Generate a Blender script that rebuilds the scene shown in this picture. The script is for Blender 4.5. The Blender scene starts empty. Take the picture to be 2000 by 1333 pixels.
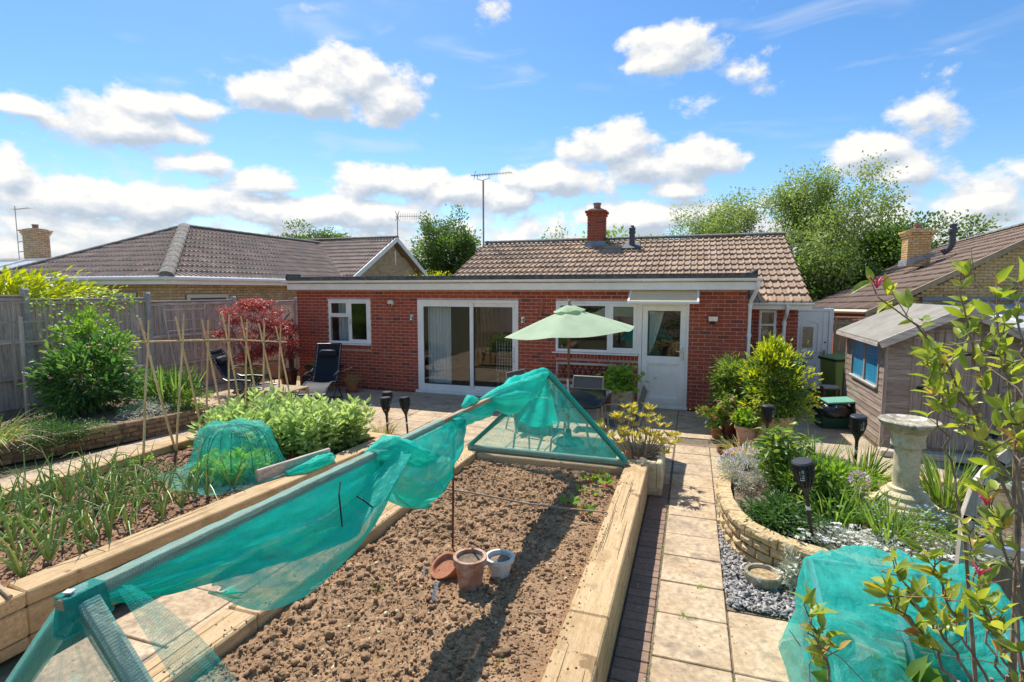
import bpy, math, random
import numpy as np
from mathutils import Vector, Matrix
R = math.radians
rng = np.random.default_rng(11)
random.seed(11)
SC = bpy.context.scene
COL = SC.collection

# ------------------------------------------------------------------ camera
cam = bpy.data.cameras.new('camera')
cam.sensor_width = 36.0
cam.lens = 18.72
cam.clip_start = 0.05
cam.clip_end = 2000.0
camo = bpy.data.objects.new('camera', cam)
COL.objects.link(camo)
camo.location = (0, 0, 2.35)
camo.rotation_euler = (R(90 - 5.465), 0, R(18.718))
SC.camera = camo
CAMP = np.array([0, 0, 2.35])

# ------------------------------------------------------------------ sky and sun
SUN_EL, SUN_AZ = 55.0, -41.5           # azimuth from +Y towards +X
world = bpy.data.worlds.new('World')
SC.world = world
world.use_nodes = True
world.cycles.sampling_method = 'MANUAL'
world.cycles.sample_map_resolution = 256
SKY_STRENGTH = 0.15

def build_world():
 nt = world.node_tree
 nt.nodes.clear()
 N, Lk = nt.nodes, nt.links

 def node(t, **kw):
  n = N.new(t)
  for k, v in kw.items():
   setattr(n, k, v)
  return n

 def math_(op, a, b=None, c=None, clamp=False):
  n = node('ShaderNodeMath', operation=op, use_clamp=clamp)
  for i, x in enumerate((a, b, c)):
   if x is None:
    continue
   if isinstance(x, (int, float)):
    n.inputs[i].default_value = x
   else:
    Lk.new(x, n.inputs[i])
  return n.outputs[0]

 tc = node('ShaderNodeTexCoord')
 sky = node('ShaderNodeTexSky', sky_type='NISHITA')
 sky.sun_disc = False
 sky.sun_elevation = R(SUN_EL)
 sky.sun_rotation = R(SUN_AZ)
 sky.altitude = 50
 sky.air_density = 1.0
 sky.dust_density = 0.3
 sky.ozone_density = 3.0
 gam = node('ShaderNodeHueSaturation')
 gam.inputs['Saturation'].default_value = 1.24
 gam.inputs['Value'].default_value = 0.575
 Lk.new(sky.outputs[0], gam.inputs['Color'])

 CL = [(-34.2, 19.6, 5.8, 2.6), (-41.5, 18.0, 5.6, 1.6), (-31.0, 18.1, 3.9, 1.9), (-38.1, 18.1, 5.8, 1.9),
   (-54.1, 13.7, 5.7, 2.0), (-52.8, 15.3, 2.8, 1.3), (-48.4, 15.8, 2.5, 1.1), (-60.4, 13.9, 2.0, 0.7),
   (-2.8, 22.3, 4.4, 2.0), (-3.8, 21.6, 3.4, 1.3), (-8.1, 14.2, 4.5, 2.2), (-5.5, 12.6, 4.5, 1.9),
   (0.1, 12.5, 4.3, 1.9), (14.5, 11.7, 3.6, 1.8), (16.4, 10.3, 2.4, 1.3), (-48.2, 11.3, 3.0, 1.1),
   (-43.0, 10.1, 3.1, 1.3), (-30.9, 10.7, 6.3, 1.8), (-24.6, 10.1, 4.8, 1.7), (-13.9, 11.3, 6.3, 1.7),
   (-18.7, 9.5, 3.8, 1.5), (-61.4, 9.0, 1.3, 1.7), (-55.0, 7.4, 10.2, 1.7), (-38.5, 7.7, 13.3, 1.8),
   (-4.4, 7.4, 8.3, 1.6), (-1.5, 9.9, 2.9, 0.9), (22.2, 7.0, 2.4, 0.7)]
 g = bpy.data.node_groups.new('cloud_field', 'ShaderNodeTree')
 g.interface.new_socket('Dir', in_out='INPUT', socket_type='NodeSocketVector')
 g.interface.new_socket('Field', in_out='OUTPUT', socket_type='NodeSocketFloat')
 gn, gl = g.nodes, g.links

 def gm(op, a, b=None):
  n = gn.new('ShaderNodeMath')
  n.operation = op
  for i, x in enumerate((a, b)):
   if x is None:
    continue
   if isinstance(x, (int, float)):
    n.inputs[i].default_value = x
   else:
    gl.new(x, n.inputs[i])
  return n.outputs[0]

 def gv(op, a, b=None, c=None):
  n = gn.new('ShaderNodeVectorMath')
  n.operation = op
  for i, x in enumerate((a, b, c)):
   if x is None:
    continue
   if isinstance(x, tuple):
    n.inputs[i].default_value = x
   else:
    gl.new(x, n.inputs[i])
  return n
 gi = gn.new('NodeGroupInput')
 go = gn.new('NodeGroupOutput')
 nrm = gv('NORMALIZE', gi.outputs[0])
 sp = gn.new('ShaderNodeSeparateXYZ')
 gl.new(nrm.outputs[0], sp.inputs[0])
 azd = gm('MULTIPLY', gm('ARCTAN2', sp.outputs[0], sp.outputs[1]), 180 / math.pi)
 eld = gm('MULTIPLY', gm('ARCSINE', sp.outputs[2]), 180 / math.pi)
 cb = gn.new('ShaderNodeCombineXYZ')
 gl.new(azd, cb.inputs[0])
 gl.new(eld, cb.inputs[1])
 acc = None
 for (a, e, w, h) in CL:
  sx, sy = 1 / (w * 1.15), 1 / (h * 1.15)
  v = gv('MULTIPLY_ADD', cb.outputs[0], (sx, sy, 0.0), (-a * sx, -e * sy, 0.0))
  ln = gv('LENGTH', v.outputs[0]).outputs['Value']
  acc = ln if acc is None else gm('MINIMUM', acc, ln)
 fb = gm('SUBTRACT', 1.0, acc)
 fb = gm('MULTIPLY', fb, 1.5)
 lo = gn.new('ShaderNodeTexNoise')
 lo.inputs['Scale'].default_value = 4.5
 lo.inputs['Detail'].default_value = 1
 gl.new(nrm.outputs[0], lo.inputs['Vector'])
 fo = gm('MULTIPLY', gm('SUBTRACT', lo.outputs[0], 0.628), 7.0)
 bank = gm('SUBTRACT', 0.80, gm('MULTIPLY', gm('ABSOLUTE', gm('SUBTRACT', eld, 3.5)), 0.155))
 fb = gm('MAXIMUM', gm('MAXIMUM', fb, -1.5), gm('MAXIMUM', fo, bank))
 mp = gv('MULTIPLY', nrm.outputs[0], (1, 1, 1.5))
 n1 = gn.new('ShaderNodeTexNoise')
 n1.inputs['Scale'].default_value = 15
 n1.inputs['Detail'].default_value = 6
 n1.inputs['Roughness'].default_value = 0.58
 gl.new(mp.outputs[0], n1.inputs['Vector'])
 nz = gm('MULTIPLY', gm('SUBTRACT', n1.outputs[0], 0.5), 3.0)
 gl.new(gm('ADD', fb, nz), go.inputs[0])

 def field(vec):
  gnode = node('ShaderNodeGroup')
  gnode.node_tree = g
  Lk.new(vec, gnode.inputs[0])
  return gnode.outputs[0]
 d0 = field(tc.outputs['Generated'])
 off = node('ShaderNodeVectorMath', operation='ADD')
 Lk.new(tc.outputs['Generated'], off.inputs[0])
 off.inputs[1].default_value = (-0.012, 0.0, 0.022)
 d1 = field(off.outputs[0])
 mr = node('ShaderNodeMapRange', interpolation_type='SMOOTHSTEP')
 mr.inputs['From Min'].default_value = -0.12
 mr.inputs['From Max'].default_value = 0.50
 mr.inputs['To Max'].default_value = 0.97
 Lk.new(d0, mr.inputs['Value'])
 lit = math_('MULTIPLY', math_('SUBTRACT', d0, d1), 0.85)
 lit = math_('ADD', lit, 0.56, clamp=True)
 cr = node('ShaderNodeValToRGB')
 cr.color_ramp.elements[0].position = 0.0
 cr.color_ramp.elements[0].color = (0.50, 0.57, 0.66, 1)
 cr.color_ramp.elements[1].position = 0.95
 cr.color_ramp.elements[1].color = (0.96, 0.94, 0.90, 1)
 e = cr.color_ramp.elements.new(0.5)
 e.color = (0.70, 0.74, 0.79, 1)
 Lk.new(lit, cr.inputs[0])
 sp2 = node('ShaderNodeSeparateXYZ')
 Lk.new(tc.outputs['Generated'], sp2.inputs[0])
 mp2 = node('ShaderNodeMapping')
 mp2.inputs['Scale'].default_value = (2.2, 5.0, 11.0)
 mp2.inputs['Rotation'].default_value = (0.25, 0.2, 0.3)
 Lk.new(tc.outputs['Generated'], mp2.inputs[0])
 n2 = node('ShaderNodeTexNoise')
 n2.inputs['Scale'].default_value = 2.0
 n2.inputs['Detail'].default_value = 7
 n2.inputs['Distortion'].default_value = 0.6
 Lk.new(mp2.outputs[0], n2.inputs['Vector'])
 ws = node('ShaderNodeMapRange', interpolation_type='SMOOTHSTEP')
 ws.inputs['From Min'].default_value = 0.57
 ws.inputs['From Max'].default_value = 0.80
 ws.inputs['To Max'].default_value = 0.38
 Lk.new(n2.outputs[0], ws.inputs['Value'])
 b1 = node('ShaderNodeBackground')
 b1.inputs['Strength'].default_value = SKY_STRENGTH
 Lk.new(gam.outputs[0], b1.inputs['Color'])
 b2 = node('ShaderNodeBackground')
 b2.inputs['Strength'].default_value = 0.50
 b2.inputs['Color'].default_value = (0.80, 0.86, 0.93, 1)
 b3 = node('ShaderNodeBackground')
 b3.inputs['Strength'].default_value = 0.54
 Lk.new(cr.outputs[0], b3.inputs['Color'])
 m1 = node('ShaderNodeMixShader')
 Lk.new(ws.outputs[0], m1.inputs[0])
 Lk.new(b1.outputs[0], m1.inputs[1])
 Lk.new(b2.outputs[0], m1.inputs[2])
 m2 = node('ShaderNodeMixShader')
 Lk.new(mr.outputs[0], m2.inputs[0])
 Lk.new(m1.outputs[0], m2.inputs[1])
 Lk.new(b3.outputs[0], m2.inputs[2])
 out = node('ShaderNodeOutputWorld')
 Lk.new(m2.outputs[0], out.inputs[0])

build_world()
sun = bpy.data.lights.new('sun', 'SUN')
sun.energy = 3.2
sun.angle = R(0.5)
sun.color = (1.0, 0.955, 0.88)
suno = bpy.data.objects.new('sun', sun)
COL.objects.link(suno)
suno.rotation_euler = (R(90 - SUN_EL), 0, R(180 - SUN_AZ))
suno.location = (-6, 8, 14)
vs = SC.view_settings
vs.view_transform = 'Standard'
vs.look = 'None'
vs.gamma = 1.0
vs.exposure = 1.0
vs.use_curve_mapping = False
SC.render.engine = 'CYCLES'
SC.cycles.use_denoising = True
SC.cycles.max_bounces = 8
SC.cycles.transparent_max_bounces = 24
SC.cycles.caustics_reflective = False
SC.cycles.caustics_refractive = False

# ------------------------------------------------------------------ helpers
def wl(o):
 v = Vector((0, 0, 0))
 while o is not None:
  v += o.location
  o = o.parent
 return v

def tag(o, label=None, cat=None, group=None, kind=None):
 if label: o['label'] = label
 if cat: o['category'] = cat
 if group: o['group'] = group
 if kind: o['kind'] = kind
 return o

def thing(name, label, cat, loc=(0, 0, 0), group=None):
 o = bpy.data.objects.new(name, None)
 COL.objects.link(o)
 o.location = loc
 o.empty_display_size = 0.1
 return tag(o, label, cat, group)

def link_mesh(name, me, mat=None, parent=None, smooth=False):
 o = bpy.data.objects.new(name, me)
 COL.objects.link(o)
 if mat is not None and not me.materials:
  me.materials.append(mat)
 if smooth:
  me.polygons.foreach_set('use_smooth', np.ones(len(me.polygons), dtype=bool))
 if parent is not None:
  o.parent = parent
 return o

def set_rnd(me, r):
 a = me.attributes.new('rnd', 'FLOAT', 'FACE')
 a.data.foreach_set('value', np.asarray(r, dtype=np.float32))

def np_mesh(name, V, F, mat=None, parent=None, rnd=None, smooth=False, uv=None, world=True):
 """V (n,3); F (m,k) equal-size faces; built in world coordinates"""
 V = np.asarray(V, dtype=np.float32)
 if parent is not None and world:
  V = V - np.array(wl(parent), dtype=np.float32)
 F = np.asarray(F, dtype=np.int32)
 me = bpy.data.meshes.new(name)
 m, k = F.shape
 me.vertices.add(len(V))
 me.vertices.foreach_set('co', V.ravel())
 me.loops.add(m * k)
 me.loops.foreach_set('vertex_index', F.ravel())
 me.polygons.add(m)
 me.polygons.foreach_set('loop_start', np.arange(0, m * k, k, dtype=np.int32))
 me.polygons.foreach_set('loop_total', np.full(m, k, dtype=np.int32))
 me.update(calc_edges=True)
 set_rnd(me, rnd if rnd is not None else np.full(m, 0.5))
 if uv is not None:
  l = me.uv_layers.new(name='UVMap')
  l.data.foreach_set('uv', np.asarray(uv, dtype=np.float32)[F.ravel()].ravel())
 return link_mesh(name, me, mat, parent, smooth)

def rotm(rx=0, ry=0, rz=0):
 return (Matrix.Rotation(rz, 3, 'Z') @ Matrix.Rotation(ry, 3, 'Y') @ Matrix.Rotation(rx, 3, 'X'))

class MB:
 def __init__(s):
  s.v, s.f, s.r = [], [], []

 def add(s, verts, faces, r=0.5):
  b = len(s.v)
  s.v += [tuple(v) for v in verts]
  s.f += [tuple(i + b for i in f) for f in faces]
  s.r += [r] * len(faces)
  return s

 def box(s, c, size, M=None, r=0.5, ch=0.0):
  hx, hy, hz = size[0] / 2, size[1] / 2, size[2] / 2
  c = Vector(c)
  if ch <= 0:
   vs_ = [(sx * hx, sy * hy, sz * hz) for sx in (-1, 1) for sy in (-1, 1) for sz in (-1, 1)]
   fs = [(0, 1, 3, 2), (4, 6, 7, 5), (0, 4, 5, 1), (2, 3, 7, 6), (0, 2, 6, 4), (1, 5, 7, 3)]
  else:
   ch = min(ch, hx * .9, hy * .9, hz * .9)
   vs_, ix = [], {}
   for sx in (-1, 1):
    for sy in (-1, 1):
     for sz in (-1, 1):
      for ax in range(3):
       p = [sx * (hx - ch), sy * (hy - ch), sz * (hz - ch)]
       p[ax] = (sx * hx, sy * hy, sz * hz)[ax]
       ix[(sx, sy, sz, ax)] = len(vs_)
       vs_.append(tuple(p))
   fs = []
   for ax in range(3):
    o1, o2 = [(1, 2), (2, 0), (0, 1)][ax]
    for sg in (-1, 1):
     q = []
     for (a, b) in ((-1, -1), (1, -1), (1, 1), (-1, 1)):
      k = [0, 0, 0]
      k[ax], k[o1], k[o2] = sg, a, b
      q.append(ix[(k[0], k[1], k[2], ax)])
     fs.append(tuple(q if sg > 0 else q[::-1]))
    for a in (-1, 1):
     for b in (-1, 1):
      k0, k1 = [0, 0, 0], [0, 0, 0]
      k0[ax], k1[ax] = -1, 1
      k0[o1] = k1[o1] = a
      k0[o2] = k1[o2] = b
      q = [ix[(*k0, o1)], ix[(*k1, o1)], ix[(*k1, o2)], ix[(*k0, o2)]]
      fs.append(tuple(q if a * b < 0 else q[::-1]))
   for sx in (-1, 1):
    for sy in (-1, 1):
     for sz in (-1, 1):
      q = [ix[(sx, sy, sz, 0)], ix[(sx, sy, sz, 1)], ix[(sx, sy, sz, 2)]]
      fs.append(tuple(q if sx * sy * sz > 0 else q[::-1]))
  if M is None:
   out = [(v[0] + c.x, v[1] + c.y, v[2] + c.z) for v in vs_]
  else:
   out = [tuple((M @ Vector(v)) + c) for v in vs_]
  return s.add(out, fs, r)

 def span(s, lo, hi, r=0.5, ch=0.0):
  return s.box([(a + b) / 2 for a, b in zip(lo, hi)], [abs(b - a) for a, b in zip(lo, hi)], None, r, ch)

 def beam(s, p0, p1, w, h, r=0.5, ch=0.0, up=(0, 0, 1)):
  p0, p1 = Vector(p0), Vector(p1)
  y = (p1 - p0)
  L = y.length
  y.normalize()
  x = y.cross(Vector(up))
  if x.length < 1e-4:
   x = y.cross(Vector((1, 0, 0)))
  x.normalize()
  z = x.cross(y)
  M = Matrix((x, y, z)).transposed()
  return s.box((p0 + p1) / 2, (w, L, h), M, r, ch)

 def tube(s, pts, rad, n=6, caps=True, r=0.5):
  pts = [Vector(p) for p in pts]
  k = len(pts)
  if not hasattr(rad, '__len__'):
   rad = [rad] * k
  t0 = (pts[1] - pts[0]).normalized()
  a = t0.cross(Vector((0, 0, 1)))
  if a.length < 1e-3:
   a = t0.cross(Vector((1, 0, 0)))
  a.normalize()
  vs_ = []
  for i in range(k):
   t = (pts[min(i + 1, k - 1)] - pts[max(i - 1, 0)])
   if t.length < 1e-9: t = t0.copy()
   t.normalize()
   a = (a - t * a.dot(t))
   if a.length < 1e-6: a = t.orthogonal()
   a.normalize()
   b = t.cross(a)
   for j in range(n):
    th = 2 * math.pi * j / n
    vs_.append(tuple(pts[i] + (a * math.cos(th) + b * math.sin(th)) * rad[i]))
  fs = []
  for i in range(k - 1):
   for j in range(n):
    j2 = (j + 1) % n
    fs.append((i * n + j, i * n + j2, (i + 1) * n + j2, (i + 1) * n + j))
  if caps:
   fs.append(tuple(range(n))[::-1])
   fs.append(tuple((k - 1) * n + j for j in range(n)))
  return s.add(vs_, fs, r)

 def lathe(s, prof, n=24, c=(0, 0, 0), r=0.5, wob=None, M=None, close=True):
  vs_, fs = [], []
  k = len(prof)
  for i, (rr, zz) in enumerate(prof):
   for j in range(n):
    th = 2 * math.pi * j / n
    q = rr * (1 + (wob(th, zz) if wob else 0))
    p = Vector((q * math.cos(th), q * math.sin(th), zz))
    if M is not None: p = M @ p
    vs_.append((p.x + c[0], p.y + c[1], p.z + c[2]))
  for i in range(k - 1):
   for j in range(n):
    j2 = (j + 1) % n
    fs.append((i * n + j, i * n + j2, (i + 1) * n + j2, (i + 1) * n + j))
  if close:
   fs.append(tuple(range(n))[::-1])
   fs.append(tuple((k - 1) * n + j for j in range(n)))
  return s.add(vs_, fs, r)

 def prism(s, poly, axis_vec, r=0.5):
  """poly: list of 3D points (planar), extruded along axis_vec"""
  k = len(poly)
  a = Vector(axis_vec)
  vs_ = [tuple(Vector(p)) for p in poly] + [tuple(Vector(p) + a) for p in poly]
  fs = [tuple(range(k))[::-1], tuple(range(k, 2 * k))]
  for i in range(k):
   j = (i + 1) % k
   fs.append((i, j, k + j, k + i))
  return s.add(vs_, fs, r)

 def mesh(s, name, world_off=None):
  me = bpy.data.meshes.new(name)
  v = s.v
  if world_off is not None:
   v = [(a - world_off[0], b - world_off[1], c - world_off[2]) for a, b, c in v]
  me.from_pydata(v, [], s.f)
  set_rnd(me, s.r)
  me.update()
  return me

 def build(s, name, mat, parent=None, smooth=False, world=True, kind=None):
  off = wl(parent) if (parent is not None and world) else None
  me = s.mesh(name, off)
  o = link_mesh(name, me, mat, parent, smooth)
  if smooth:
   smooth_angle(o)
  if kind: o['kind'] = kind
  return o

def smooth_angle(o, ang=40):
 me = o.data
 import bmesh
 bm = bmesh.new()
 bm.from_mesh(me)
 bm.normal_update()
 lim = R(ang)
 for e in bm.edges:
  e.smooth = not (len(e.link_faces) == 2 and e.calc_face_angle(0) > lim)
 bm.to_mesh(me)
 bm.free()
 me.polygons.foreach_set('use_smooth', np.ones(len(me.polygons), dtype=bool))

def one(name, mb, mat, label, cat, group=None, loc=None, smooth=False):
 """a thing that is a single mesh"""
 loc = Vector(loc if loc is not None else np.array(mb.v).mean(0))
 o = link_mesh(name, mb.mesh(name, loc), mat, None, smooth)
 if smooth: smooth_angle(o)
 o.location = loc
 return tag(o, label, cat, group)

def copy_tree(o, parent=None):
 c = o.copy()
 COL.objects.link(c)
 c.parent = parent
 for ch in o.children:
  copy_tree(ch, c)
 return c

def vnoise(P, scale=1.0, seed=0, octaves=4, rough=0.5):
 """cheap value noise on numpy (n,2) or (n,3) points, range about -1..1"""
 P = np.asarray(P, dtype=np.float64) * scale
 if P.shape[1] == 2:
  P = np.c_[P, np.zeros(len(P))]
 out = np.zeros(len(P))
 amp, tot = 1.0, 0.0
 for o in range(octaves):
  I = np.floor(P).astype(np.int64)
  f = P - I
  f = f * f * (3 - 2 * f)
  acc = np.zeros(len(P))
  for dx in (0, 1):
   for dy in (0, 1):
    for dz in (0, 1):
     h = ((I[:, 0] + dx) * 374761393 + (I[:, 1] + dy) * 668265263 + (I[:, 2] + dz) * 2147483647 + seed * 974634777 + o * 1013) & 0x7fffffff
     h = (h ^ (h >> 13)) * 1274126177 & 0x7fffffff
     h = (h ^ (h >> 16)) & 0xffff
     w = (f[:, 0] if dx else 1 - f[:, 0]) * (f[:, 1] if dy else 1 - f[:, 1]) * (f[:, 2] if dz else 1 - f[:, 2])
     acc += w * (h / 32767.5 - 1)
  out += acc * amp
  tot += amp
  amp *= rough
  P = P * 2.03 + 17.1
 return out / tot

def unit(v):
 return v / np.maximum(np.linalg.norm(v, axis=-1, keepdims=True), 1e-9)

# ------------------------------------------------------------------ materials
def newmat(name):
 m = bpy.data.materials.new(name)
 m.use_nodes = True
 m.node_tree.nodes.clear()
 return m, m.node_tree.nodes, m.node_tree.links

def ramp(N, stops):
 cr = N.new('ShaderNodeValToRGB')
 el = cr.color_ramp.elements
 el[0].position, el[0].color = stops[0][0], (*stops[0][1], 1)
 el[1].position, el[1].color = stops[-1][0], (*stops[-1][1], 1)
 for p, c in stops[1:-1]:
  e = el.new(p)
  e.color = (*c, 1)
 return cr

def pm(name, cols, c2=None, scale=4.0, lo=0.42, hi=0.62, amt=1.0, rough=0.85, spec=0.3, bump=0.15, bscale=60, bdist=0.004,
  stretch=(1, 1, 1), space='world', spots=None, metallic=0.0, trans=0.0, detail=6, coat=0.0, bstretch=None, fine=0.12):
 """procedural surface: colour from the per-face 'rnd' value through a ramp, broken up by noise, optional spots, bump"""
 m, N, L = newmat(name)
 if space == 'world':
  src = N.new('ShaderNodeNewGeometry').outputs['Position']
 else:
  src = N.new('ShaderNodeTexCoord').outputs['Object']
 mp = N.new('ShaderNodeMapping')
 mp.inputs['Scale'].default_value = stretch
 L.new(src, mp.inputs[0])
 at = N.new('ShaderNodeAttribute')
 at.attribute_name = 'rnd'
 if isinstance(cols[0], (int, float)):
  cols = [(0.0, cols), (1.0, cols)]
 cr = ramp(N, cols)
 L.new(at.outputs['Fac'], cr.inputs[0])
 col = cr.outputs[0]
 nz = N.new('ShaderNodeTexNoise')
 nz.inputs['Scale'].default_value = scale
 nz.inputs['Detail'].default_value = detail
 nz.inputs['Roughness'].default_value = 0.62
 L.new(mp.outputs[0], nz.inputs['Vector'])
 if c2 is not None:
  mr = N.new('ShaderNodeMapRange')
  mr.inputs['From Min'].default_value = lo
  mr.inputs['From Max'].default_value = hi
  mr.inputs['To Max'].default_value = amt
  L.new(nz.outputs[0], mr.inputs['Value'])
  mx = N.new('ShaderNodeMix')
  mx.data_type = 'RGBA'
  L.new(mr.outputs[0], mx.inputs[0])
  L.new(col, mx.inputs[6])
  mx.inputs[7].default_value = (*c2, 1)
  col = mx.outputs[2]
 if spots:
  for (sc_, th, wd, scol, samt) in spots:
   sn = N.new('ShaderNodeTexNoise')
   sn.inputs['Scale'].default_value = sc_
   sn.inputs['Detail'].default_value = 5
   L.new(src, sn.inputs['Vector'])
   sm = N.new('ShaderNodeMapRange')
   sm.inputs['From Min'].default_value = th
   sm.inputs['From Max'].default_value = th + wd
   sm.inputs['To Max'].default_value = samt
   L.new(sn.outputs[0], sm.inputs['Value'])
   mx = N.new('ShaderNodeMix')
   mx.data_type = 'RGBA'
   L.new(sm.outputs[0], mx.inputs[0])
   L.new(col, mx.inputs[6])
   mx.inputs[7].default_value = (*scol, 1)
   col = mx.outputs[2]
 bn = N.new('ShaderNodeTexNoise')
 bn.inputs['Scale'].default_value = bscale
 bn.inputs['Detail'].default_value = 4
 if bstretch:
  mpb = N.new('ShaderNodeMapping')
  mpb.inputs['Scale'].default_value = bstretch
  L.new(src, mpb.inputs[0])
  L.new(mpb.outputs[0], bn.inputs['Vector'])
 else:
  L.new(mp.outputs[0], bn.inputs['Vector'])
 if fine:
  hs = N.new('ShaderNodeHueSaturation')
  mv = N.new('ShaderNodeMapRange')
  mv.inputs['From Min'].default_value = 0.25
  mv.inputs['From Max'].default_value = 0.75
  mv.inputs['To Min'].default_value = 1 - fine * 1.6
  mv.inputs['To Max'].default_value = 1 + fine * 1.6
  L.new(bn.outputs[0], mv.inputs['Value'])
  L.new(mv.outputs[0], hs.inputs['Value'])
  L.new(col, hs.inputs['Color'])
  col = hs.outputs[0]
 p = N.new('ShaderNodeBsdfPrincipled')
 p.inputs['Roughness'].default_value = rough
 p.inputs['Specular IOR Level'].default_value = spec
 p.inputs['Metallic'].default_value = metallic
 p.inputs['Coat Weight'].default_value = coat
 L.new(col, p.inputs['Base Color'])
 if bump:
  b = N.new('ShaderNodeBump')
  b.inputs['Strength'].default_value = min(1.0, bump)
  b.inputs['Distance'].default_value = bdist
  L.new(bn.outputs[0], b.inputs['Height'])
  L.new(b.outputs[0], p.inputs['Normal'])
 out = N.new('ShaderNodeOutputMaterial')
 sh = p.outputs[0]
 if trans:
  tr = N.new('ShaderNodeBsdfTranslucent')
  hs2 = N.new('ShaderNodeHueSaturation')
  hs2.inputs['Saturation'].default_value = 1.15
  hs2.inputs['Value'].default_value = 1.25
  L.new(col, hs2.inputs['Color'])
  L.new(hs2.outputs[0], tr.inputs[0])
  ms = N.new('ShaderNodeMixShader')
  ms.inputs[0].default_value = trans
  L.new(sh, ms.inputs[1])
  L.new(tr.outputs[0], ms.inputs[2])
  sh = ms.outputs[0]
 L.new(sh, out.inputs[0])
 return m

def leafmat(name, stops, trans=0.42, rough=0.42, spec=0.45, k=1.65):
 if name.endswith('leaf') or name.endswith('grass'):       # dusty, slightly yellow foliage
  stops = [(p, tuple(.93 * c * m_ + .07 * (.3 * q[0] + .6 * q[1] + .1 * q[2]) for c, m_ in zip(q, (1.10, .98, 1.0)))) for p, q in stops]
 stops = [(p, tuple(min(.9, c * k) for c in q)) for p, q in stops]
 return pm(name, stops, None, scale=8, rough=rough, spec=spec, bump=0, trans=trans, fine=0.10, bscale=25)

def netmat(name, col, alpha, var=.10, trans=.45):
 """knitted net, too fine to resolve: threads mixed with see-through gaps"""
 m, N, L = newmat(name)
 uv = N.new('ShaderNodeUVMap')
 uv.uv_map = 'UVMap'
 nz = N.new('ShaderNodeTexNoise')
 nz.inputs['Scale'].default_value = 7
 nz.inputs['Detail'].default_value = 5
 L.new(uv.outputs[0], nz.inputs['Vector'])
 w1 = N.new('ShaderNodeTexWave')
 w1.bands_direction = 'X'
 w1.inputs['Scale'].default_value = 38
 w1.inputs['Distortion'].default_value = 2.5
 w1.inputs['Detail'].default_value = 1.0
 L.new(uv.outputs[0], w1.inputs['Vector'])
 mr = N.new('ShaderNodeMapRange')
 mr.inputs['From Min'].default_value = 0.3
 mr.inputs['From Max'].default_value = 0.7
 mr.inputs['To Min'].default_value = alpha - var
 mr.inputs['To Max'].default_value = alpha + var
 wa = N.new('ShaderNodeMath')
 wa.operation = 'MULTIPLY_ADD'
 wa.inputs[1].default_value = 0.26
 L.new(w1.outputs['Fac'], wa.inputs[0])
 sb = N.new('ShaderNodeMath')
 sb.operation = 'SUBTRACT'
 sb.inputs[1].default_value = 0.13
 L.new(nz.outputs[0], sb.inputs[0])
 gr = N.new('ShaderNodeTexNoise')
 gr.inputs['Scale'].default_value = 170
 gr.inputs['Detail'].default_value = 1
 L.new(uv.outputs[0], gr.inputs['Vector'])
 ga = N.new('ShaderNodeMath')
 ga.operation = 'MULTIPLY_ADD'
 ga.inputs[1].default_value = 1.1
 L.new(gr.outputs[0], ga.inputs[0])
 L.new(sb.outputs[0], ga.inputs[2])
 gb = N.new('ShaderNodeMath')
 gb.operation = 'SUBTRACT'
 gb.inputs[1].default_value = .55
 L.new(ga.outputs[0], gb.inputs[0])
 L.new(gb.outputs[0], wa.inputs[2])
 L.new(wa.outputs[0], mr.inputs['Value'])
 hs = N.new('ShaderNodeHueSaturation')
 hs.inputs['Color'].default_value = (*col, 1)
 mv = N.new('ShaderNodeMapRange')
 mv.inputs['To Min'].default_value = 0.85
 mv.inputs['To Max'].default_value = 1.15
 L.new(nz.outputs[0], mv.inputs['Value'])
 L.new(mv.outputs[0], hs.inputs['Value'])
 p = N.new('ShaderNodeBsdfPrincipled')
 p.inputs['Roughness'].default_value = 0.48
 p.inputs['Specular IOR Level'].default_value = 0.4
 L.new(hs.outputs[0], p.inputs['Base Color'])
 bp = N.new('ShaderNodeBump')
 bp.inputs['Strength'].default_value = 0.35
 bp.inputs['Distance'].default_value = 0.002
 L.new(w1.outputs['Fac'], bp.inputs['Height'])
 nb2 = N.new('ShaderNodeTexNoise')
 nb2.inputs['Scale'].default_value = 16
 nb2.inputs['Detail'].default_value = 6
 nb2.inputs['Roughness'].default_value = .65
 nb2.inputs['Distortion'].default_value = .8
 L.new(uv.outputs[0], nb2.inputs['Vector'])
 b2_ = N.new('ShaderNodeBump')
 b2_.inputs['Strength'].default_value = 0.7
 b2_.inputs['Distance'].default_value = 0.02
 L.new(nb2.outputs[0], b2_.inputs['Height'])
 L.new(bp.outputs[0], b2_.inputs['Normal'])
 L.new(b2_.outputs[0], p.inputs['Normal'])
 tr = N.new('ShaderNodeBsdfTranslucent')
 L.new(b2_.outputs[0], tr.inputs['Normal'])
 L.new(hs.outputs[0], tr.inputs[0])
 ms = N.new('ShaderNodeMixShader')
 ms.inputs[0].default_value = trans
 L.new(p.outputs[0], ms.inputs[1])
 L.new(tr.outputs[0], ms.inputs[2])
 tp = N.new('ShaderNodeBsdfTransparent')
 mt = N.new('ShaderNodeMixShader')
 L.new(mr.outputs[0], mt.inputs[0])
 L.new(tp.outputs[0], mt.inputs[1])
 L.new(ms.outputs[0], mt.inputs[2])
 out = N.new('ShaderNodeOutputMaterial')
 L.new(mt.outputs[0], out.inputs[0])
 return m

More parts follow.
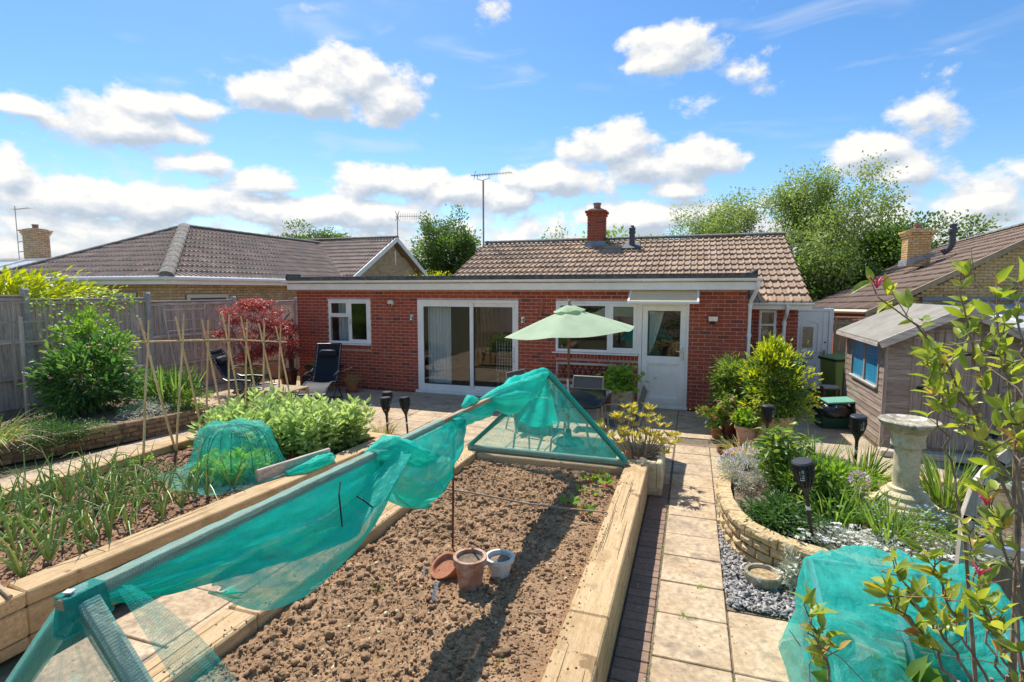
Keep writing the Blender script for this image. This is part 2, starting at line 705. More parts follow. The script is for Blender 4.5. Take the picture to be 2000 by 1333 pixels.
def glassmat(name, base=0.08, tint=(0.95, 0.98, 0.97), frost=0.0):
 m, N, L = newmat(name)
 fr = N.new('ShaderNodeFresnel')
 fr.inputs['IOR'].default_value = 1.52
 ad = N.new('ShaderNodeMath')
 ad.operation = 'ADD'
 ad.use_clamp = True
 ad.inputs[1].default_value = base
 L.new(fr.outputs[0], ad.inputs[0])
 ge = N.new('ShaderNodeNewGeometry')
 iv = N.new('ShaderNodeMath')
 iv.operation = 'SUBTRACT'
 iv.inputs[0].default_value = 1.0
 L.new(ge.outputs['Backfacing'], iv.inputs[1])
 mu = N.new('ShaderNodeMath')
 mu.operation = 'MULTIPLY'
 L.new(ad.outputs[0], mu.inputs[0])
 L.new(iv.outputs[0], mu.inputs[1])
 tp = N.new('ShaderNodeBsdfTransparent')
 tp.inputs[0].default_value = (*tint, 1)
 gl = N.new('ShaderNodeBsdfGlossy')
 gl.inputs['Roughness'].default_value = 0.015 + frost
 ms = N.new('ShaderNodeMixShader')
 L.new(mu.outputs[0], ms.inputs[0])
 L.new(tp.outputs[0], ms.inputs[1])
 L.new(gl.outputs[0], ms.inputs[2])
 out = N.new('ShaderNodeOutputMaterial')
 L.new(ms.outputs[0], out.inputs[0])
 return m

M = {}
M['brick'] = pm('red_brick', [(0, (.363, .076, .037)), (.55, (.432, .088, .043)), (.90, (.339, .073, .041)), (.965, (.188, .061, .045)), (1, (.150, .058, .050))],
    c2=(.42, .17, .11), scale=14, lo=.5, hi=.8, amt=.45, rough=.9, bump=.5, bscale=90, bdist=.004, spots=[(1.1, .54, .14, (.20, .055, .038), .40), (3.2, .62, .1, (.50, .28, .21), .30)])
M['mortar'] = pm('pink_mortar', (.637, .379, .293), c2=(.531, .303, .229), scale=9, rough=.95, bump=.3)
M['brick_old'] = pm('old_brown_brick', [(0, (.187, .126, .076)), (.5, (.233, .158, .095)), (1, (.152, .100, .063))], c2=(.348, .291, .177), scale=11, lo=.45, hi=.7, amt=.6, rough=.95, bump=.8, bscale=45, bdist=.01,
     spots=[(6, .56, .1, (.07, .075, .045), .7)])
M['mortar_old'] = pm('old_mortar', (.216, .171, .126), c2=(.108, .090, .063), scale=9, rough=.95, bump=.4)
M['brick_yellow'] = pm('yellow_brick', [(0, (.572, .363, .143)), (.4, (.682, .484, .220)), (.75, (.605, .374, .143)), (1, (.396, .187, .077))], c2=(.748, .572, .308), scale=10, amt=.5, rough=.9, bump=.4, bscale=70)
M['mortar_pale'] = pm('pale_mortar', (.45, .36, .25), scale=9, rough=.95)
M['brick_buff'] = pm('buff_brick', [(0, (.640, .446, .251)), (.5, (.751, .557, .334)), (1, (.529, .362, .209))], c2=(.418, .278, .167), scale=7, amt=.5, rough=.9, bump=.4, bscale=70)
M['pvc'] = pm('white_pvc', (.92, .885, .82), rough=.35, spec=.5, bump=0, fine=.02, c2=(.76, .74, .67), scale=2.5, amt=.5)
M['pvc_cream'] = pm('cream_plastic', (.78, .72, .55), rough=.4, bump=0, fine=.02)
M['canopy'] = pm('cream_canopy_sheet', (.90, .86, .70), rough=.4, bump=0, fine=.02, trans=.7)
M['felt'] = pm('roof_felt', (.055, .055, .055), c2=(.10, .10, .095), scale=12, rough=.95, bump=.6, bscale=120, bdist=.004)
M['tile'] = pm('brown_tile', [(0, (.325, .215, .138)), (.5, (.413, .284, .188)), (1, (.528, .370, .247))], c2=(.246, .181, .131), scale=2.2, lo=.45, hi=.65, amt=.6, rough=.92, bump=.5, bscale=55, bdist=.006,
    spots=[(9, .60, .06, (.50, .44, .36), .8)])
M['tile_grey'] = pm('grey_brown_tile', [(0, (.345, .252, .195)), (.5, (.421, .313, .245)), (1, (.513, .383, .299))], c2=(.306, .257, .215), scale=2.2, amt=.6, rough=.92, bump=.5, bscale=55, bdist=.006,
     spots=[(10, .66, .05, (.34, .30, .26), .7)])
M['tile_right'] = pm('russet_brown_tile', [(0, (.267, .183, .128)), (.5, (.337, .238, .170)), (1, (.419, .307, .227))], c2=(.197, .151, .124), scale=2.5, amt=.6, rough=.92, bump=.5, bscale=55, bdist=.006)
M['ridge'] = pm('lichen_ridge_tile', (.18, .155, .13), c2=(.36, .34, .30), scale=16, lo=.48, hi=.62, amt=.8, rough=.95, bump=.5, bscale=60, bdist=.006)
M['lead'] = pm('lead_flashing', (.22, .24, .26), c2=(.34, .36, .38), scale=8, rough=.6, bump=.1)
M['flue'] = pm('grey_flue', (.085, .095, .105), rough=.6, bump=.05)
M['slab'] = pm('sandstone_slab', [(0, (.392, .282, .177)), (.5, (.490, .355, .217)), (1, (.424, .324, .222))], c2=(.598, .462, .305), scale=3.6, lo=.40, hi=.64, amt=.85, rough=.93, bump=.6, bscale=22, bdist=.008,
    spots=[(4.5, .55, .14, (.255, .20, .145), .75), (13, .57, .09, (.30, .235, .17), .55), (45, .63, .05, (.15, .12, .09), .55)], fine=.16)
M['concrete'] = pm('path_concrete', (.503, .394, .263), c2=(.364, .296, .215), scale=2.0, rough=.95, bump=.5, bscale=50, bdist=.004, spots=[(1.3, .56, .1, (.276, .234, .179), .6)])
M['joint'] = pm('joint_sand', (.208, .163, .111), c2=(.130, .111, .078), scale=7, rough=1, bump=.4)
M['paver'] = pm('brown_block_paver', [(0, (.286, .180, .123)), (.5, (.334, .216, .149)), (1, (.246, .164, .119))], c2=(.213, .147, .106), scale=18, amt=.6, rough=.95, bump=.6, bscale=80, bdist=.004, spots=[(60, .66, .04, (.588, .536, .403), .6)])
wood_spots = [(2.2, .58, .05, (.36, .23, .10), .55), (7, .60, .1, (.22, .16, .09), .45), (50, .66, .03, (.12, .08, .05), .6), (3.1, .66, .02, (.20, .115, .05), .75)]
for ax, st in (('x', (.7, 9, 9)), ('y', (9, .7, 9)), ('z', (9, 9, .7))):
 M['sleeper_' + ax] = pm('sleeper_wood_' + ax, [(0, (.540, .373, .196)), (.5, (.617, .432, .238)), (1, (.485, .335, .180))], c2=(.430, .281, .132), scale=4.5, lo=.42, hi=.64, amt=.8, stretch=st, rough=.85, bump=.5, bscale=34, bdist=.003, spots=wood_spots, fine=.14)
 M['fence_' + ax] = pm('weathered_grey_wood_' + ax, [(0, (.468, .377, .307)), (.5, (.603, .498, .409)), (1, (.785, .661, .544))], c2=(.347, .276, .235), scale=3.0, stretch=st, rough=.92, bump=.5, bscale=16, bdist=.004, amt=.8, fine=.16)
 M['shed_' + ax] = pm('weathered_shed_wood_' + ax, [(0, (.306, .230, .180)), (.5, (.389, .300, .240)), (1, (.490, .390, .313))], c2=(.215, .156, .122), scale=3.4, stretch=st, rough=.92, bump=.5, bscale=16, bdist=.004, amt=.8, fine=.16)
 M['timber_' + ax] = pm('pale_timber_' + ax, (.44, .33, .20), c2=(.32, .23, .13), scale=2.5, stretch=st, rough=.8, bump=.25, bscale=14)
M['post_concrete'] = pm('concrete_post', (.450, .425, .388), c2=(.325, .312, .288), scale=9, rough=.95, bump=.4, bscale=80)
M['soil'] = pm('dry_soil', [(0, (.268, .158, .084)), (.5, (.355, .219, .120)), (1, (.458, .294, .168))], c2=(.229, .136, .074), scale=3.5, lo=.42, hi=.62, amt=.75, rough=1, bump=.8, bscale=55, bdist=.012, spots=[(34, .66, .05, (.664, .483, .297), .55), (11, .60, .1, (.173, .106, .058), .5)], fine=.18)
M['soil_red'] = pm('reddish_soil', [(0, (.219, .114, .064)), (.5, (.292, .165, .097)), (1, (.365, .229, .142))], c2=(.175, .100, .057), scale=5, rough=1, bump=.8, bscale=60, bdist=.012, spots=[(30, .66, .05, (.554, .400, .257), .6)], fine=.18)
M['soil_dark'] = pm('border_soil', (.144, .102, .070), c2=(.240, .174, .120), scale=8, rough=1, bump=.8, bscale=60, bdist=.012, fine=.2)
M['ground'] = pm('garden_ground', (.10, .11, .05), c2=(.16, .13, .075), scale=1.2, rough=1, bump=.5)
M['slate'] = pm('slate_chipping', [(0, (.162, .162, .158)), (.5, (.295, .280, .264)), (1, (.531, .488, .446))], c2=(.413, .364, .317), scale=20, amt=.4, rough=.75, bump=.2)
M['stone'] = pm('walling_stone', [(0, (.471, .330, .162)), (.5, (.561, .407, .209)), (1, (.404, .281, .142))], c2=(.651, .506, .293), scale=9, lo=.4, hi=.7, amt=.7, rough=.95, bump=1.0, bscale=28, bdist=.022, spots=[(22, .62, .05, (.112, .083, .048), .75)], fine=.16)
M['birdstone'] = pm('cast_stone', (.673, .582, .370), c2=(.516, .420, .240), scale=6, rough=.95, bump=.5, bscale=60, bdist=.004, spots=[(9, .58, .08, (.337, .280, .166), .5)])
M['birdbowl'] = pm('mossy_cast_stone', (.480, .420, .312), c2=(.240, .228, .144), scale=9, rough=.97, bump=.8, bscale=50, bdist=.008, spots=[(16, .6, .05, (.744, .720, .648), .7)])
M['terra'] = pm('terracotta', [(0, (.36, .135, .07)), (1, (.42, .17, .09))], c2=(.48, .26, .16), scale=7, lo=.45, hi=.7, amt=.7, rough=.9, bump=.2, bscale=50)
M['terra_old'] = pm('weathered_terracotta', (.396, .180, .102), c2=(.528, .396, .300), scale=9, lo=.42, hi=.6, amt=.8, rough=.92, bump=.3, bscale=50, spots=[(6, .56, .08, (.240, .120, .072), .6)])
M['clay_pale'] = pm('pale_terracotta', (.644, .425, .287), c2=(.552, .322, .207), scale=6, rough=.9, bump=.2)
M['glaze_brown'] = pm('brown_glaze', (.12, .04, .025), rough=.2, spec=.6, bump=0)
M['glaze_white'] = pm('white_glaze', (.66, .63, .56), c2=(.5, .46, .4), scale=12, amt=.5, rough=.35, bump=.05)
M['blackplastic'] = pm('black_plastic', (.016, .017, .020), rough=.38, spec=.5, bump=0, fine=.05)
M['darkgrey'] = pm('dark_grey_plastic', (.035, .037, .042), rough=.5, bump=0, fine=.05)
M['bag'] = pm('black_bin_bag', (.010, .010, .012), rough=.18, spec=.6, bump=.8, bscale=16, bdist=.03)
M['bingreen'] = pm('green_bin_plastic', (.22, .33, .075), rough=.5, bump=.05)
M['boxgreen'] = pm('green_box_plastic', (.012, .13, .045), rough=.45, bump=.05)
M['boxteal'] = pm('dark_green_box_plastic', (.012, .072, .055), rough=.45, bump=.05)
M['lidteal'] = pm('pale_green_lid', (.16, .40, .30), rough=.5, bump=.05)
M['redplastic'] = pm('red_plastic', (.35, .025, .015), rough=.45, bump=0)
M['brownwood'] = pm('brown_painted_wood', (.20, .075, .045), c2=(.28, .12, .07), scale=6, rough=.7, bump=.1)
M['polewood'] = pm('umbrella_pole_wood', (.26, .085, .04), c2=(.18, .055, .03), scale=6, stretch=(6, 6, .5), rough=.5, bump=.05)
M['canvas'] = pm('pale_green_canvas', (.560, .694, .470), c2=(.504, .638, .426), scale=5, rough=.9, bump=.15, bscale=200, bdist=.002, trans=.35, fine=.03)
M['sling'] = pm('grey_mesh_fabric', (.105, .105, .110), rough=.7, bump=.2, bscale=300, trans=.12)
M['frame_grey'] = pm('grey_beige_metal', (.33, .31, .28), rough=.45, spec=.5, metallic=.4, bump=0, fine=.04)
M['navy'] = pm('navy_mesh_fabric', (.010, .012, .017), rough=.65, bump=.2, bscale=300)
M['cord'] = pm('white_cord', (.60, .60, .60), rough=.8, bump=0)
M['iron'] = pm('black_iron', (.014, .014, .015), rough=.55, bump=.1)
M['steel'] = pm('brushed_steel', (.62, .62, .62), rough=.25, metallic=1.0, bump=0, fine=.02)
M['alu'] = pm('aluminium', (.62, .63, .64), rough=.38, metallic=.85, bump=.05, fine=.04)
M['bamboo'] = pm('bamboo_cane', [(0, (.718, .483, .235)), (1, (.828, .593, .317))], c2=(.580, .373, .166), scale=5, stretch=(4, 4, .8), rough=.6, bump=.1)
M['rust'] = pm('rusty_rod', (.10, .042, .024), c2=(.16, .07, .04), scale=20, rough=.9, bump=.3)
M['crack'] = pm('dark_crack', (.11, .065, .03), rough=1, bump=0)
M['twine'] = pm('green_twine', (.05, .32, .20), rough=.9, bump=0)
M['stick'] = pm('grey_stick', (.40, .32, .23), c2=(.28, .22, .16), scale=10, rough=.9, bump=.2)
M['bark'] = pm('bark', (.13, .10, .075), c2=(.22, .19, .155), scale=9, rough=.95, bump=.6, bscale=40, bdist=.01)
M['bark_pale'] = pm('pale_bark', (.27, .24, .20), c2=(.17, .14, .11), scale=7, rough=.95, bump=.4)
M['twig'] = pm('brown_twig', (.20, .135, .085), c2=(.33, .26, .185), scale=14, rough=.9, bump=.2)
M['curtain'] = pm('white_curtain', (.74, .76, .76), c2=(.62, .66, .68), scale=6, stretch=(8, 8, .3), rough=.9, bump=0, trans=.3, fine=.03)
M['room'] = pm('room_wall', (.096, .088, .080), rough=.95, bump=0)
M['roomfloor'] = pm('room_floor', (.22, .13, .07), rough=.5, bump=0)
M['labelwhite'] = pm('white_label', (.78, .78, .74), rough=.6, bump=0, fine=.02)
M['bluesheet'] = pm('blue_sheet', (.046, .442, .780), c2=(.078, .546, .884), scale=4, stretch=(1, 6, .8), rough=.6, bump=.5, bscale=4, bdist=.02, fine=.06)
M['felt_grey'] = pm('grey_mineral_felt', (.321, .296, .249), c2=(.246, .226, .186), scale=3, rough=.97, bump=.6, bscale=150, bdist=.003, fine=.06)
M['conserv'] = pm('polycarbonate_roof', (.68, .70, .70), rough=.35, bump=0, trans=.3, fine=.03)
M['leadgrey'] = pm('grey_gutter', (.24, .26, .29), rough=.5, bump=.05)
M['ink'] = pm('pencil_ink', (.12, .12, .13), rough=.8, bump=0)
M['mulch'] = pm('straw_litter', [(0, (.42, .29, .14)), (1, (.56, .42, .24))], c2=(.25, .17, .09), scale=20, rough=1, bump=.5)
M['glass'] = glassmat('window_glass', .07)
M['glass_table'] = glassmat('table_glass', .12, (.30, .36, .38))
M['glass_old'] = glassmat('dusty_glass', .10, (.78, .84, .80), .12)
M['glass_frost'] = pm('obscured_glass', (.50, .38, .22), c2=(.34, .24, .13), scale=30, rough=.25, bump=.6, bscale=60, spec=.6, bdist=.01)
NETC = (.02, .76, .62)
M['net'] = netmat('green_garden_net', NETC, .82, .18, .52)
M['net_cover'] = netmat('loose_green_net', (.03, .66, .56), .60, .16, .45)
M['net_thin'] = netmat('thin_green_net', (.05, .66, .56), .40, .16)
M['net_wrap'] = netmat('net_wrapped_wood', (.36, .68, .62), .60, .14)
M['net_fine'] = netmat('doubled_green_net', (.008, .42, .36), .80, .06)
M['lf_shrub'] = leafmat('shrub_leaf', [(0, (.055, .115, .016)), (.5, (.10, .18, .025)), (1, (.20, .27, .045))])
M['lf_dark'] = leafmat('dark_leaf', [(0, (.026, .068, .016)), (.5, (.045, .105, .022)), (1, (.085, .155, .035))])
M['lf_peony'] = leafmat('peony_leaf', [(0, (.036, .102, .022)), (.6, (.066, .156, .031)), (1, (.132, .240, .042))])
M['lf_vine'] = leafmat('vine_leaf', [(0, (.084, .180, .022)), (.6, (.168, .300, .034)), (1, (.312, .408, .054))])
M['lf_yellow'] = leafmat('yellow_green_leaf', [(0, (.162, .221, .013)), (.5, (.255, .323, .017)), (1, (.391, .425, .030))])
M['lf_maple'] = leafmat('maple_foliage', [(0, (.115, .024, .027)), (.5, (.216, .054, .049)), (.85, (.351, .115, .092)), (1, (.486, .230, .176))], trans=.40)
M['lf_bean'] = leafmat('bean_leaf', [(0, (.121, .207, .067)), (.5, (.222, .325, .096)), (1, (.344, .448, .161))])
M['lf_onion'] = leafmat('onion_leaf', [(0, (.095, .187, .051)), (.5, (.152, .266, .064)), (.85, (.228, .350, .069)), (1, (.380, .398, .083))], trans=.2)
M['lf_iris'] = leafmat('iris_leaf', [(0, (.085, .17, .035)), (.6, (.14, .25, .045)), (1, (.22, .34, .06))])
M['lf_grass'] = leafmat('grass_leaf', [(0, (.08, .16, .025)), (.6, (.14, .24, .035)), (1, (.24, .30, .06))])
M['lf_straw'] = leafmat('dry_grass', [(0, (.36, .28, .12)), (.5, (.48, .38, .18)), (1, (.30, .30, .08))])
M['lf_tree'] = leafmat('tree_leaf', [(0, (.042, .088, .018)), (.5, (.068, .130, .025)), (1, (.125, .195, .040))])
M['lf_ash'] = leafmat('ash_leaf', [(0, (.090, .156, .036)), (.5, (.144, .228, .048)), (1, (.240, .312, .072))])
M['lf_honey'] = leafmat('honeysuckle_leaf', [(0, (.147, .216, .028)), (.5, (.221, .299, .035)), (.88, (.313, .350, .051)), (.97, (.386, .239, .055)), (1, (.368, .120, .041))], trans=.45, rough=.36)
M['lf_rhodo'] = leafmat('azalea_leaf', [(0, (.187, .212, .025)), (.5, (.323, .306, .038)), (1, (.425, .383, .085))])
M['lf_lettuce'] = leafmat('lettuce_leaf', [(0, (.180, .378, .027)), (1, (.342, .540, .063))], trans=.45)
M['lf_silver'] = leafmat('silver_leaf', [(0, (.240, .290, .209)), (1, (.420, .460, .342))], trans=.2)
M['lf_beet'] = leafmat('beet_leaf', [(0, (.10, .21, .025)), (.7, (.18, .31, .04)), (1, (.25, .08, .03))])
M['fl_white'] = leafmat('white_petal', [(0, (.74, .74, .68)), (1, (.86, .86, .82))], trans=.3, k=1.0)
M['fl_pink'] = leafmat('pink_petal', [(0, (.62, .30, .28)), (1, (.76, .52, .46))], trans=.3, k=1.2)
M['fl_red'] = leafmat('red_petal', [(0, (.42, .008, .012)), (1, (.58, .02, .02))], trans=.3, k=1.2)
M['fl_purple'] = leafmat('purple_petal', [(0, (.30, .20, .42)), (1, (.48, .36, .58))], trans=.3, k=1.2)
M['fl_allium'] = leafmat('allium_petal', [(0, (.42, .28, .36)), (1, (.60, .46, .52))], trans=.3, k=1.2)
M['fl_magenta'] = leafmat('magenta_petal', [(0, (.48, .03, .12)), (1, (.66, .12, .22))], trans=.3, k=1.2)
M['fl_yellow'] = leafmat('yellow_petal', [(0, (.80, .62, .16)), (1, (.86, .74, .34))], trans=.3, k=1.0)
M['fl_blue'] = leafmat('blue_petal', [(0, (.30, .40, .66)), (1, (.46, .54, .76))], trans=.3, k=1.2)
# ------------------------------------------------------------------ view test (which pieces of a kind show largest)
_mw = camo.rotation_euler.to_matrix()
_RX, _UY, _FZ = (np.array(_mw.col[0]), np.array(_mw.col[1]), -np.array(_mw.col[2]))

def show(p):
 """0 if a point is out of the picture, else nearness"""
 d = np.asarray(p, float) - CAMP
 w = d @ _FZ
 if w < 0.2: return 0.0
 x, y = (d @ _RX) / w, (d @ _UY) / w
 if abs(x) > 0.98 or abs(y) > 0.66: return 0.0
 return 1.0 / w

# ------------------------------------------------------------------ pieces: bricks, tiles
BRICKS = {}

def brick_mesh(key, size, ch, mat, nvar=9, rr=None):
 k = (key, tuple(round(s, 4) for s in size))
 if k not in BRICKS:
  BRICKS[k] = []
  for i in range(nvar):
   mb = MB()
   mb.box((0, 0, 0), size, None, rr[i] if rr else (i + .5) / nvar, ch)
   me = mb.mesh(key)
   me.materials.append(mat)
   BRICKS[k].append(me)
 return BRICKS[k]

def brick_wall(parent, org, u, n, length, height, openings, mat, key='brick', soldier=(), n_ind=300, course=.075, bl=.2125, bh=.0625,
    depth=.06, gap=.0125, z0=0.0, headers=0, cut=None, ch=.003, stuffname='brickwork', seed=1):
 """stretcher-bond bricks in front of a plane. org: corner; u: along; n: outward. openings: (u0,u1,z0,z1)"""
 rl = random.Random(seed)
 u, n, org = Vector(u), Vector(n), Vector(org)
 rows = int(height / course + 1e-6)
 items = []
 step = bl + gap
 for i in range(rows):
  zc = z0 + i * course + bh / 2
  a = -step * (0.5 if i % 2 else 0.0)
  zb, zt = zc - bh / 2, zc + bh / 2
  blk = [(o[0], o[1]) for o in openings if o[2] < zt - .006 and o[3] > zb + .006]
  blk += [(o[0], o[1]) for o in soldier if o[2] < zt - .006 and o[3] > zb + .006]
  while a < length:
   segs = [(max(a, 0.0), min(a + bl, length))]
   for (b0, b1) in blk:
    ns = []
    for (s0, s1) in segs:
     if b1 + gap * .6 <= s0 or b0 - gap * .6 >= s1:
      ns.append((s0, s1))
     else:
      if b0 - gap * .6 - s0 > .03: ns.append((s0, b0 - gap * .6))
      if s1 - b1 - gap * .6 > .03: ns.append((b1 + gap * .6, s1))
    segs = ns
   for (s0, s1) in segs:
    if s1 - s0 > .03:
     if cut is None or cut((s0 + s1) / 2, zc):
      items.append(((s0 + s1) / 2, zc, s1 - s0, bh))
   a += step
 for (s0, s1, q0, q1) in soldier:
  k = max(1, int(round((s1 - s0) / .075)))
  w = (s1 - s0) / k
  for j in range(k):
   items.append((s0 + (j + .5) * w, (q0 + q1) / 2, w - gap, q1 - q0 - gap))
 Mx = Matrix((u, n, Vector((0, 0, 1)))).transposed()
 rot = Mx.to_euler()
 off = wl(parent)
 pl = []
 for (uc, zc, w, h) in items:
  p = org + u * uc + Vector((0, 0, zc)) + n * rl.uniform(-.0015, .0015)
  pl.append((show(p), p, w, h))
 pl.sort(key=lambda t: -t[0])
 mb = MB()
 for i, (sv, p, w, h) in enumerate(pl):
  rr = rl.random()
  if i < n_ind and sv > 0:
   ms = brick_mesh(key, (w, depth, h), ch, mat)
   o = link_mesh('brick', ms[int(rr * len(ms))], None, parent)
   o.location = p - off
   o.rotation_euler = rot
  else:
   mb.box(p, (w, depth, h), Mx, rr, ch)
 if mb.v:
  mb.build(stuffname, mat, parent, kind='stuff')

def panel_with_holes(mb, org, u, n, length, z0, z1, openings, thick, r=.5):
 """solid wall slab behind a face plane with rectangular openings"""
 us = sorted({0.0, length, *[o[0] for o in openings], *[o[1] for o in openings]})
 zs = sorted({z0, z1, *[max(z0, o[2]) for o in openings], *[min(z1, o[3]) for o in openings]})
 u, n, org = Vector(u), Vector(n), Vector(org)
 Mx = Matrix((u, n, Vector((0, 0, 1)))).transposed()
 for a, b in zip(us[:-1], us[1:]):
  run = None
  for c, d in zip(zs[:-1], zs[1:]):
   um, zm = (a + b) / 2, (c + d) / 2
   hole = any(o[0] < um < o[1] and o[2] < zm < o[3] for o in openings)
   if not hole and b - a > 1e-4 and d - c > 1e-4:
    if run is None: run = [c, d]
    else: run[1] = d
   if hole and run:
    mb.box(org + u * um + Vector((0, 0, sum(run) / 2)) - n * (thick / 2), (b - a, thick, run[1] - run[0]), Mx, r)
    run = None
  if run:
   mb.box(org + u * ((a + b) / 2) + Vector((0, 0, sum(run) / 2)) - n * (thick / 2), (b - a, thick, run[1] - run[0]), Mx, r)

_TS = [0, .1, .15, .2, .25, .3, .6, .65, .7, .75, .8, 1.0]
_TH = [0, 0, .024, .033, .024, 0, 0, .024, .033, .024, 0, 0]

def tile_roof(parent, mapf, nrm, ulo, uhi, rows, gauge, tw, mat, n_ind=300, seed=3):
 rl = random.Random(seed)
 nrm = Vector(nrm).normalized()
 tiles = []
 for i in range(rows):
  v0 = i * gauge
  vm = v0 + gauge * .5
  lo, hi = min(ulo(v0), ulo(vm)), max(uhi(v0), uhi(vm))
  j0, j1 = int(math.floor(lo / tw)), int(math.ceil(hi / tw))
  for j in range(j0, j1):
   u0, u1 = j * tw + .002, (j + 1) * tw - .002
   if u1 <= lo or u0 >= hi: continue
   jit = rl.uniform(-.008, .008)
   tl = rl.uniform(-.005, .008)
   vs_, fs = [], []
   ok = False
   for (v, h0, lip) in ((v0 + jit, .046 + tl, -.042), (v0 + jit, .046 + tl, 0), (min(v0 + gauge + .03, rows * gauge), .004, 0)):
    for s, h in zip(_TS, _TH):
     uu = u0 + (u1 - u0) * s
     c = min(max(uu, ulo(v)), uhi(v))
     if abs(c - uu) < 1e-6: ok = True
     vs_.append(Vector(mapf(c, v)) + nrm * (h0 + h + lip))
   if not ok: continue
   k = len(_TS)
   for b in (0, 1):
    for q in range(k - 1):
     fs.append((b * k + q, b * k + q + 1, (b + 1) * k + q + 1, (b + 1) * k + q))
   ctr = sum(vs_, Vector()) / len(vs_)
   tiles.append((show(ctr), ctr, vs_, fs))
 tiles.sort(key=lambda t: -t[0])
 mb = MB()
 off = wl(parent)
 for i, (sv, c, vs_, fs) in enumerate(tiles):
  rr = min(1, max(0, rl.gauss(.5, .22)))
  if i < n_ind and sv > 0:
   t = MB()
   t.add([tuple(v - c) for v in vs_], fs, rr)
   o = link_mesh('tile', t.mesh('tile'), mat, parent)
   o.location = c - off
  else:
   mb.add(vs_, fs, rr)
 if mb.v:
  mb.build('tiling', mat, parent, kind='stuff')

def ridge_caps(parent, p0, p1, mat, rad=.12, L=.42, name='ridge_tile'):
 p0, p1 = Vector(p0), Vector(p1)
 d = p1 - p0
 n = max(1, int(d.length / L))
 off = wl(parent)
 for i in range(n):
  a, b = p0 + d * (i / n), p0 + d * ((i + 1) / n)
  t = d.normalized()
  s = t.cross(Vector((0, 0, 1))).normalized()
  up = s.cross(t)
  mb = MB()
  pts = []
  for q, (c, rr) in enumerate(((a, rad * 1.03), (b + t * .01, rad * .97))):
   for k in range(7):
    th = math.pi * k / 6
    pts.append(c + s * math.cos(th) * rr + up * (math.sin(th) * rr * .62 - .02))
  ctr = (a + b) / 2
  fs = [(k, k + 1, 8 + k, 7 + k) for k in range(6)] + [tuple(range(7)), tuple(range(13, 6, -1))]
  mb.add([tuple(p - ctr) for p in pts], fs, rng.random())
  o = link_mesh(name, mb.mesh(name), mat, parent)
  o.location = ctr - off

# ------------------------------------------------------------------ ground
V, F = [], []
mb = MB()
mb.add([(-400, -200, -.03), (400, -200, -.03), (400, 600, -.03), (-400, 600, -.03)], [(0, 1, 2, 3)])
o = mb.build('ground', M['ground'])
tag(o, kind='structure')

patio = bpy.data.objects.new('patio', None)
COL.objects.link(patio)
tag(patio, 'tan stone slab patio behind the brick bungalow', None, None, 'structure')
SLABV = {}

def slab(parent, x0, x1, y0, y1, zt=0.0, mat='slab', name='slab', th=.04, gap=.011, tilt=.004):
 key = (name, mat, round(x1 - x0, 3), round(y1 - y0, 3))
 if key not in SLABV:
  SLABV[key] = []
  for i in range(6):
   m_ = MB()
   m_.box((0, 0, -th / 2), (x1 - x0 - gap, y1 - y0 - gap, th), None, (i + .5) / 6, .005)
   me = m_.mesh(name)
   me.materials.append(M[mat])
   SLABV[key].append(me)
 o = link_mesh(name, random.choice(SLABV[key]), None, parent)
 o.location = Vector(((x0 + x1) / 2, (y0 + y1) / 2, zt + random.uniform(-.003, .003))) - wl(parent)
 o.rotation_euler = (random.uniform(-tilt, tilt), random.uniform(-tilt, tilt), 0)
 return o

mb = MB()
mb.span((-11.3, 7.0, -.06), (1.6, 10.95, -.016))
mb.span((-3.95, 0.2, -.06), (-2.6, 7.0, -.017))
mb.span((-2.6, 5.9, -.06), (1.6, 7.0, -.0165))
mb.span((-.5, 1.6, -.06), (.30, 6.0, -.0175))
mb.span((.30, 1.6, -.06), (2.6, 4.05, -.0178))
mb.span((-8.3, 1.0, -.06), (-6.3, 7.0, -.0163))
mb.build('joint_bed', M['joint'], patio)
yy = 6.1
k = 0
while yy < 10.7:
 y1 = min(yy + .45, 10.80)
 xx = -8.0
 while xx < 1.35:
  x1 = min(xx + .6, 1.40)
  cx, cy = (xx + x1) / 2, (yy + y1) / 2
  inbed = (cx < -4.0 and cy < 7.0) or (cy < 6.5 and x1 > -2.75 and xx < -.2) or (xx > -.25 and x1 < .6 and cy < 8.6) or (xx >= -.25 and cy < 8.6)
  if not inbed and not (8.62 < cy < 8.85 and False):
   slab(patio, xx, x1, yy, y1)
  xx += .6
 yy += .45
 k += 1
path = bpy.data.objects.new('garden_path', None)
COL.objects.link(path)
tag(path, 'slab garden path with brown block edging beside raised bed', None, None, 'structure')
ys = [1.9, 2.37, 2.83, 3.36, 3.86, 4.31, 4.76, 5.21, 5.66, 6.11, 6.56, 7.01, 7.46, 7.91, 8.33]
for a, b in zip(ys[:-1], ys[1:]):
 slab(path, -.185, .305, a, b)
 if b > 5.9:
  slab(path, .305, .62, a, b)
for a, b in ((2.0, 2.6), (2.6, 3.34), (3.34, 4.02)):
 slab(path, .309, .92, a + .01, b + .01)
 slab(path, .92, 1.53, a + .01, b + .01)
y = 1.6
while y < 8.3:
 slab(path, -.415, -.195, y, y + .105, -.004, 'paver', 'paver', .05, .006, .006)
 y += .105
x = -.62
while x < 1.4:
 slab(path, x, x + .215, 8.345, 8.445, -.003, 'paver', 'paver', .05, .008)
 x += .215
y = .6
while y < 6.0:
 slab(patio, -3.85, -3.25, y, y + .6)
 slab(patio, -3.25, -2.65, y, y + .6)
 y += .6
y = 1.5
while y < 6.9:
 slab(patio, -8.15, -7.55, y, y + .6)
 slab(patio, -7.55, -6.95, y, y + .6)
 slab(patio, -6.95, -6.35, y, y + .6)
 y += .6
x = -11.2
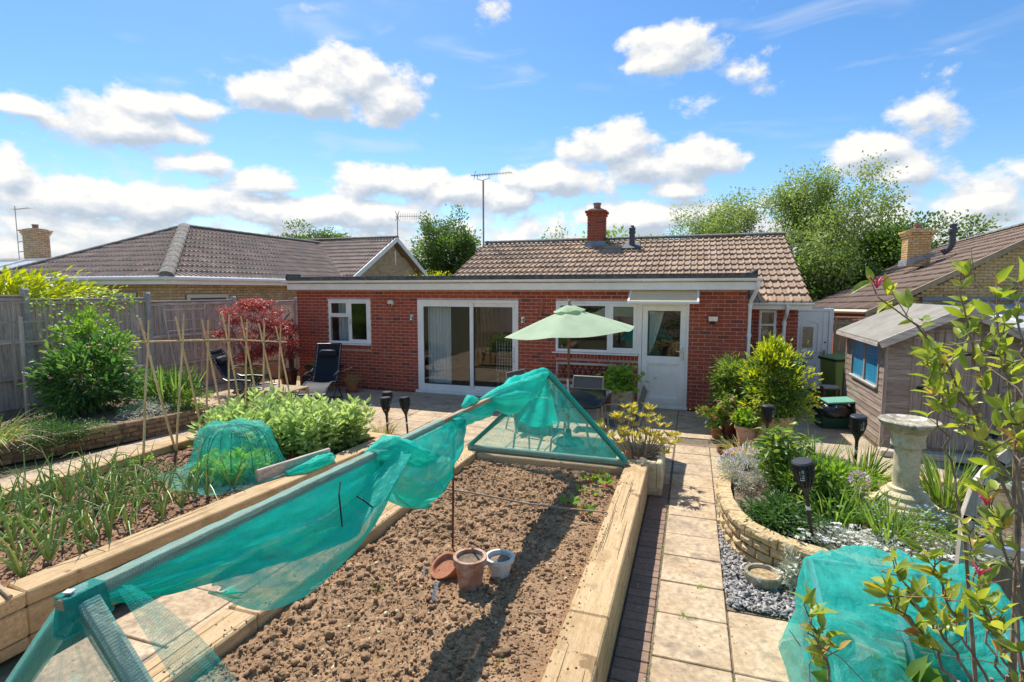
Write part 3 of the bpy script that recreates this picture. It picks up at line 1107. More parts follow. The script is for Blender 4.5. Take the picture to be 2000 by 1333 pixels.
while x < -8.05:
 y = 7.6
 while y < 10.6:
  slab(patio, x, x + .6, y, y + .6)
  y += .6
 x += .6
mb = MB()
mb.span((1.42, 6.75, -.05), (3.4, 14.2, -.004))
o = mb.build('side_path', M['concrete'])
tag(o, 'pale concrete side path running to the white gate', None, None, 'structure')
mb = MB()
mb.lathe([(.17, -.003), (.17, .001), (0.02, .0012)], 20, (1.85, 9.35, 0))
o = one('drain_cover', mb, M['post_concrete'], 'small round pale drain cover set in the concrete side path', 'drain cover')
o.scale = (1, .8, 1)

# ------------------------------------------------------------------ the bungalow
WY, WX0, WX1 = 10.85, -9.32, .965
house = thing('brick_bungalow', 'single-storey red brick bungalow with flat-roofed rear extension and brown tiled roof', 'house', (-4.2, 11, 0))
OPEN = [(-8.39, -7.21, 1.075, 2.13), (-5.96, -3.535, .0, 2.13), (-2.706, -1.003, 1.075, 2.127), (-1.003, -.06, .0, 2.10)]
op_u = [(a - WX0, b - WX0, c, d) for a, b, c, d in OPEN]
mb = MB()
panel_with_holes(mb, (WX0, WY + .005, 0), (1, 0, 0), (0, -1, 0), WX1 - WX0, 0, 2.40, op_u, .10)
mb.span((WX1 - .10, WY + .11, 0), (WX1 - .006, 12.05, 2.40))
mb.span((WX0 + .006, WY + .11, 0), (WX0 + .10, 15.0, 2.40))
mb.build('wall', M['mortar'], house)
sold = [(-8.39 - WX0, -7.21 - WX0, .93, 1.045), (-2.706 - WX0, -1.003 - WX0, .93, 1.045)]
brick_wall(house, (WX0, WY + .022, 0), (1, 0, 0), (0, -1, 0), WX1 - WX0, 2.36, op_u, M['brick'], 'house_brick', soldier=sold, n_ind=300, depth=.05, z0=.0, ch=.004)
brick_wall(house, (WX1 - .022, WY + .06, 0), (0, 1, 0), (1, 0, 0), 1.1, 2.36, [], M['brick'], 'house_brick', n_ind=0, depth=.05, seed=4, stuffname='side_brickwork')
MX1 = 2.0
mb = MB()
wop = [(1.30 - .9, 1.62 - .9, 1.08, 1.94)]
panel_with_holes(mb, (.9, 12.0, 0), (1, 0, 0), (0, -1, 0), MX1 - .9, 0, 2.02, wop, .10)
mb.span((MX1 - .10, 12.11, 0), (MX1, 19.0, 2.02))
mb.build('rear_wall', M['mortar'], house)
brick_wall(house, (.97, 12.0 + .015, 0), (1, 0, 0), (0, -1, 0), MX1 - .97 + .02, 2.02, [(1.30 - .97, 1.62 - .97, 1.08, 1.94)], M['brick'], 'house_brick', n_ind=0, depth=.05, seed=6, stuffname='rear_brickwork')
mb = MB()
mb.span((-9.15, 14.55, .0), (.85, 14.65, 2.35))
mb.span((-9.2, 11.0, 2.365), (.85, 14.6, 2.39))
mb.span((-6.72, 11.0, 0.01), (-6.62, 14.5, 2.36))
mb.span((-3.22, 11.0, 0.01), (-3.12, 14.5, 2.36))
mb.build('inner_wall', M['room'], house)
mb = MB()
mb.span((-9.15, 10.97, -.02), (.85, 14.55, .03))
mb.build('inner_floor', M['roomfloor'], house)
mb = MB()
mb.span((-9.40, 10.62, 2.355), (1.09, 10.645, 2.50), .5, .003)
mb.span((1.075, 10.645, 2.357), (1.094, 12.3, 2.50))
mb.span((-9.40, 10.645, 2.357), (-9.383, 13.0, 2.50))
mb.span((-9.38, 10.64, 2.372), (1.07, 10.83, 2.384))
mb.span((.96, 10.83, 2.374), (1.07, 12.1, 2.386))
mb.build('fascia', M['pvc'], house)
mb = MB()
for xf in (-8.65, -5.1, -1.55):
 mb.span((xf, 10.612, 2.357), (xf + .05, 10.619, 2.49))
for xf in np.arange(-9.1, 1.0, .82):
 mb.tube([(xf, 10.611, 2.43), (xf, 10.621, 2.43)], .006, 6)
mb.build('fascia_joint', M['darkgrey'] if False else M['pvc'], house)
mb = MB()
g = []
xs_ = [-9.46, 1.17]
prof = [(.055 * math.cos(t), .055 * math.sin(t)) for t in np.linspace(math.pi, 2 * math.pi, 9)]
vs_ = []
for xq in xs_:
 for (py, pz) in prof: vs_.append((xq, 10.56 + py, 2.565 + pz))
 for (py, pz) in prof[::-1]: vs_.append((xq, 10.56 + py * .92, 2.565 + pz * .92 + .001))
kk = 18
fs = [(i, (i + 1) % kk, kk + (i + 1) % kk, kk + i) for i in range(kk)] + [tuple(range(kk))[::-1], tuple(range(kk, 2 * kk))]
mb.add(vs_, fs)
gut = mb.build('gutter', M['pvc'], house, smooth=True)
mb = MB()
for xq in np.arange(-9.0, 1.1, .9):
 for a in range(8):
  t0, t1 = math.pi + math.pi * a / 8, math.pi + math.pi * (a + 1) / 8
  mb.beam((xq, 10.56 + .058 * math.cos(t0), 2.566 + .058 * math.sin(t0)), (xq, 10.56 + .058 * math.cos(t1), 2.566 + .058 * math.sin(t1)), .03, .005)
mb.build('bracket', M['pvc'], gut)
mb = MB()
mb.span((-9.42, 10.60, 2.58), (1.10, 10.66, 2.665), .5, .006)
mb.prism([(-9.42, 10.60, 2.665), (-9.42, 10.60, 2.60), (-9.36, 10.60, 2.665), (-9.40, 10.60, 2.74)], (0, .5, 0))
mb.prism([(1.10, 10.61, 2.66), (1.10, 10.61, 2.74), (1.03, 10.61, 2.69), (.98, 10.61, 2.66)], (0, 2.3, 0))
mb.span((-9.42, 10.66, 2.50), (1.10, 13.1, 2.65))
mb.build('felt_roof', M['felt'], house)
EY, EZ, RY, RZ = 11.70, 2.10, 15.6, 3.76
SL = math.hypot(RY - EY, RZ - EZ)
sd = Vector((0, (RY - EY) / SL, (RZ - EZ) / SL))
sn = Vector((0, -sd.z, sd.y))
RXL, RXR = -6.12, 2.20
roofp = MB()
roofp.add([(RXL + .04, EY + .03, EZ - .03), (RXR - .04, EY + .03, EZ - .03), (RXR - .04, RY, RZ - .03), (RXL + .04, RY, RZ - .03),
   (RXR - .04, 19.5, EZ - .03), (RXL + .04, 19.5, EZ - .03)], [(0, 1, 2, 3), (3, 2, 4, 5)])
roof = roofp.build('roof', M['tile'], house)
vcut = (12.95 - EY) / (RY - EY) * SL
tile_roof(roof, lambda u, v: (u, EY + sd.y * v, EZ + sd.z * v), sn, lambda v: (1.02 if v < vcut - .2 else RXL), lambda v: RXR, 12, SL / 12, .30, M['tile'], 300)
ridge_caps(roof, (RXL - .02, RY, RZ + .05), (RXR + .02, RY, RZ + .05), M['ridge'])
mb = MB()
mb.beam((RXR - .02, EY, EZ - .04), (RXR - .02, RY, RZ - .04), .03, .10)
mb.span((1.10, EY - .03, EZ - .13), (RXR, EY - .005, EZ - .02))
mb.span((1.10, EY - .005, EZ - .128), (RXR - .03, 12.0, EZ - .115))
mb.build('eaves_board', M['pvc'], house)
mb = MB()
mb.prism([(MX1 - .05, 12.0, 2.02), (MX1 - .05, 19.2, 2.02), (MX1 - .05, RY, RZ - .12)], (.04, 0, 0))
mb.build('gable_wall', M['brick'], house)
mb = MB()
prof = [(.05 * math.cos(t), .05 * math.sin(t)) for t in np.linspace(math.pi, 2 * math.pi, 7)]
vs_ = []
for xq in (1.12, RXR + .02):
 for (py, pz) in prof: vs_.append((xq, EY - .085 + py, EZ + .0 + pz))
 for (py, pz) in prof[::-1]: vs_.append((xq, EY - .085 + py * .9, EZ + .0 + pz * .9 + .001))
kk = 14
mb.add(vs_, [(i, (i + 1) % kk, kk + (i + 1) % kk, kk + i) for i in range(kk)] + [tuple(range(kk))[::-1], tuple(range(kk, 2 * kk))])
mb.build('eaves_gutter', M['pvc'], house, smooth=True)
mb = MB()
mb.tube([(1.11, 10.56, 2.51), (1.11, 10.56, 2.42), (1.08, 10.70, 2.30), (1.03, 10.84, 2.16), (1.015, 10.90, 2.06), (1.015, 10.90, 1.12), (1.03, 10.86, 1.0), (1.16, 10.7, .92), (1.22, 10.62, .90)], .036, 10)
for zq in (2.08, 1.5, 1.1):
 mb.lathe([(.046, zq - .03), (.046, zq + .03)], 10, (1.015, 10.90, 0))
mb.build('downpipe', M['pvc'], house, smooth=True)
mb = MB()
mb.tube([(1.76, 11.62, 2.06), (1.76, 11.62, 1.98), (1.76, 11.72, 1.86), (1.76, 11.93, 1.76), (1.76, 11.94, 1.66), (1.76, 11.94, .55), (1.78, 11.9, .45)], .036, 10)
for zq in (1.68, 1.1):
 mb.lathe([(.046, zq - .03), (.046, zq + .03)], 10, (1.76, 11.94, 0))
mb.build('downpipe', M['pvc'], house, smooth=True)

def chimney(parent, cx, cy, zb, zt, w, bmat, mmat, pot=True, capr=2, dd=None, key='chimney_brick', seed=1, nind=120):
 rl = random.Random(seed)
 dd = dd or w
 st = MB()
 st.span((cx - w / 2 + .012, cy - dd / 2 + .012, zb), (cx + w / 2 - .012, cy + dd / 2 - .012, zt))
 stack = st.build('chimney', M['mortar_pale'] if mmat is M['mortar'] else mmat, parent)
 rows = int((zt - zb) / .075)
 off = wl(parent)
 cnt = 0
 for i in range(rows):
  ex = .03 * max(0, i - rows + 1 + capr) if i >= rows - capr else 0
  z_ = zb + i * .075 + .0375
  for (ax, sg) in (('x', -1), ('x', 1), ('y', -1), ('y', 1)):
   W_ = (w if ax == 'y' else dd) + 2 * ex
   nb = max(1, int(round(W_ / .225)))
   sh = .5 if i % 2 else 0
   ed = [max(0.0, min(1.0, (q + sh - (.5 if i % 2 else 0) * 2 * 0) / nb)) for q in range(nb + 1)]
   if i % 2:
    ed = [0] + [(q + .5) / nb for q in range(nb)] + [1]
   for a, b in zip(ed[:-1], ed[1:]):
    if b - a < .02: continue
    c_ = ((a + b) / 2 - .5) * W_
    s_ = (b - a) * W_ - .016
    if ax == 'y':
     p, sz = (cx + c_, cy + sg * (dd / 2 + ex - .02), z_), (s_, .05, .060)
    else:
     p, sz = (cx + sg * (w / 2 + ex - .02), cy + c_, z_), (.05, s_, .060)
    ms = brick_mesh(key, sz, .003, bmat)
    o = link_mesh('brick', ms[int(rl.random() * len(ms))], None, stack)
    o.location = Vector(p) - off
 if pot:
  pt = MB()
  pt.lathe([(.13, zt - .02), (.125, zt + .03), (.10, zt + .05), (.10, zt + .16), (.115, zt + .165), (.115, zt + .20), (.085, zt + .205), (.08, zt + .1)], 16, (cx, cy, 0))
  pt.build('chimney_pot', M['terra_old'], stack, smooth=True)
 cp = MB()
 cp.lathe([(w * .66, zt), (w * .45, zt + .035), (.13, zt + .05)], 4, (cx, cy, 0), M=rotm(0, 0, R(45)))
 cp.build('flaunching', M['mortar_old'], stack)
 return stack

st = chimney(house, -2.65, 15.35, 3.60, 4.60, .46, M['brick'], M['mortar'])
mb = MB()
mb.prism([(-2.98, 15.05, 3.53), (-2.32, 15.05, 3.53), (-2.38, 15.09, 3.72), (-2.92, 15.09, 3.72)], (0, .5, .02))
mb.build('flashing', M['lead'], st)
mb = MB()
mb.lathe([(.075, 3.45), (.075, 3.88), (.095, 3.885), (.095, 3.94), (.075, 3.945), (.075, 3.97), (.09, 3.975), (.085, 4.03), (.05, 4.06), (.05, 4.09), (.02, 4.10)], 16, (-1.62, 14.96, 0))
mb.prism([(-1.86, 14.72, 3.43), (-1.38, 14.72, 3.43), (-1.42, 15.12, 3.60), (-1.82, 15.12, 3.60)], (0, -.02, .045))
mb.build('flue', M['flue'], house, smooth=True)

# ---- windows and doors
def frame_rect(mb, x0, x1, z0, z1, y, w, d, ch=.006):
 """four bars"""
 mb.span((x0, y, z0), (x0 + w, y + d, z1), .5, ch)
 mb.span((x1 - w, y, z0), (x1, y + d, z1), .5, ch)
 mb.span((x0 + w - .004, y + .001, z1 - w), (x1 - w + .004, y + d - .001, z1 - .0005), .5, ch)
 mb.span((x0 + w - .004, y + .001, z0 + .0005), (x1 - w + .004, y + d - .001, z0 + w), .5, ch)

def pane(parent, x0, x1, z0, z1, y, mat='glass', name='pane'):
 mb = MB()
 mb.span((x0, y, z0), (x1, y + .006, z1))
 o = mb.build(name, M[mat], parent)
 g_ = MB()
 t = .008
 g_.span((x0 - .001, y - .006, z0), (x0 + t, y - .001, z1)); g_.span((x1 - t, y - .006, z0), (x1 + .001, y - .001, z1))
 g_.span((x0 + t, y - .006, z1 - t), (x1 - t, y - .001, z1)); g_.span((x0 + t, y - .006, z0), (x1 - t, y - .001, z0 + t))
 g_.build('gasket', M['darkgrey'], parent)
 return o

yf = WY - .012
mb = MB()
x0, x1, z0, z1 = OPEN[0]
frame_rect(mb, x0, x1, z0, z1, yf, .052, .07)
xm = -7.80
mb.span((xm - .03, yf + .001, z0 + .05), (xm + .03, yf + .069, z1 - .05), .5, .006)
mb.span((x0 + .05, yf + .002, 1.70), (xm - .03, yf + .068, 1.75), .5, .006)
w1 = mb.build('window', M['pvc'], house)
mb = MB()
frame_rect(mb, x0 + .045, xm - .022, 1.745, z1 - .045, yf - .018, .05, .03)
frame_rect(mb, xm + .022, x1 - .045, z0 + .045, z1 - .045, yf - .018, .055, .03)
mb.build('casement', M['pvc'], w1)
pane(w1, x0 + .09, xm - .07, 1.79, z1 - .09, yf + .01)
pane(w1, x0 + .05, xm - .03, z0 + .05, 1.70, yf + .02)
pane(w1, xm + .075, x1 - .098, z0 + .098, z1 - .098, yf + .01)
mb = MB()
mb.prism([(x0 - .06, WY - .075, z0 - .035), (x0 - .06, WY - .075, z0 - .018), (x0 - .06, WY + .06, z0 + .001), (x0 - .06, WY + .06, z0 - .035)], (x1 - x0 + .07, 0, 0))
mb.build('sill', M['pvc'], w1)
mb = MB()
mb.span((x0 + .15, yf - .03, z1 - .04), (x0 + .43, yf - .001, z1 - .018), .5, .003)
mb.build('trickle_vent', M['pvc'], w1)
mb = MB()
mb.span((xm + .04, yf - .035, 1.52), (xm + .058, yf - .019, 1.66), .5, .003)
mb.build('handle', M['steel'], w1)
x0, x1, z0, z1 = OPEN[1]
mb = MB()
frame_rect(mb, x0, x1, .06, z1, yf, .07, .10)
mb.span((x0 - .06, WY - .055, .0), (x1 + .05, WY + .05, .058), .5, .006)
sd_ = mb.build('sliding_door', M['pvc'], house)
xm = -4.66
mb = MB()
frame_rect(mb, x0 + .065, xm + .075, .125, z1 - .065, yf + .01, .085, .04)
mb.build('sash', M['pvc'], sd_)
mb = MB()
frame_rect(mb, xm - .015, x1 - .065, .125, z1 - .065, yf + .055, .085, .035)
mb.build('sash', M['pvc'], sd_)
pane(sd_, x0 + .15, xm - .01, .21, z1 - .15, yf + .028)
pane(sd_, xm + .07, x1 - .15, .21, z1 - .15, yf + .07)
mb = MB()
mb.tube([(x1 - .105, yf + .05, .78), (x1 - .105, yf - .0, .80), (x1 - .105, yf - .01, .95), (x1 - .105, yf + .0, 1.10), (x1 - .105, yf + .05, 1.12)], .014, 8)
mb.build('handle', M['pvc'], sd_, smooth=True)
mb = MB()
mb.span((-5.1, yf - .018, z1 - .05), (-4.5, yf - .001, z1 - .025), .5, .003)
mb.build('trickle_vent', M['pvc'], sd_)
x0, x1, z0, z1 = OPEN[2]
xm = -1.60
mb = MB()
frame_rect(mb, x0, x1, z0, z1, yf, .055, .07)
mb.span((xm - .033, yf + .001, z0 + .05), (xm + .033, yf + .069, z1 - .05), .5, .006)
mb.span((x0 + .05, yf + .002, 1.69), (xm - .033, yf + .068, 1.745), .5, .006)
w2 = mb.build('window', M['pvc'], house)
mb = MB()
frame_rect(mb, x0 + .048, xm - .024, 1.74, z1 - .046, yf - .018, .055, .03)
frame_rect(mb, xm + .024, x1 - .046, z0 + .046, z1 - .046, yf - .018, .065, .03)
mb.build('casement', M['pvc'], w2)
pane(w2, x0 + .10, xm - .076, 1.79, z1 - .098, yf + .01)
pane(w2, x0 + .055, xm - .033, z0 + .055, 1.69, yf + .02)
pane(w2, xm + .087, x1 - .108, z0 + .108, z1 - .108, yf + .01)
mb = MB()
mb.prism([(x0 - .06, WY - .075, z0 - .035), (x0 - .06, WY - .075, z0 - .018), (x0 - .06, WY + .06, z0 + .001), (x0 - .06, WY + .06, z0 - .035)], (x1 - x0 + .05, 0, 0))
mb.build('sill', M['pvc'], w2)
mb = MB()
mb.span((x0 + .33, yf - .03, z1 - .042), (x0 + .63, yf - .001, z1 - .018), .5, .003)
mb.build('trickle_vent', M['pvc'], w2)
x0, x1, z0, z1 = OPEN[3]
mb = MB()
frame_rect(mb, x0, x1, .055, z1, yf, .06, .08)
mb.span((x0 - .02, WY - .05, .0), (x1 + .02, WY + .05, .054), .5, .006)
dr = mb.build('door', M['pvc'], house)
mb = MB()
dx0, dx1, dz0, dz1 = x0 + .068, x1 - .052, .11, z1 - .052
frame_rect(mb, dx0, dx1, dz0, dz1, yf - .018, .105, .06)
mb.span((dx0 + .10, yf - .017, .90), (dx1 - .10, yf + .040, 1.05), .5, .006)
mb.span((dx0 + .10, yf + .012, dz0 + .10), (dx1 - .10, yf + .03, .90), .5, .003)
frame_rect(mb, dx0 + .095, dx1 - .095, dz0 + .10, .905, yf - .008, .03, .025)
mb.build('door_leaf', M['pvc'], dr)
pane(dr, dx0 + .105, dx1 - .105, 1.05, dz1 - .105, yf + .01)
mb = MB()
mb.span((dx1 - .055, yf - .03, .98), (dx1 - .025, yf - .016, 1.24), .5, .004)
mb.beam((dx1 - .04, yf - .05, 1.16), (dx1 - .17, yf - .05, 1.165), .018, .022, .5, .004)
mb.tube([(dx1 - .04, yf - .02, 1.16), (dx1 - .04, yf - .055, 1.16)], .012, 8)
mb.build('handle', M['steel'], dr)
mb = MB()
for zq in (.35, .80, 1.42, 1.92):
 mb.tube([(dx0 - .012, yf - .015, zq), (dx0 - .012, yf - .015, zq + .11)], .011, 8)
mb.build('hinge', M['pvc'], dr)
mb = MB()
frame_rect(mb, 1.30, 1.62, 1.08, 1.94, 11.985, .05, .07)
mb.span((1.35, 11.986, 1.62), (1.57, 12.05, 1.665), .5, .005)
mb.span((1.25, 11.92, 1.045), (1.66, 12.04, 1.078))
w3 = mb.build('window', M['pvc'], house)
pane(w3, 1.35, 1.57, 1.13, 1.62, 12.0)
pane(w3, 1.35, 1.57, 1.665, 1.89, 12.0)

# ---- things behind the glass
def blind(name, label, x0, x1, z0, z1, y, pitch, amp, mat='curtain'):
 k = int((x1 - x0) / pitch)
 V, F = [], []
 xs = np.linspace(x0, x1, k * 4 + 1)
 for zz in (z0, z1):
  for i, xq in enumerate(xs):
   V.append((xq, y + amp * math.sin(i * math.pi / 2 + .3 * math.sin(i * .7)), zz))
 n_ = len(xs)
 F = [(i, i + 1, n_ + i + 1, n_ + i) for i in range(n_ - 1)]
 b = MB()
 b.add(V, F)
 return one(name, b, M[mat], label, 'curtain', smooth=True)

blind('curtain', 'pale pleated curtain hanging at the left pane of the patio door', -5.80, -5.22, .20, 2.02, 11.06, .08, .02)
blind('curtain', 'pale curtain hanging in the small left bedroom window', -8.25, -7.98, 1.08, 2.08, 11.05, .09, .025)
mb = MB()
V = []
for i in range(9):
 for j in range(13):
  s, t = i / 8, j / 12
  xw = .30 * (1 - t) ** .8 * s + .02
  V.append((-.83 + xw, 11.0 + .015 * math.sin(s * 22), 2.0 - t * .95))
F = [(i * 13 + j, (i + 1) * 13 + j, (i + 1) * 13 + j + 1, i * 13 + j + 1) for i in range(8) for j in range(12)]
mb.add(V, F)
one('curtain', mb, M['curtain'], 'white curtain tied to the left behind the back door glass', 'curtain', smooth=True)
dch = thing('dining_chair', 'dining chair with dark checked cover seen through the patio door', 'chair', (-4.25, 12.3, .03))
mb = MB()
mb.span((-4.5, 12.1, .42), (-4.02, 12.55, .50), .5, .01)
mb.span((-4.5, 12.08, .35), (-4.02, 12.14, 1.12), .5, .01)
mb.build('cover', M['navy'], dch)
for (qx, qy) in ((-4.46, 12.12), (-4.06, 12.12), (-4.46, 12.5), (-4.06, 12.5)):
 mb = MB(); mb.span((qx - .02, qy - .02, .03), (qx + .02, qy + .02, .42)); mb.build('leg', M['timber_z'], dch)
mb = MB()
for q in range(7):
 mb.span((-4.49 + q * .07, 12.077, .36), (-4.478 + q * .07, 12.079, 1.11))
for q in range(9):
 mb.span((-4.495, 12.0775, .38 + q * .08), (-4.025, 12.0785, .388 + q * .08))
mb.build('check_line', M['cord'], dch)
dt = thing('dining_table', 'white dining table indoors behind the sliding door', 'table', (-3.75, 12.9, .03))
mb = MB(); mb.span((-4.0, 12.4, .70), (-3.35, 13.5, .745), .5, .005); mb.build('table_top', M['pvc'], dt)
for (qx, qy) in ((-3.95, 12.45), (-3.4, 12.45), (-3.95, 13.45), (-3.4, 13.45)):
 mb = MB(); mb.span((qx - .03, qy - .03, .03), (qx + .03, qy + .03, .70)); mb.build('leg', M['pvc'], dt)

can = thing('door_canopy', 'white framed cream canopy over the back door', 'canopy', (-.53, 10.8, 2.1))
mb = MB()
n_ = 8
V, F = [], []
for i in range(n_ + 1):
 t = i / n_
 y_ = WY - .03 - .62 * t
 z_ = 2.375 - .20 * t - .06 * t * t
 V += [(-1.13, y_, z_), (.07, y_, z_), (-1.13, y_, z_ - .006), (.07, y_, z_ - .006)]
for i in range(n_):
 b = i * 4
 F += [(b, b + 1, b + 5, b + 4), (b + 2, b + 6, b + 7, b + 3)]
mb.add(V, F)
mb.build('canopy_sheet', M['canopy'], can, smooth=True)
for xq in (-1.15, .09):
 mb = MB()
 for i in range(n_):
  t0, t1 = i / n_, (i + 1) / n_
  mb.beam((xq, WY - .02 - .63 * t0, 2.38 - .20 * t0 - .06 * t0 * t0), (xq, WY - .02 - .63 * t1, 2.38 - .20 * t1 - .06 * t1 * t1), .035, .045)
 mb.beam((xq, WY - .03, 2.12), (xq, WY - .60, 2.13), .03, .03)
 mb.build('bracket', M['pvc'], can)
mb = MB()
mb.span((-1.17, WY - .67, 2.10), (.11, WY - .635, 2.15), .5, .006)
mb.build('front_bar', M['pvc'], can)

def wall_light(x, z, label):
 t = thing('wall_light', label, 'light', (x, WY, z), 'steel lantern lights by the patio door')
 mb = MB(); mb.span((x - .04, WY - .02, z - .085), (x + .04, WY - .001, z + .085), .5, .004); mb.build('back_plate', M['steel'], t)
 mb = MB(); mb.lathe([(.028, z - .05), (.03, z - .02), (.022, z), (.03, z + .02), (.028, z + .05)], 12, (x, WY - .05, 0)); mb.build('lamp_tube', M['steel'], t, smooth=True)
 mb = MB(); mb.lathe([(.022, z - .075), (.022, z - .05)], 12, (x, WY - .05, 0)); mb.build('lens', M['darkgrey'], t)

wall_light(-6.10, 1.71, 'steel wall lantern left of the patio door')
wall_light(-3.43, 1.70, 'steel wall lantern right of the patio door')
t = thing('security_light', 'small steel floodlight with sensor on brick right of the back door', 'light', (.375, WY, 1.8))
mb = MB(); mb.prism([(.29, WY - .002, 1.87), (.46, WY - .002, 1.87), (.45, WY - .002, 1.78), (.30, WY - .002, 1.78)], (0, -.09, -.02)); mb.build('lamp_head', M['steel'], t)
mb = MB(); mb.lathe([(.03, 1.70), (.045, 1.73), (.045, 1.765)], 12, (.37, WY - .06, 0)); mb.build('sensor', M['darkgrey'], t, smooth=True)
t = thing('alarm_box', 'small cream sensor lamp on brick beside the left window', 'sensor', (-6.62, WY, 2.05))
mb = MB(); mb.box((-6.62, WY - .06, 2.06), (.15, .12, .13), None, .5, .035); mb.build('housing', M['pvc_cream'], t, smooth=True)
for q in (-.035, .035):
 mb = MB(); mb.lathe([(.022, 0), (.022, .012)], 10, (-6.62 + q, WY - .125, 2.015), M=rotm(R(90))); mb.build('lens', M['blackplastic'], t)
for q in (-6.66, -6.50):
 mb = MB(); mb.tube([(q, WY, 1.90), (q, WY - .03, 1.89), (q, WY - .035, 1.86), (q, WY - .015, 1.845)], .005, 6)
 one('wall_hook', mb, M['cord'], 'small white hook on bricks under the cream sensor lamp', 'hook', 'pair of wall hooks')
mb = MB(); mb.tube([(-2.99, WY - .01, 2.08), (-3.0, WY - .03, 1.98), (-3.02, WY - .035, 1.88), (-3.06, WY - .03, 1.80)], [.012, .028, .03, .008], 8)
one('wall_ornament', mb, M['terra'], 'small orange ornament hanging on bricks above the umbrella', 'ornament', smooth=True)
t = thing('aerial_mast', 'tall grey television aerial mast at the left end of the brown roof', 'aerial', (-6.3, 15.8, 3.0))
mb = MB(); mb.tube([(-6.3, 15.8, 3.0), (-6.3, 15.8, 5.75)], .028, 8); mb.build('pole', M['post_concrete'], t)
mb = MB()
mb.tube([(-6.7, 15.8, 5.92), (-5.85, 15.8, 5.92)], .012, 6)
mb.tube([(-6.3, 15.8, 5.72), (-6.3, 15.8, 5.76), (-6.1, 15.8, 5.80), (-6.1, 15.8, 5.92)], .010, 6)
mb.tube([(-6.3, 15.8, 5.74), (-6.5, 15.8, 5.80), (-6.5, 15.8, 5.92)], .010, 6)
for q in np.linspace(-6.65, -5.4, 14):
 mb.tube([(q, 15.62, 5.92), (q, 15.98, 5.92)], .006, 5)
mb.tube([(-6.62, 15.8, 5.78), (-6.55, 15.8, 6.06)], .008, 5)
mb.tube([(-5.9, 15.8, 5.92), (-5.35, 15.8, 5.93)], .008, 5)
mb.build('antenna', M['post_concrete'], t)

# ------------------------------------------------------------------ left neighbour
nb = thing('neighbour_bungalow', 'buff brick bungalow with grey hipped tiled roof beyond the left fence', 'house', (-15.5, 14, 0))
EX, EYN, EZN, AP = -12.0, 9.54, 2.66, 3.5
rise = AP * math.tan(R(25.8))
apx = (EX - AP, EYN + AP, EZN + rise)
sl = math.hypot(AP, rise)
cz, szn = AP / sl, rise / sl
rows = 11
gz = sl / rows
mb = MB()
e = .03
mb.add([(EX - 2 * AP, EYN, EZN - e), (EX, EYN, EZN - e), (apx[0], apx[1], apx[2] - e), (EX, 20.0, EZN - e), (apx[0], 20.0, apx[2] - e), (EX - 2 * AP, 20, EZN - e)],
  [(0, 1, 2), (1, 3, 4, 2), (0, 2, 4, 5)])
nroof = mb.build('roof', M['tile_grey'], nb)
tile_roof(nroof, lambda u, v: (EX - 2 * AP + u, EYN + cz * v, EZN + szn * v), (0, -szn, cz), lambda v: cz * v, lambda v: 2 * AP - cz * v, rows, gz, .30, M['tile_grey'], 150, 5)
tile_roof(nroof, lambda u, v: (EX - cz * v, EYN + u, EZN + szn * v), (szn, 0, cz), lambda v: cz * v, lambda v: 9.5, rows, gz, .30, M['tile_grey'], 150, 6)
ridge_caps(nroof, (EX + .05, EYN - .05, EZN + .06), (apx[0], apx[1], apx[2] + .05), M['ridge'], .17, .46, 'hip_tile')
ridge_caps(nroof, (EX - 2 * AP, EYN, EZN + .05), (apx[0], apx[1], apx[2] + .05), M['ridge'], .13)
ridge_caps(nroof, (apx[0], apx[1], apx[2] + .05), (apx[0], 20.0, apx[2] + .05), M['ridge'], .13)
GX, GY0, GY1, GZ, GRY, GRZ = -11.75, 16.3, 23.2, 2.55, 19.75, 4.50
gsl = math.hypot(GRY - GY0, GRZ - GZ)
gc, gs = (GRY - GY0) / gsl, (GRZ - GZ) / gsl
mb = MB()
mb.add([(-26, GY0, GZ - e), (GX, GY0, GZ - e), (GX, GRY, GRZ - e), (-26, GRY, GRZ - e), (GX, GY1, GZ - e), (-26, GY1, GZ - e)], [(0, 1, 2, 3), (3, 2, 4, 5)])
groof = mb.build('wing_roof', M['tile_grey'], nb)
tile_roof(groof, lambda u, v: (GX - 8 + u, GY0 + gc * v, GZ + gs * v), (0, -gs, gc), lambda v: 0, lambda v: 8.0, 12, gsl / 12, .30, M['tile_grey'], 120, 7)
ridge_caps(groof, (GX - 12, GRY, GRZ + .05), (GX + .02, GRY, GRZ + .05), M['ridge'], .13)
for (ya, yb) in ((GY0 - .1, GRY), (GY1 + .1, GRY)):
 mb = MB()
 za = GZ - .06
 mb.prism([(GX - .01, ya, za - .10), (GX - .01, yb, GRZ - .14), (GX - .01, yb, GRZ + .06), (GX - .01, ya, za + .10)], (.035, 0, 0))
 mb.build('barge_board', M['pvc'], groof)
mb = MB()
mb.prism([(GX - .35, GY0 + .3, 0), (GX - .35, GY1 - .3, 0), (GX - .35, GY1 - .3, 2.4), (GX - .35, GRY, GRZ - .18), (GX - .35, GY0 + .3, 2.4)], (.05, 0, 0))
mb.build('gable_wall', M['mortar_pale'], nb)
brick_wall(nb, (GX - .29, GY0 + .3, 1.9), (0, 1, 0), (1, 0, 0), GY1 - GY0 - .6, 2.5, [], M['brick_buff'], 'buff_brick', n_ind=60, depth=.05, seed=12, stuffname='gable_brickwork',
   cut=lambda u, z: 1.9 + z < GRZ - .2 - abs(GY0 + .3 + u - GRY) * .562)
mb = MB()
mb.tube([(GX + .0, GRY - .25, 3.9), (GX + .05, GRY - .25, 3.95), (GX + .06, GRY - .25, 3.4)], .03, 8)
mb.build('bracket_lamp', M['pvc'], nb)
mb = MB()
mb.span((-19.0, 10.05, 0), (-12.5, 10.15, 2.50))
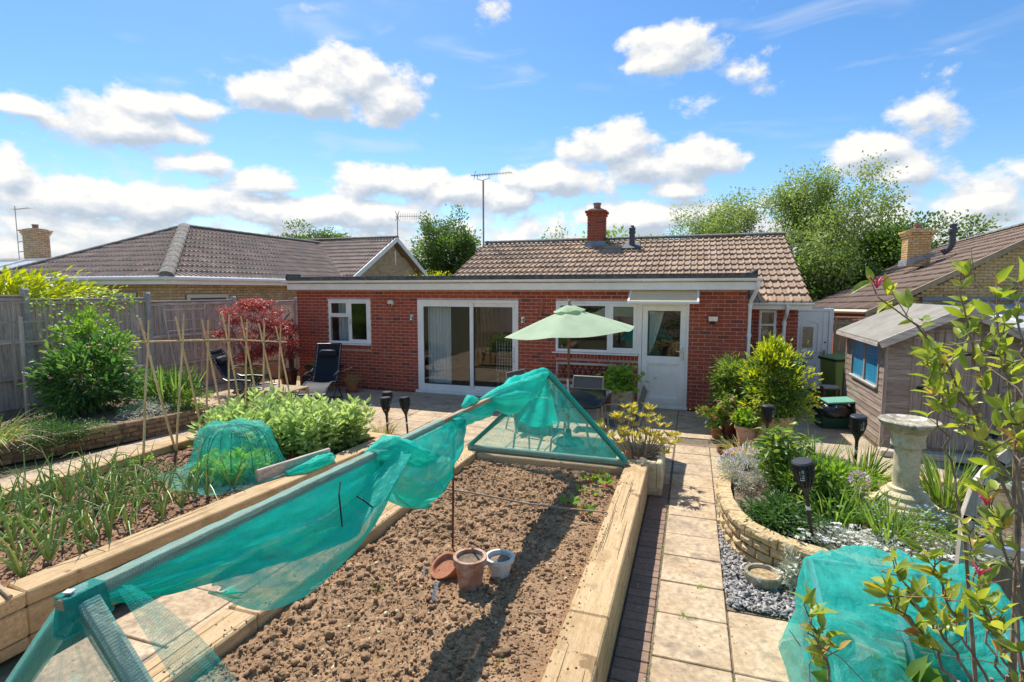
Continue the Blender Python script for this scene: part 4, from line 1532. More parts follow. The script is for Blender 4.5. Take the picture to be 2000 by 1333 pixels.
mb.span((-12.62, 10.15, 0), (-12.52, 17, 2.50))
mb.build('wall', M['mortar_pale'], nb)
brick_wall(nb, (-14.6, 10.04, 1.6), (1, 0, 0), (0, -1, 0), 2.12, .92, [(0, .95, 0.0, .7)], M['brick_buff'], 'buff_brick', n_ind=80, depth=.05, seed=13)
brick_wall(nb, (-12.50, 10.06, 1.6), (0, 1, 0), (1, 0, 0), 6, .92, [(.35, 1.7, 0.0, .66)], M['brick_buff'], 'buff_brick', n_ind=100, depth=.05, seed=14)
for (lo, hi) in (((-14.55, 9.99, 1.3), (-13.7, 10.03, 2.28)), ((-12.5, 10.45, 1.3), (-12.45, 11.75, 2.24))):
 mb = MB()
 mb.span(lo, hi, .5, .01)
 wn = mb.build('window', M['pvc_cream'], nb)
 mb = MB()
 if hi[0] - lo[0] > .2: mb.span((lo[0] + .09, lo[1] - .012, lo[2]), (hi[0] - .09, lo[1] - .004, hi[2] - .1))
 else: mb.span((hi[0] + .004, lo[1] + .09, lo[2]), (hi[0] + .012, hi[1] - .09, hi[2] - .1))
 mb.build('pane', M['flue'], wn)
mb = MB()
mb.span((EX - 2 * AP, EYN + .0, EZN - .17), (EX, EYN + .025, EZN - .03))
mb.span((EX - .025, EYN + .026, EZN - .17), (EX, 17.2, EZN - .03))
mb.span((EX - 2 * AP, EYN + .026, EZN - .165), (EX - .026, 10.05, EZN - .15))
mb.span((-12.5, 10.05, EZN - .163), (EX - .026, 17.2, EZN - .15))
mb.build('fascia', M['pvc'], nb)
for (pa, pb) in (((EX - 2 * AP, EYN - .055, EZN - .02), (EX + .06, EYN - .055, EZN - .02)), ((EX + .055, EYN - .06, EZN - .021), (EX + .055, 17.0, EZN - .021))):
 mb = MB(); mb.tube([pa, pb], .055, 10); mb.build('gutter', M['pvc'], nb, smooth=True)
t = thing('aerial', 'thin television aerial rising behind the white gable of the left neighbour', 'aerial', (-12.1, 20.4, 4.3))
mb = MB(); mb.tube([(-12.1, 20.4, 4.2), (-12.1, 20.4, 5.55)], .022, 6); mb.build('pole', M['post_concrete'], t)
mb = MB()
mb.tube([(-12.2, 20.4, 5.5), (-10.9, 20.2, 5.42)], .012, 6)
for q in np.linspace(0, 1, 14):
 mb.tube([(-12.1 + 1.2 * q, 20.38 - .18 * q, 5.36 - .07 * q), (-12.1 + 1.2 * q, 20.38 - .18 * q, 5.62 - .08 * q)], .007, 5)
mb.tube([(-12.2, 20.4, 5.3), (-12.0, 20.4, 5.72)], .012, 5); mb.tube([(-12.2, 20.4, 5.72), (-12.0, 20.4, 5.3)], .012, 5)
mb.build('antenna', M['post_concrete'], t)
fh = thing('far_house', 'further house with brick chimney and white glazed roof at the far left', 'house', (-24, 15.5, 0))
mb = MB()
mb.add([(-33, 14.0, 3.2), (-21.5, 14.0, 3.2), (-21.5, 17.5, 3.95), (-33, 17.5, 3.95), (-21.5, 21, 3.2), (-33, 21, 3.2)], [(0, 1, 2, 3), (3, 2, 4, 5)])
mb.build('roof', M['tile_grey'], fh)
mb = MB(); mb.span((-32, 14.4, 0), (-22, 20.5, 3.15)); mb.build('wall', M['brick_buff'], fh)
chimney(fh, -25.4, 14.6, 3.5, 4.80, .62, M['brick_buff'], M['mortar_old'], pot=True, capr=3, key='far_chimney', seed=8)
mb = MB()
mb.add([(-26.5, 11.6, 2.9), (-20.6, 11.6, 2.9), (-22.0, 13.2, 3.45), (-25.2, 13.2, 3.45), (-20.6, 14.2, 2.9), (-26.5, 14.2, 2.9)], [(0, 1, 2, 3), (1, 4, 2), (0, 3, 5), (3, 2, 4, 5)])
mb.span((-26.4, 11.7, 0), (-20.8, 14.1, 2.89))
co = mb.build('conservatory', M['conserv'], fh)
mb = MB()
for (a, b) in (((-26.5, 11.6, 2.91), (-25.2, 13.2, 3.47)), ((-20.6, 11.6, 2.91), (-22.0, 13.2, 3.47)), ((-25.2, 13.2, 3.47), (-22.0, 13.2, 3.47)), ((-26.5, 11.6, 2.91), (-20.6, 11.6, 2.91)), ((-23.6, 11.6, 2.91), (-23.6, 13.2, 3.47))):
 mb.beam(a, b, .08, .08)
mb.build('glazing_bar', M['pvc'], co)
t = thing('aerial_mast', 'thin aerial mast beside the brick chimney at the far left', 'aerial', (-26.2, 14.4, 3.4))
mb = MB(); mb.tube([(-26.2, 14.4, 3.4), (-26.2, 14.4, 5.75)], .016, 6); mb.build('pole', M['post_concrete'], t)
mb = MB()
mb.tube([(-26.3, 14.4, 5.6), (-25.2, 14.3, 5.62)], .009, 5)
for q in np.linspace(-26.2, -25.3, 7): mb.tube([(q, 14.25, 5.61), (q, 14.5, 5.61)], .006, 4)
mb.beam((-26.2, 14.4, 3.9), (-25.9, 14.4, 3.92), .03, .03); mb.beam((-26.2, 14.4, 4.3), (-25.9, 14.4, 4.32), .03, .03)
mb.build('antenna', M['post_concrete'], t)

# ------------------------------------------------------------------ right neighbour
rn = thing('neighbour_house', 'yellow brick house with russet brown tiled roof at right behind the shed', 'house', (6, 19, 0))
QA, QD, QC, QB = [Vector(q) for q in ((3.956, 22.48, 1.63), (4.135, 15.14, 1.85), (9.291, 17.14, 4.366), (10.427, 33.405, 4.065))]
RW = 14

def rmap(u, v):
 s, t_ = u / 12.0, v / 5.0
 lo = QD.lerp(QA, s)
 hi = QC.lerp(QB, s)
 return lo.lerp(hi, t_)

rnn = (QC - QD).cross(QA - QD).normalized()
if rnn.z < 0: rnn = -rnn
mb = MB()
mb.add([tuple(q - rnn * .04) for q in (QA, QD, QC, QB)] + [(15, 15.5, 1.85), (17, 30, 1.7)], [(0, 1, 2, 3), (2, 3, 5, 4)])
rroof = mb.build('roof', M['tile_right'], rn)
tile_roof(rroof, rmap, rnn, lambda v: 0.0, lambda v: 12.0, RW, 5.0 / RW, .30, M['tile_right'], 300, 9)
ridge_caps(rroof, tuple(QC + Vector((0, 0, .05))), tuple(QB + Vector((0, 0, .05))), M['ridge'], .13, .5)
mb = MB()
dn = (QC - QD)
mb.beam(tuple(QD - dn * .03 + Vector((0, -.03, -.02))), tuple(QC + dn * .02 + Vector((0, -.03, -.02))), .04, .13)
mb.build('barge_board', M['timber_x'], rn)
gu = (Vector((QC.x, QC.y, 0)) - Vector((QD.x, QD.y, 0))).normalized()
gn_ = Vector((gu.y, -gu.x, 0))
g0 = Vector((QD.x, QD.y, 0)) - gn_ * .25 + gu * .3
mb = MB()
sl_ = (QC.z - QD.z) / math.hypot(QC.x - QD.x, QC.y - QD.y)
pl_ = [g0, g0 + gu * 6.8, g0 + gu * 6.8 + Vector((0, 0, 1.75 + .3 * sl_ + 5.2 * sl_)), g0 + gu * 5.2 + Vector((0, 0, 1.70 + 5.5 * sl_)), g0 + Vector((0, 0, 1.72))]
mb.prism([tuple(p) for p in pl_], tuple(-gn_ * .1))
mb.build('gable_wall', M['mortar_pale'], rn)
brick_wall(rn, tuple(g0 + gn_ * .008 + Vector((0, 0, 1.5))), tuple(gu), tuple(gn_), 6.6, 3.0, [], M['brick_yellow'], 'yellow_brick', n_ind=300, depth=.05, seed=15,
   cut=lambda u, z: 1.5 + z < 1.78 + (u + .0) * sl_)
mb = MB()
mb.prism([(4.25, 15.4, 0), (4.25, 22.3, 0), (4.25, 22.3, 1.65), (4.25, 15.4, 1.8)], (-.05, 0, 0))
mb.build('side_wall', M['brick'], rn)
mb = MB()
mb.tube([tuple(QD + Vector((-.08, -.05, -.03))), tuple(QA + Vector((-.08, 0, -.03)))], .055, 8)
mb.build('gutter', M['pvc_cream'], rn, smooth=True)
cs = chimney(rn, 6.72, 20.5, 3.1, 4.25, .62, M['brick_yellow'], M['mortar_pale'], pot=True, capr=3, dd=.55, key='right_chimney', seed=9)
mb = MB()
mb.prism([(6.38, 20.16, 3.12), (7.1, 20.16, 3.40), (7.1, 20.16, 3.52), (6.38, 20.16, 3.30)], (0, .75, 0))
mb.build('flashing', M['lead'], cs)
mb = MB()
mb.tube([(7.35, 20.3, 3.5), (7.5, 20.25, 3.62), (7.55, 20.2, 3.75), (7.55, 20.2, 4.15)], .09, 10)
mb.lathe([(.12, 4.12), (.12, 4.22), (.09, 4.25), (.09, 4.32), (.11, 4.33), (.10, 4.38)], 12, (7.55, 20.2, 0))
mb.build('flue', M['flue'], rn, smooth=True)
lt = thing('lean_to_roof', 'white glazed lean-to roof against the yellow brick gable', 'conservatory', (7, 14.6, 0))
mb = MB()
A = g0 + gu * 1.15 + gn_ * .06
B = g0 + gu * 6.6 + gn_ * .06
mb.add([tuple(A + Vector((0, 0, 2.02))), tuple(B + Vector((0, 0, 2.02))), tuple(B + gn_ * 2.0 + Vector((0, 0, 1.55))), tuple(A + gn_ * 2.0 + Vector((0, 0, 1.55)))], [(0, 1, 2, 3)])
mb.build('glazing', M['conserv'], lt)
for q in np.linspace(0, 1, 8):
 p = A.lerp(B, q)
 mb = MB(); mb.beam(tuple(p + Vector((0, 0, 2.05))), tuple(p + gn_ * 2.05 + Vector((0, 0, 1.57))), .06, .06, .5, .004); mb.build('glazing_bar', M['pvc'], lt)
mb = MB(); mb.beam(tuple(A - gu * .1 + gn_ * .05 + Vector((0, 0, 2.13))), tuple(B + gn_ * .05 + Vector((0, 0, 2.13))), .10, .09, .5, .01); mb.build('top_flashing', M['leadgrey'], lt)
mb = MB(); mb.beam(tuple(A + gn_ * 2.05 + Vector((0, 0, 1.5))), tuple(B + gn_ * 2.05 + Vector((0, 0, 1.5))), .1, .14, .5, .01); mb.build('eaves_beam', M['pvc'], lt)
mb = MB()
for q in np.linspace(0.02, 1, 7):
 p = A.lerp(B, q) + gn_ * 2.0
 mb.beam(tuple(p), tuple(p + Vector((0, 0, 1.45))), .07, .07)
mb.build('post', M['pvc'], lt)
# ------------------------------------------------------------------ left fence
fence = thing('board_fence', 'tall weathered grey board fence along the left side of the garden', 'fence', (-11.36, 8, 0))
FX = -11.36
panels = [(1.7, 3.95, 2.24), (4.05, 6.22, 2.235), (6.32, 8.48, 2.16), (8.58, 10.80, 2.08), (10.90, 13.1, 2.02)]
FB = {}
for (ya, yb, zt) in panels:
 n_ = int(round((yb - ya) / .108))
 w = (yb - ya) / n_
 for i in range(n_):
  yc = ya + (i + .5) * w
  h = zt - .12
  key = (round(w, 3), round(h, 3))
  if key not in FB:
   FB[key] = []
   for q in range(7):
    mb = MB()
    mb.prism([(0, -w * .56, 0), (0, w * .50, 0), (.006, w * .50, 0), (.017, -w * .56, 0)], (0, 0, h), (q + .5) / 7)
    me = mb.mesh('board')
    me.materials.append(M['fence_z'])
    FB[key].append(me)
  o = link_mesh('board', random.choice(FB[key]), None, fence)
  o.location = Vector((FX - .02 + random.uniform(-.002, .002), yc, .12)) - wl(fence)
  o.rotation_euler = (random.uniform(-.003, .003), 0, 0)
 for (zr, hh) in ((zt - .05, .07), (zt - .78, .075), (zt - 1.45, .075)):
  mb = MB()
  mb.prism([(FX - .001, ya, zr - hh / 2), (FX + .045, ya, zr - hh / 2 + .012), (FX + .032, ya, zr + hh / 2), (FX - .001, ya, zr + hh / 2)], (0, yb - ya, 0), random.random())
  mb.build('rail', M['fence_y'], fence)
 mb = MB(); mb.span((FX - .045, ya, zt), (FX + .055, yb, zt + .028), random.random(), .004); mb.build('capping', M['fence_y'], fence)
 mb = MB(); mb.span((FX - .03, ya, -.02), (FX + .02, yb, .115), .5, .004); mb.build('gravel_board', M['post_concrete'], fence)
for (yp, zp) in ((1.65, 2.4), (4.0, 2.38), (6.27, 2.35), (8.53, 2.27), (10.85, 2.16), (13.15, 2.1)):
 mb = MB()
 mb.span((FX - .05, yp - .05, -.02), (FX + .07, yp + .05, zp), .5, .012)
 mb.prism([(FX - .05, yp - .05, zp), (FX + .07, yp - .05, zp), (FX + .04, yp - .05, zp + .035), (FX - .03, yp - .05, zp + .035)], (0, .1, 0))
 mb.build('post', M['post_concrete'], fence)

# ------------------------------------------------------------------ border retaining wall and soil behind it
bw = thing('border_wall', 'low old brown brick retaining wall along the left border', 'wall', (-8.4, 5.3, 0))
bpts = [(-9.45, 2.6), (-8.78, 4.3), (-8.40, 5.25), (-8.12, 6.2), (-7.98, 7.2)]
mb = MB()
for (a, b) in zip(bpts[:-1], bpts[1:]):
 mb.beam((a[0] - .06, a[1], .135), (b[0] - .06, b[1], .135), .10, .27)
mb.beam((-8.03, 7.17, .135), (-11.25, 7.17, .135), .10, .27)
mb.build('core', M['mortar_old'], bw)
for i, (a, b) in enumerate(zip(bpts[:-1], bpts[1:])):
 d = Vector((b[0] - a[0], b[1] - a[1], 0))
 L_ = d.length
 d.normalize()
 n = Vector((d.y, -d.x, 0))
 brick_wall(bw, Vector((a[0], a[1], 0)) - n * .015, d, n, L_, .24, [], M['brick_old'], 'old_brick', n_ind=120, depth=.06, seed=20 + i, ch=.007)
 k = int(L_ / .225)
 for j in range(k):          # coping laid flat
  c = Vector((a[0], a[1], 0)) + d * ((j + .5) * L_ / k) - n * .05
  ms = brick_mesh('old_brick', (L_ / k - .01, .11, .062), .008, M['brick_old'])
  o = link_mesh('coping_brick', random.choice(ms), None, bw)
  o.location = c + Vector((0, 0, .27)) - wl(bw)
  o.rotation_euler = (0, random.uniform(-.01, .01), math.atan2(d.y, d.x) + random.uniform(-.01, .01))

def soil_patch(name, poly, z, mat, step=.03, amp=.02, scale=5, seed=1, parent=None, kind='structure'):
 xs = [p[0] for p in poly]; ysn = [p[1] for p in poly]
 nx, ny = int((max(xs) - min(xs)) / step) + 2, int((max(ysn) - min(ysn)) / step) + 2
 gx, gy = np.meshgrid(np.linspace(min(xs), max(xs), nx), np.linspace(min(ysn), max(ysn), ny), indexing='ij')
 P = np.c_[gx.ravel(), gy.ravel()]
 h = z + amp * vnoise(P, scale, seed, 5, .6)
 V = np.c_[P, h]
 idx = np.arange(nx * ny).reshape(nx, ny)
 Fq = np.stack([idx[:-1, :-1], idx[1:, :-1], idx[1:, 1:], idx[:-1, 1:]], -1).reshape(-1, 4)
 cx, cy = P[Fq].mean(1).T
 ins = np.zeros(len(cx), bool)
 j = len(poly) - 1
 for i in range(len(poly)):
  xi, yi = poly[i]; xj, yj = poly[j]
  c = ((yi > cy) != (yj > cy)) & (cx < (xj - xi) * (cy - yi) / (yj - yi + 1e-12) + xi)
  ins ^= c
  j = i
 Fq = Fq[ins]
 us = np.unique(Fq)
 mp_ = -np.ones(len(V), int); mp_[us] = np.arange(len(us))
 o = np_mesh(name, V[us], mp_[Fq], M[mat], parent, rng.random(len(Fq)), True)
 if kind: o['kind'] = kind
 return o

soil_patch('border_soil', [(-9.5, 2.6), (-8.84, 4.3), (-8.47, 5.25), (-8.19, 6.2), (-8.06, 7.12), (-11.33, 7.12), (-11.33, 2.6)], .25, 'soil_dark', .05, .03)

# ------------------------------------------------------------------ raised beds
def sleeper(parent, p0, p1, w, h, z, ax, cracks=0):
 """big squared timber from p0 to p1 (plan), bottom z, with slight twist and worn arrises"""
 mb = MB()
 p0, p1 = Vector((*p0, z + h / 2)), Vector((*p1, z + h / 2))
 mb.beam(p0, p1, w - .004, h - .004, random.random(), .010)
 o = mb.build('sleeper', M['sleeper_' + ax], parent)
 if cracks:
  d = (p1 - p0)
  L_ = d.length
  d.normalize()
  s = d.cross(Vector((0, 0, 1)))
  cb = MB()
  for k in range(cracks):
   t0 = random.uniform(.03, .6) * L_
   ln = random.uniform(.5, 1.5)
   of = random.uniform(-.32, .32) * w
   pts = []
   nn = 14
   for q in range(nn + 1):
    tt = min(t0 + ln * q / nn, L_ - .02)
    of += random.gauss(0, .0014)
    wd = .0015 * math.sin(math.pi * (q + .3) / (nn + .6)) + .0006
    c = p0 + d * tt + s * of + Vector((0, 0, h / 2 + .0006))
    pts += [tuple(c - s * wd), tuple(c + s * wd)]
   cb.add(pts, [(2 * q, 2 * q + 1, 2 * q + 3, 2 * q + 2) for q in range(nn)])
  cb.build('drying_crack', M['crack'], o)
 return o

rb = thing('raised_bed', 'large timber sleeper raised bed of bare dug soil beside the path', 'raised bed', (-1.55, 3.4, 0))
X0, X1, Y1 = -2.69, -.42, 6.06
for z_, h_ in ((0, .195), (.197, .195)):
 sleeper(rb, (X1 - .125, .4), (X1 - .125, 3.05), .25, h_, z_, 'y', 5 if z_ else 0)
 sleeper(rb, (X1 - .125, 3.056), (X1 - .125, Y1), .25, h_, z_, 'y', 7 if z_ else 0)
 sleeper(rb, (X0 + .125, .4), (X0 + .125, 2.40), .25, h_, z_, 'y', 4 if z_ else 0)
 sleeper(rb, (X0 + .125, 2.405), (X0 + .125, Y1 - .02), .25, h_, z_, 'y', 6 if z_ else 0)
 sleeper(rb, (X0 + .255, Y1 - .125), (X1 - .255, Y1 - .125), .22, h_ - (.01 if z_ else 0), z_, 'x', 0)
 sleeper(rb, (X0 + .255, .52), (X1 - .255, .52), .24, h_, z_, 'x', 0)
mb = MB()
for q in np.arange(.9, 6.0, .33):
 for zz in (.33, .12):
  mb.lathe([(.006, 0), (.005, .004), (.001, .005)], 6, (X1 + .001, q + random.uniform(-.08, .08), zz + random.uniform(-.02, .03)), M=rotm(0, R(90), 0))
mb.build('screw_head', M['steel'], rb)

lb = thing('raised_bed', 'timber sleeper raised bed planted with onions and broad beans', 'raised bed', (-5.1, 4, 0))
for z_, h_ in ((0, .085), (.087, .20), (.289, .105)):
 t_ = z_ > .28
 sleeper(lb, (-4.18, 2.12), (-3.80, 6.20), .24, h_, z_, 'y', 5 if t_ else 0)
 sleeper(lb, (-6.35, 1.9), (-6.35, 6.35), .24, h_, z_, 'y', 5 if t_ else 0)
 sleeper(lb, (-6.22, 6.23), (-3.93, 6.11), .22, h_, z_, 'x', 2 if t_ else 0)
 sleeper(lb, (-6.22, 2.02), (-4.06, 2.00), .22, h_, z_, 'x', 3 if t_ else 0)

nx, ny = 160, 420
gx, gy = np.meshgrid(np.linspace(X0 + .20, X1 - .20, nx), np.linspace(.60, Y1 - .2, ny), indexing='ij')
P = np.c_[gx.ravel(), gy.ravel()]
roughmask = np.clip(.62 - .9 * np.clip((P[:, 0] + 1.05) / .4, -1, 1) + .5 * vnoise(P, 1.3, 3, 3), .22, 1.25)
big = vnoise(P, 2.2, 4, 4, .55)
cl = np.abs(vnoise(P, 15, 5, 4, .65))
fine_ = vnoise(P, 38, 6, 3, .6)
edge = np.minimum(np.minimum(P[:, 0] - (X0 + .25), (X1 - .25) - P[:, 0]), (Y1 - .24) - P[:, 1])
h = .315 + .024 * big + roughmask * (.046 * (.28 - cl) + .012 * fine_) - .03 * np.exp(-np.clip(edge, 0, 1) / .07)
V = np.c_[P, h]
idx = np.arange(nx * ny).reshape(nx, ny)
Fq = np.stack([idx[:-1, :-1], idx[1:, :-1], idx[1:, 1:], idx[:-1, 1:]], -1).reshape(-1, 4)
o = np_mesh('bed_soil', V, Fq, M['soil'], None, np.clip(.5 + .35 * vnoise(P[Fq[:, 0]], 4, 8, 3), 0, 1), True)
tag(o, 'dug brown soil filling the large raised bed', 'soil', None, 'stuff')
SOILZ = (P, h)

ICO = None

def ico_base():
 t = (1 + 5 ** .5) / 2
 v = np.array([(-1, t, 0), (1, t, 0), (-1, -t, 0), (1, -t, 0), (0, -1, t), (0, 1, t), (0, -1, -t), (0, 1, -t), (t, 0, -1), (t, 0, 1), (-t, 0, -1), (-t, 0, 1)], float)
 f = np.array([(0, 11, 5), (0, 5, 1), (0, 1, 7), (0, 7, 10), (0, 10, 11), (1, 5, 9), (5, 11, 4), (11, 10, 2), (10, 7, 6), (7, 1, 8), (3, 9, 4), (3, 4, 2), (3, 2, 6), (3, 6, 8), (3, 8, 9), (4, 9, 5), (2, 4, 11), (6, 2, 10), (8, 6, 7), (9, 8, 1)])
 return unit(v), f

def ico_sub(v, f):
 v = list(map(tuple, v)); cache = {}; nf = []

 def mid(a, b):
  k = (min(a, b), max(a, b))
  if k not in cache:
   m_ = (np.array(v[a]) + np.array(v[b])) / 2
   v.append(tuple(m_ / np.linalg.norm(m_))); cache[k] = len(v) - 1
  return cache[k]
 for a, b, c in f:
  x_, y_, z_ = mid(a, b), mid(b, c), mid(c, a)
  nf += [(a, x_, z_), (b, y_, x_), (c, z_, y_), (x_, y_, z_)]
 return np.array(v), np.array(nf)

I0 = ico_base()
I1 = ico_sub(*I0)
I2 = ico_sub(*I1)

def pebbles(centers, sizes, base, squash=(1, 1, .75), rough=.35, seed=1):
 v, f = base
 n_ = len(centers)
 jit = 1 + rough * rng.uniform(-1, 1, (n_, len(v), 1))
 sq = np.array(squash) * rng.uniform(.75, 1.25, (n_, 1, 3))
 Vv = v[None] * jit * sq * sizes[:, None, None]
 a = rng.uniform(0, 2 * np.pi, n_)
 ca, sa = np.cos(a)[:, None], np.sin(a)[:, None]
 x_, y_ = Vv[..., 0] * ca - Vv[..., 1] * sa, Vv[..., 0] * sa + Vv[..., 1] * ca
 Vv = np.stack([x_, y_, Vv[..., 2]], -1) + centers[:, None]
 Ff = f[None] + (np.arange(n_) * len(v))[:, None, None]
 return Vv.reshape(-1, 3), Ff.reshape(-1, 3)

def soil_z(xy):
 ix = np.clip(((xy[:, 0] - (X0 + .20)) / (X1 - X0 - .40) * (nx - 1)).round().astype(int), 0, nx - 1)
 iy = np.clip(((xy[:, 1] - .60) / (Y1 - .8) * (ny - 1)).round().astype(int), 0, ny - 1)
 return h.reshape(nx, ny)[ix, iy]

def clods(name, label, n_, smin, smax, base, keep, mat='soil', cat='soil', smooth=True, sink=.3, rr=(.2, .8)):
 xy = np.c_[rng.uniform(X0 + .29, X1 - .29, n_ * 3), rng.uniform(.65, Y1 - .26, n_ * 3)]
 m_ = keep(xy)
 xy = xy[m_][:n_]
 s = smin * (smax / smin) ** (rng.random(len(xy)) ** 2.2)
 c = np.c_[xy, soil_z(xy) + s * sink]
 Vv, Ff = pebbles(c, s, base, rough=.42)
 r_ = np.repeat(rng.uniform(rr[0], rr[1], len(xy)), len(base[1]))
 o = np_mesh(name, Vv, Ff, M[mat], None, r_, smooth)
 return tag(o, label, cat, None, 'stuff')

def rough_keep(xy):
 return rng.random(len(xy)) < np.clip(.75 - .8 * np.clip((xy[:, 0] + 1.0) / .35, -1, 1) + .9 * vnoise(xy, 1.6, 9, 3), .10, 1)

clods('soil_clods', 'crumbly soil clods scattered over the dug bed', 3000, .007, .029, I1, rough_keep, smooth=False)
clods('soil_crumbs', 'small soil crumbs and grit over the dug bed', 20000, .0035, .012, I0, lambda xy: rng.random(len(xy)) < .75, rr=(.1, 1.0))
clods('small_stones', 'pale small stones lying on the dug bed', 420, .005, .013, I1, lambda xy: rng.random(len(xy)) < .9, mat='glaze_white' if False else 'birdstone', cat='stones')
o = soil_patch('onion_soil', [(-6.28, 2.05), (-4.1, 2.05), (-3.78, 6.15), (-6.28, 6.2)], .29, 'soil_red', .022, .030, 9, 3)
tag(o, 'reddish soil in the onion bed', 'soil', None, 'stuff')
xy = np.c_[rng.uniform(-6.2, -4.2, 5200), rng.uniform(2.15, 6.1, 5200)]
s = .006 * 4 ** (rng.random(len(xy)) ** 2)
Vv, Ff = pebbles(np.c_[xy, .295 + .028 * vnoise(xy, 9, 3, 5, .6)], s, I0, rough=.3)
o = np_mesh('onion_soil_crumbs', Vv, Ff, M['soil_red'], None, np.repeat(rng.random(len(xy)), 20), True)
tag(o, 'crumbs and clods of reddish soil around the onions', 'soil', None, 'stuff')

# ------------------------------------------------------------------ netting frame over the right bed
nf = thing('net_tunnel', 'wooden A-frame with ridge pole draped in turquoise garden netting over the bare bed', 'netting frame', (-1.6, 3.4, .39))
PX = -1.60

def pz(y): return 1.50 - (y - .93) * .10 / 5.0

mb = MB()
mb.beam((PX, .90, pz(.9)), (PX, 3.30, pz(3.3)), .036, .032, .3, .003)
mb.build('ridge_pole', M['timber_y'], nf)
mb = MB()
mb.beam((PX, 3.302, pz(3.3)), (PX, 5.95, pz(5.95)), .036, .032, .7, .003)
mb.build('ridge_pole', M['timber_y'], nf)
for (yq, nmz) in ((.955, 1.47), (5.93, 1.375)):
 for sx in (-1, 1):
  mb = MB()
  mb.beam((PX + sx * .03, yq, nmz), (PX + (.95 if sx > 0 else -.98) * 1.0, yq, .405), .036, .042, .5, .004, up=(0, 1, 0))
  mb.build('leg', M['timber_z'], nf)
mb = MB()
mb.beam((-2.58, 5.93, .418), (-.62, 5.93, .418), .05, .045, .5, .003)
mb.build('base_rail', M['timber_x'], nf)

def sheet(name, fn, nu, nv, mat, parent, uvs=(1, 1), smooth=True):
 u, v = np.meshgrid(np.linspace(0, 1, nu), np.linspace(0, 1, nv), indexing='ij')
 V = fn(u.ravel(), v.ravel())
 idx = np.arange(nu * nv).reshape(nu, nv)
 Fq = np.stack([idx[:-1, :-1], idx[1:, :-1], idx[1:, 1:], idx[:-1, 1:]], -1).reshape(-1, 4)
 return np_mesh(name, V, Fq, M[mat], parent, None, smooth, uv=np.c_[u.ravel() * uvs[0], v.ravel() * uvs[1]])

def sleeve(y0, y1, w=.044, hh=.040, loose=.003, seed=1):
 def fn(u, v):
  th = v * 2 * np.pi
  c, s = np.cos(th), np.sin(th)
  k = 1 / np.maximum(np.abs(c), np.abs(s))
  k = np.minimum(k, 1.34)
  y_ = y0 + (y1 - y0) * u
  nz = loose * vnoise(np.c_[u * 20, v * 6], 1, seed)
  return np.c_[PX + (w / 2 + nz) * c * k, y_, pz(y_) + (hh / 2 + nz) * s * k]
 return fn

sheet('net_sleeve', sleeve(.92, 2.42), 90, 33, 'net_wrap', nf, (1.5, .25))
sheet('net_sleeve', sleeve(2.62, 3.22, seed=3), 40, 33, 'net_wrap', nf, (.6, .25))

def swag(y0, y1, drop, bulge, seed, peak=.5, ramp_=1.0, tw=0.0, off=0.02, tab=None):
 def fn(u, v):
  y_ = y0 + (y1 - y0) * u
  prof = np.sin(np.pi * np.clip(u, 0, 1) ** (math.log(.5) / math.log(peak))) ** ramp_
  if tab is not None: prof = np.interp(u, [0, .11, .3, .52, .75, .92, 1], tab)
  d = drop * prof + .03
  s_ = 1 - np.abs(2 * v - 1)             # 0 at the edges, 1 at the bottom fold
  side = np.where(v < .5, 1.0, -1.0)
  wr = vnoise(np.c_[u * 2.2 + s_ * 1.6, s_ * 3.2 - u * 2.4], 2.0, seed, 3, .5)
  wr2 = vnoise(np.c_[u * 3 + s_ * 5, s_ * 9 + u * 5], 1.6, seed + 5, 3, .5)
  rip = np.sin(2 * np.pi * (s_ * 2.6 - u * 1.9) + 3 * wr) * s_ * prof
  x_ = PX + .022 * rip + side * (off + bulge * np.sin(np.pi * s_) * prof) + .045 * wr * s_ ** .6 + .018 * wr2 * s_ + tw * s_ * prof
  z_ = pz(y_) - .016 - d * s_ ** .92 + .028 * wr2 * s_ * (1 - s_)
  y2 = y_ + .03 * wr * s_ + .05 * s_ * (.5 - u)
  return np.c_[x_, y2, z_]
 return fn

sheet('net', swag(1.00, 2.47, .29, .035, 2, .60, .80, .012, .024, (.06, .26, .50, .84, 1.0, .66, .2)), 150, 70, 'net', nf, (1.6, .9))
sheet('net', swag(2.40, 3.52, .40, .085, 7, .42, .75, .07, .034), 130, 70, 'net', nf, (1.2, 1.1))
def fold(u, v):
 y_ = 1.32 + 1.17 * u
 prof = .30 * np.sin(np.pi * np.clip(u * .92 + .04, 0, 1)) ** 1.1
 zc = pz(y_) - .10 - prof * .62 + .11 * u ** 3 - .05 * (1 - u)
 wv = (v - .5)
 wr = vnoise(np.c_[u * 3, v * 4], 1.4, 21, 3)
 return np.c_[PX + .075 + .05 * np.cos(wv * 5 + u) + .03 * wr + .04 * u, y_ + .03 * wr, zc + wv * (.25 * np.sin(np.pi * u ** .8) + .03) + .02 * wr]

sheet('net_fold', fold, 110, 40, 'net', nf, (1.4, .5))

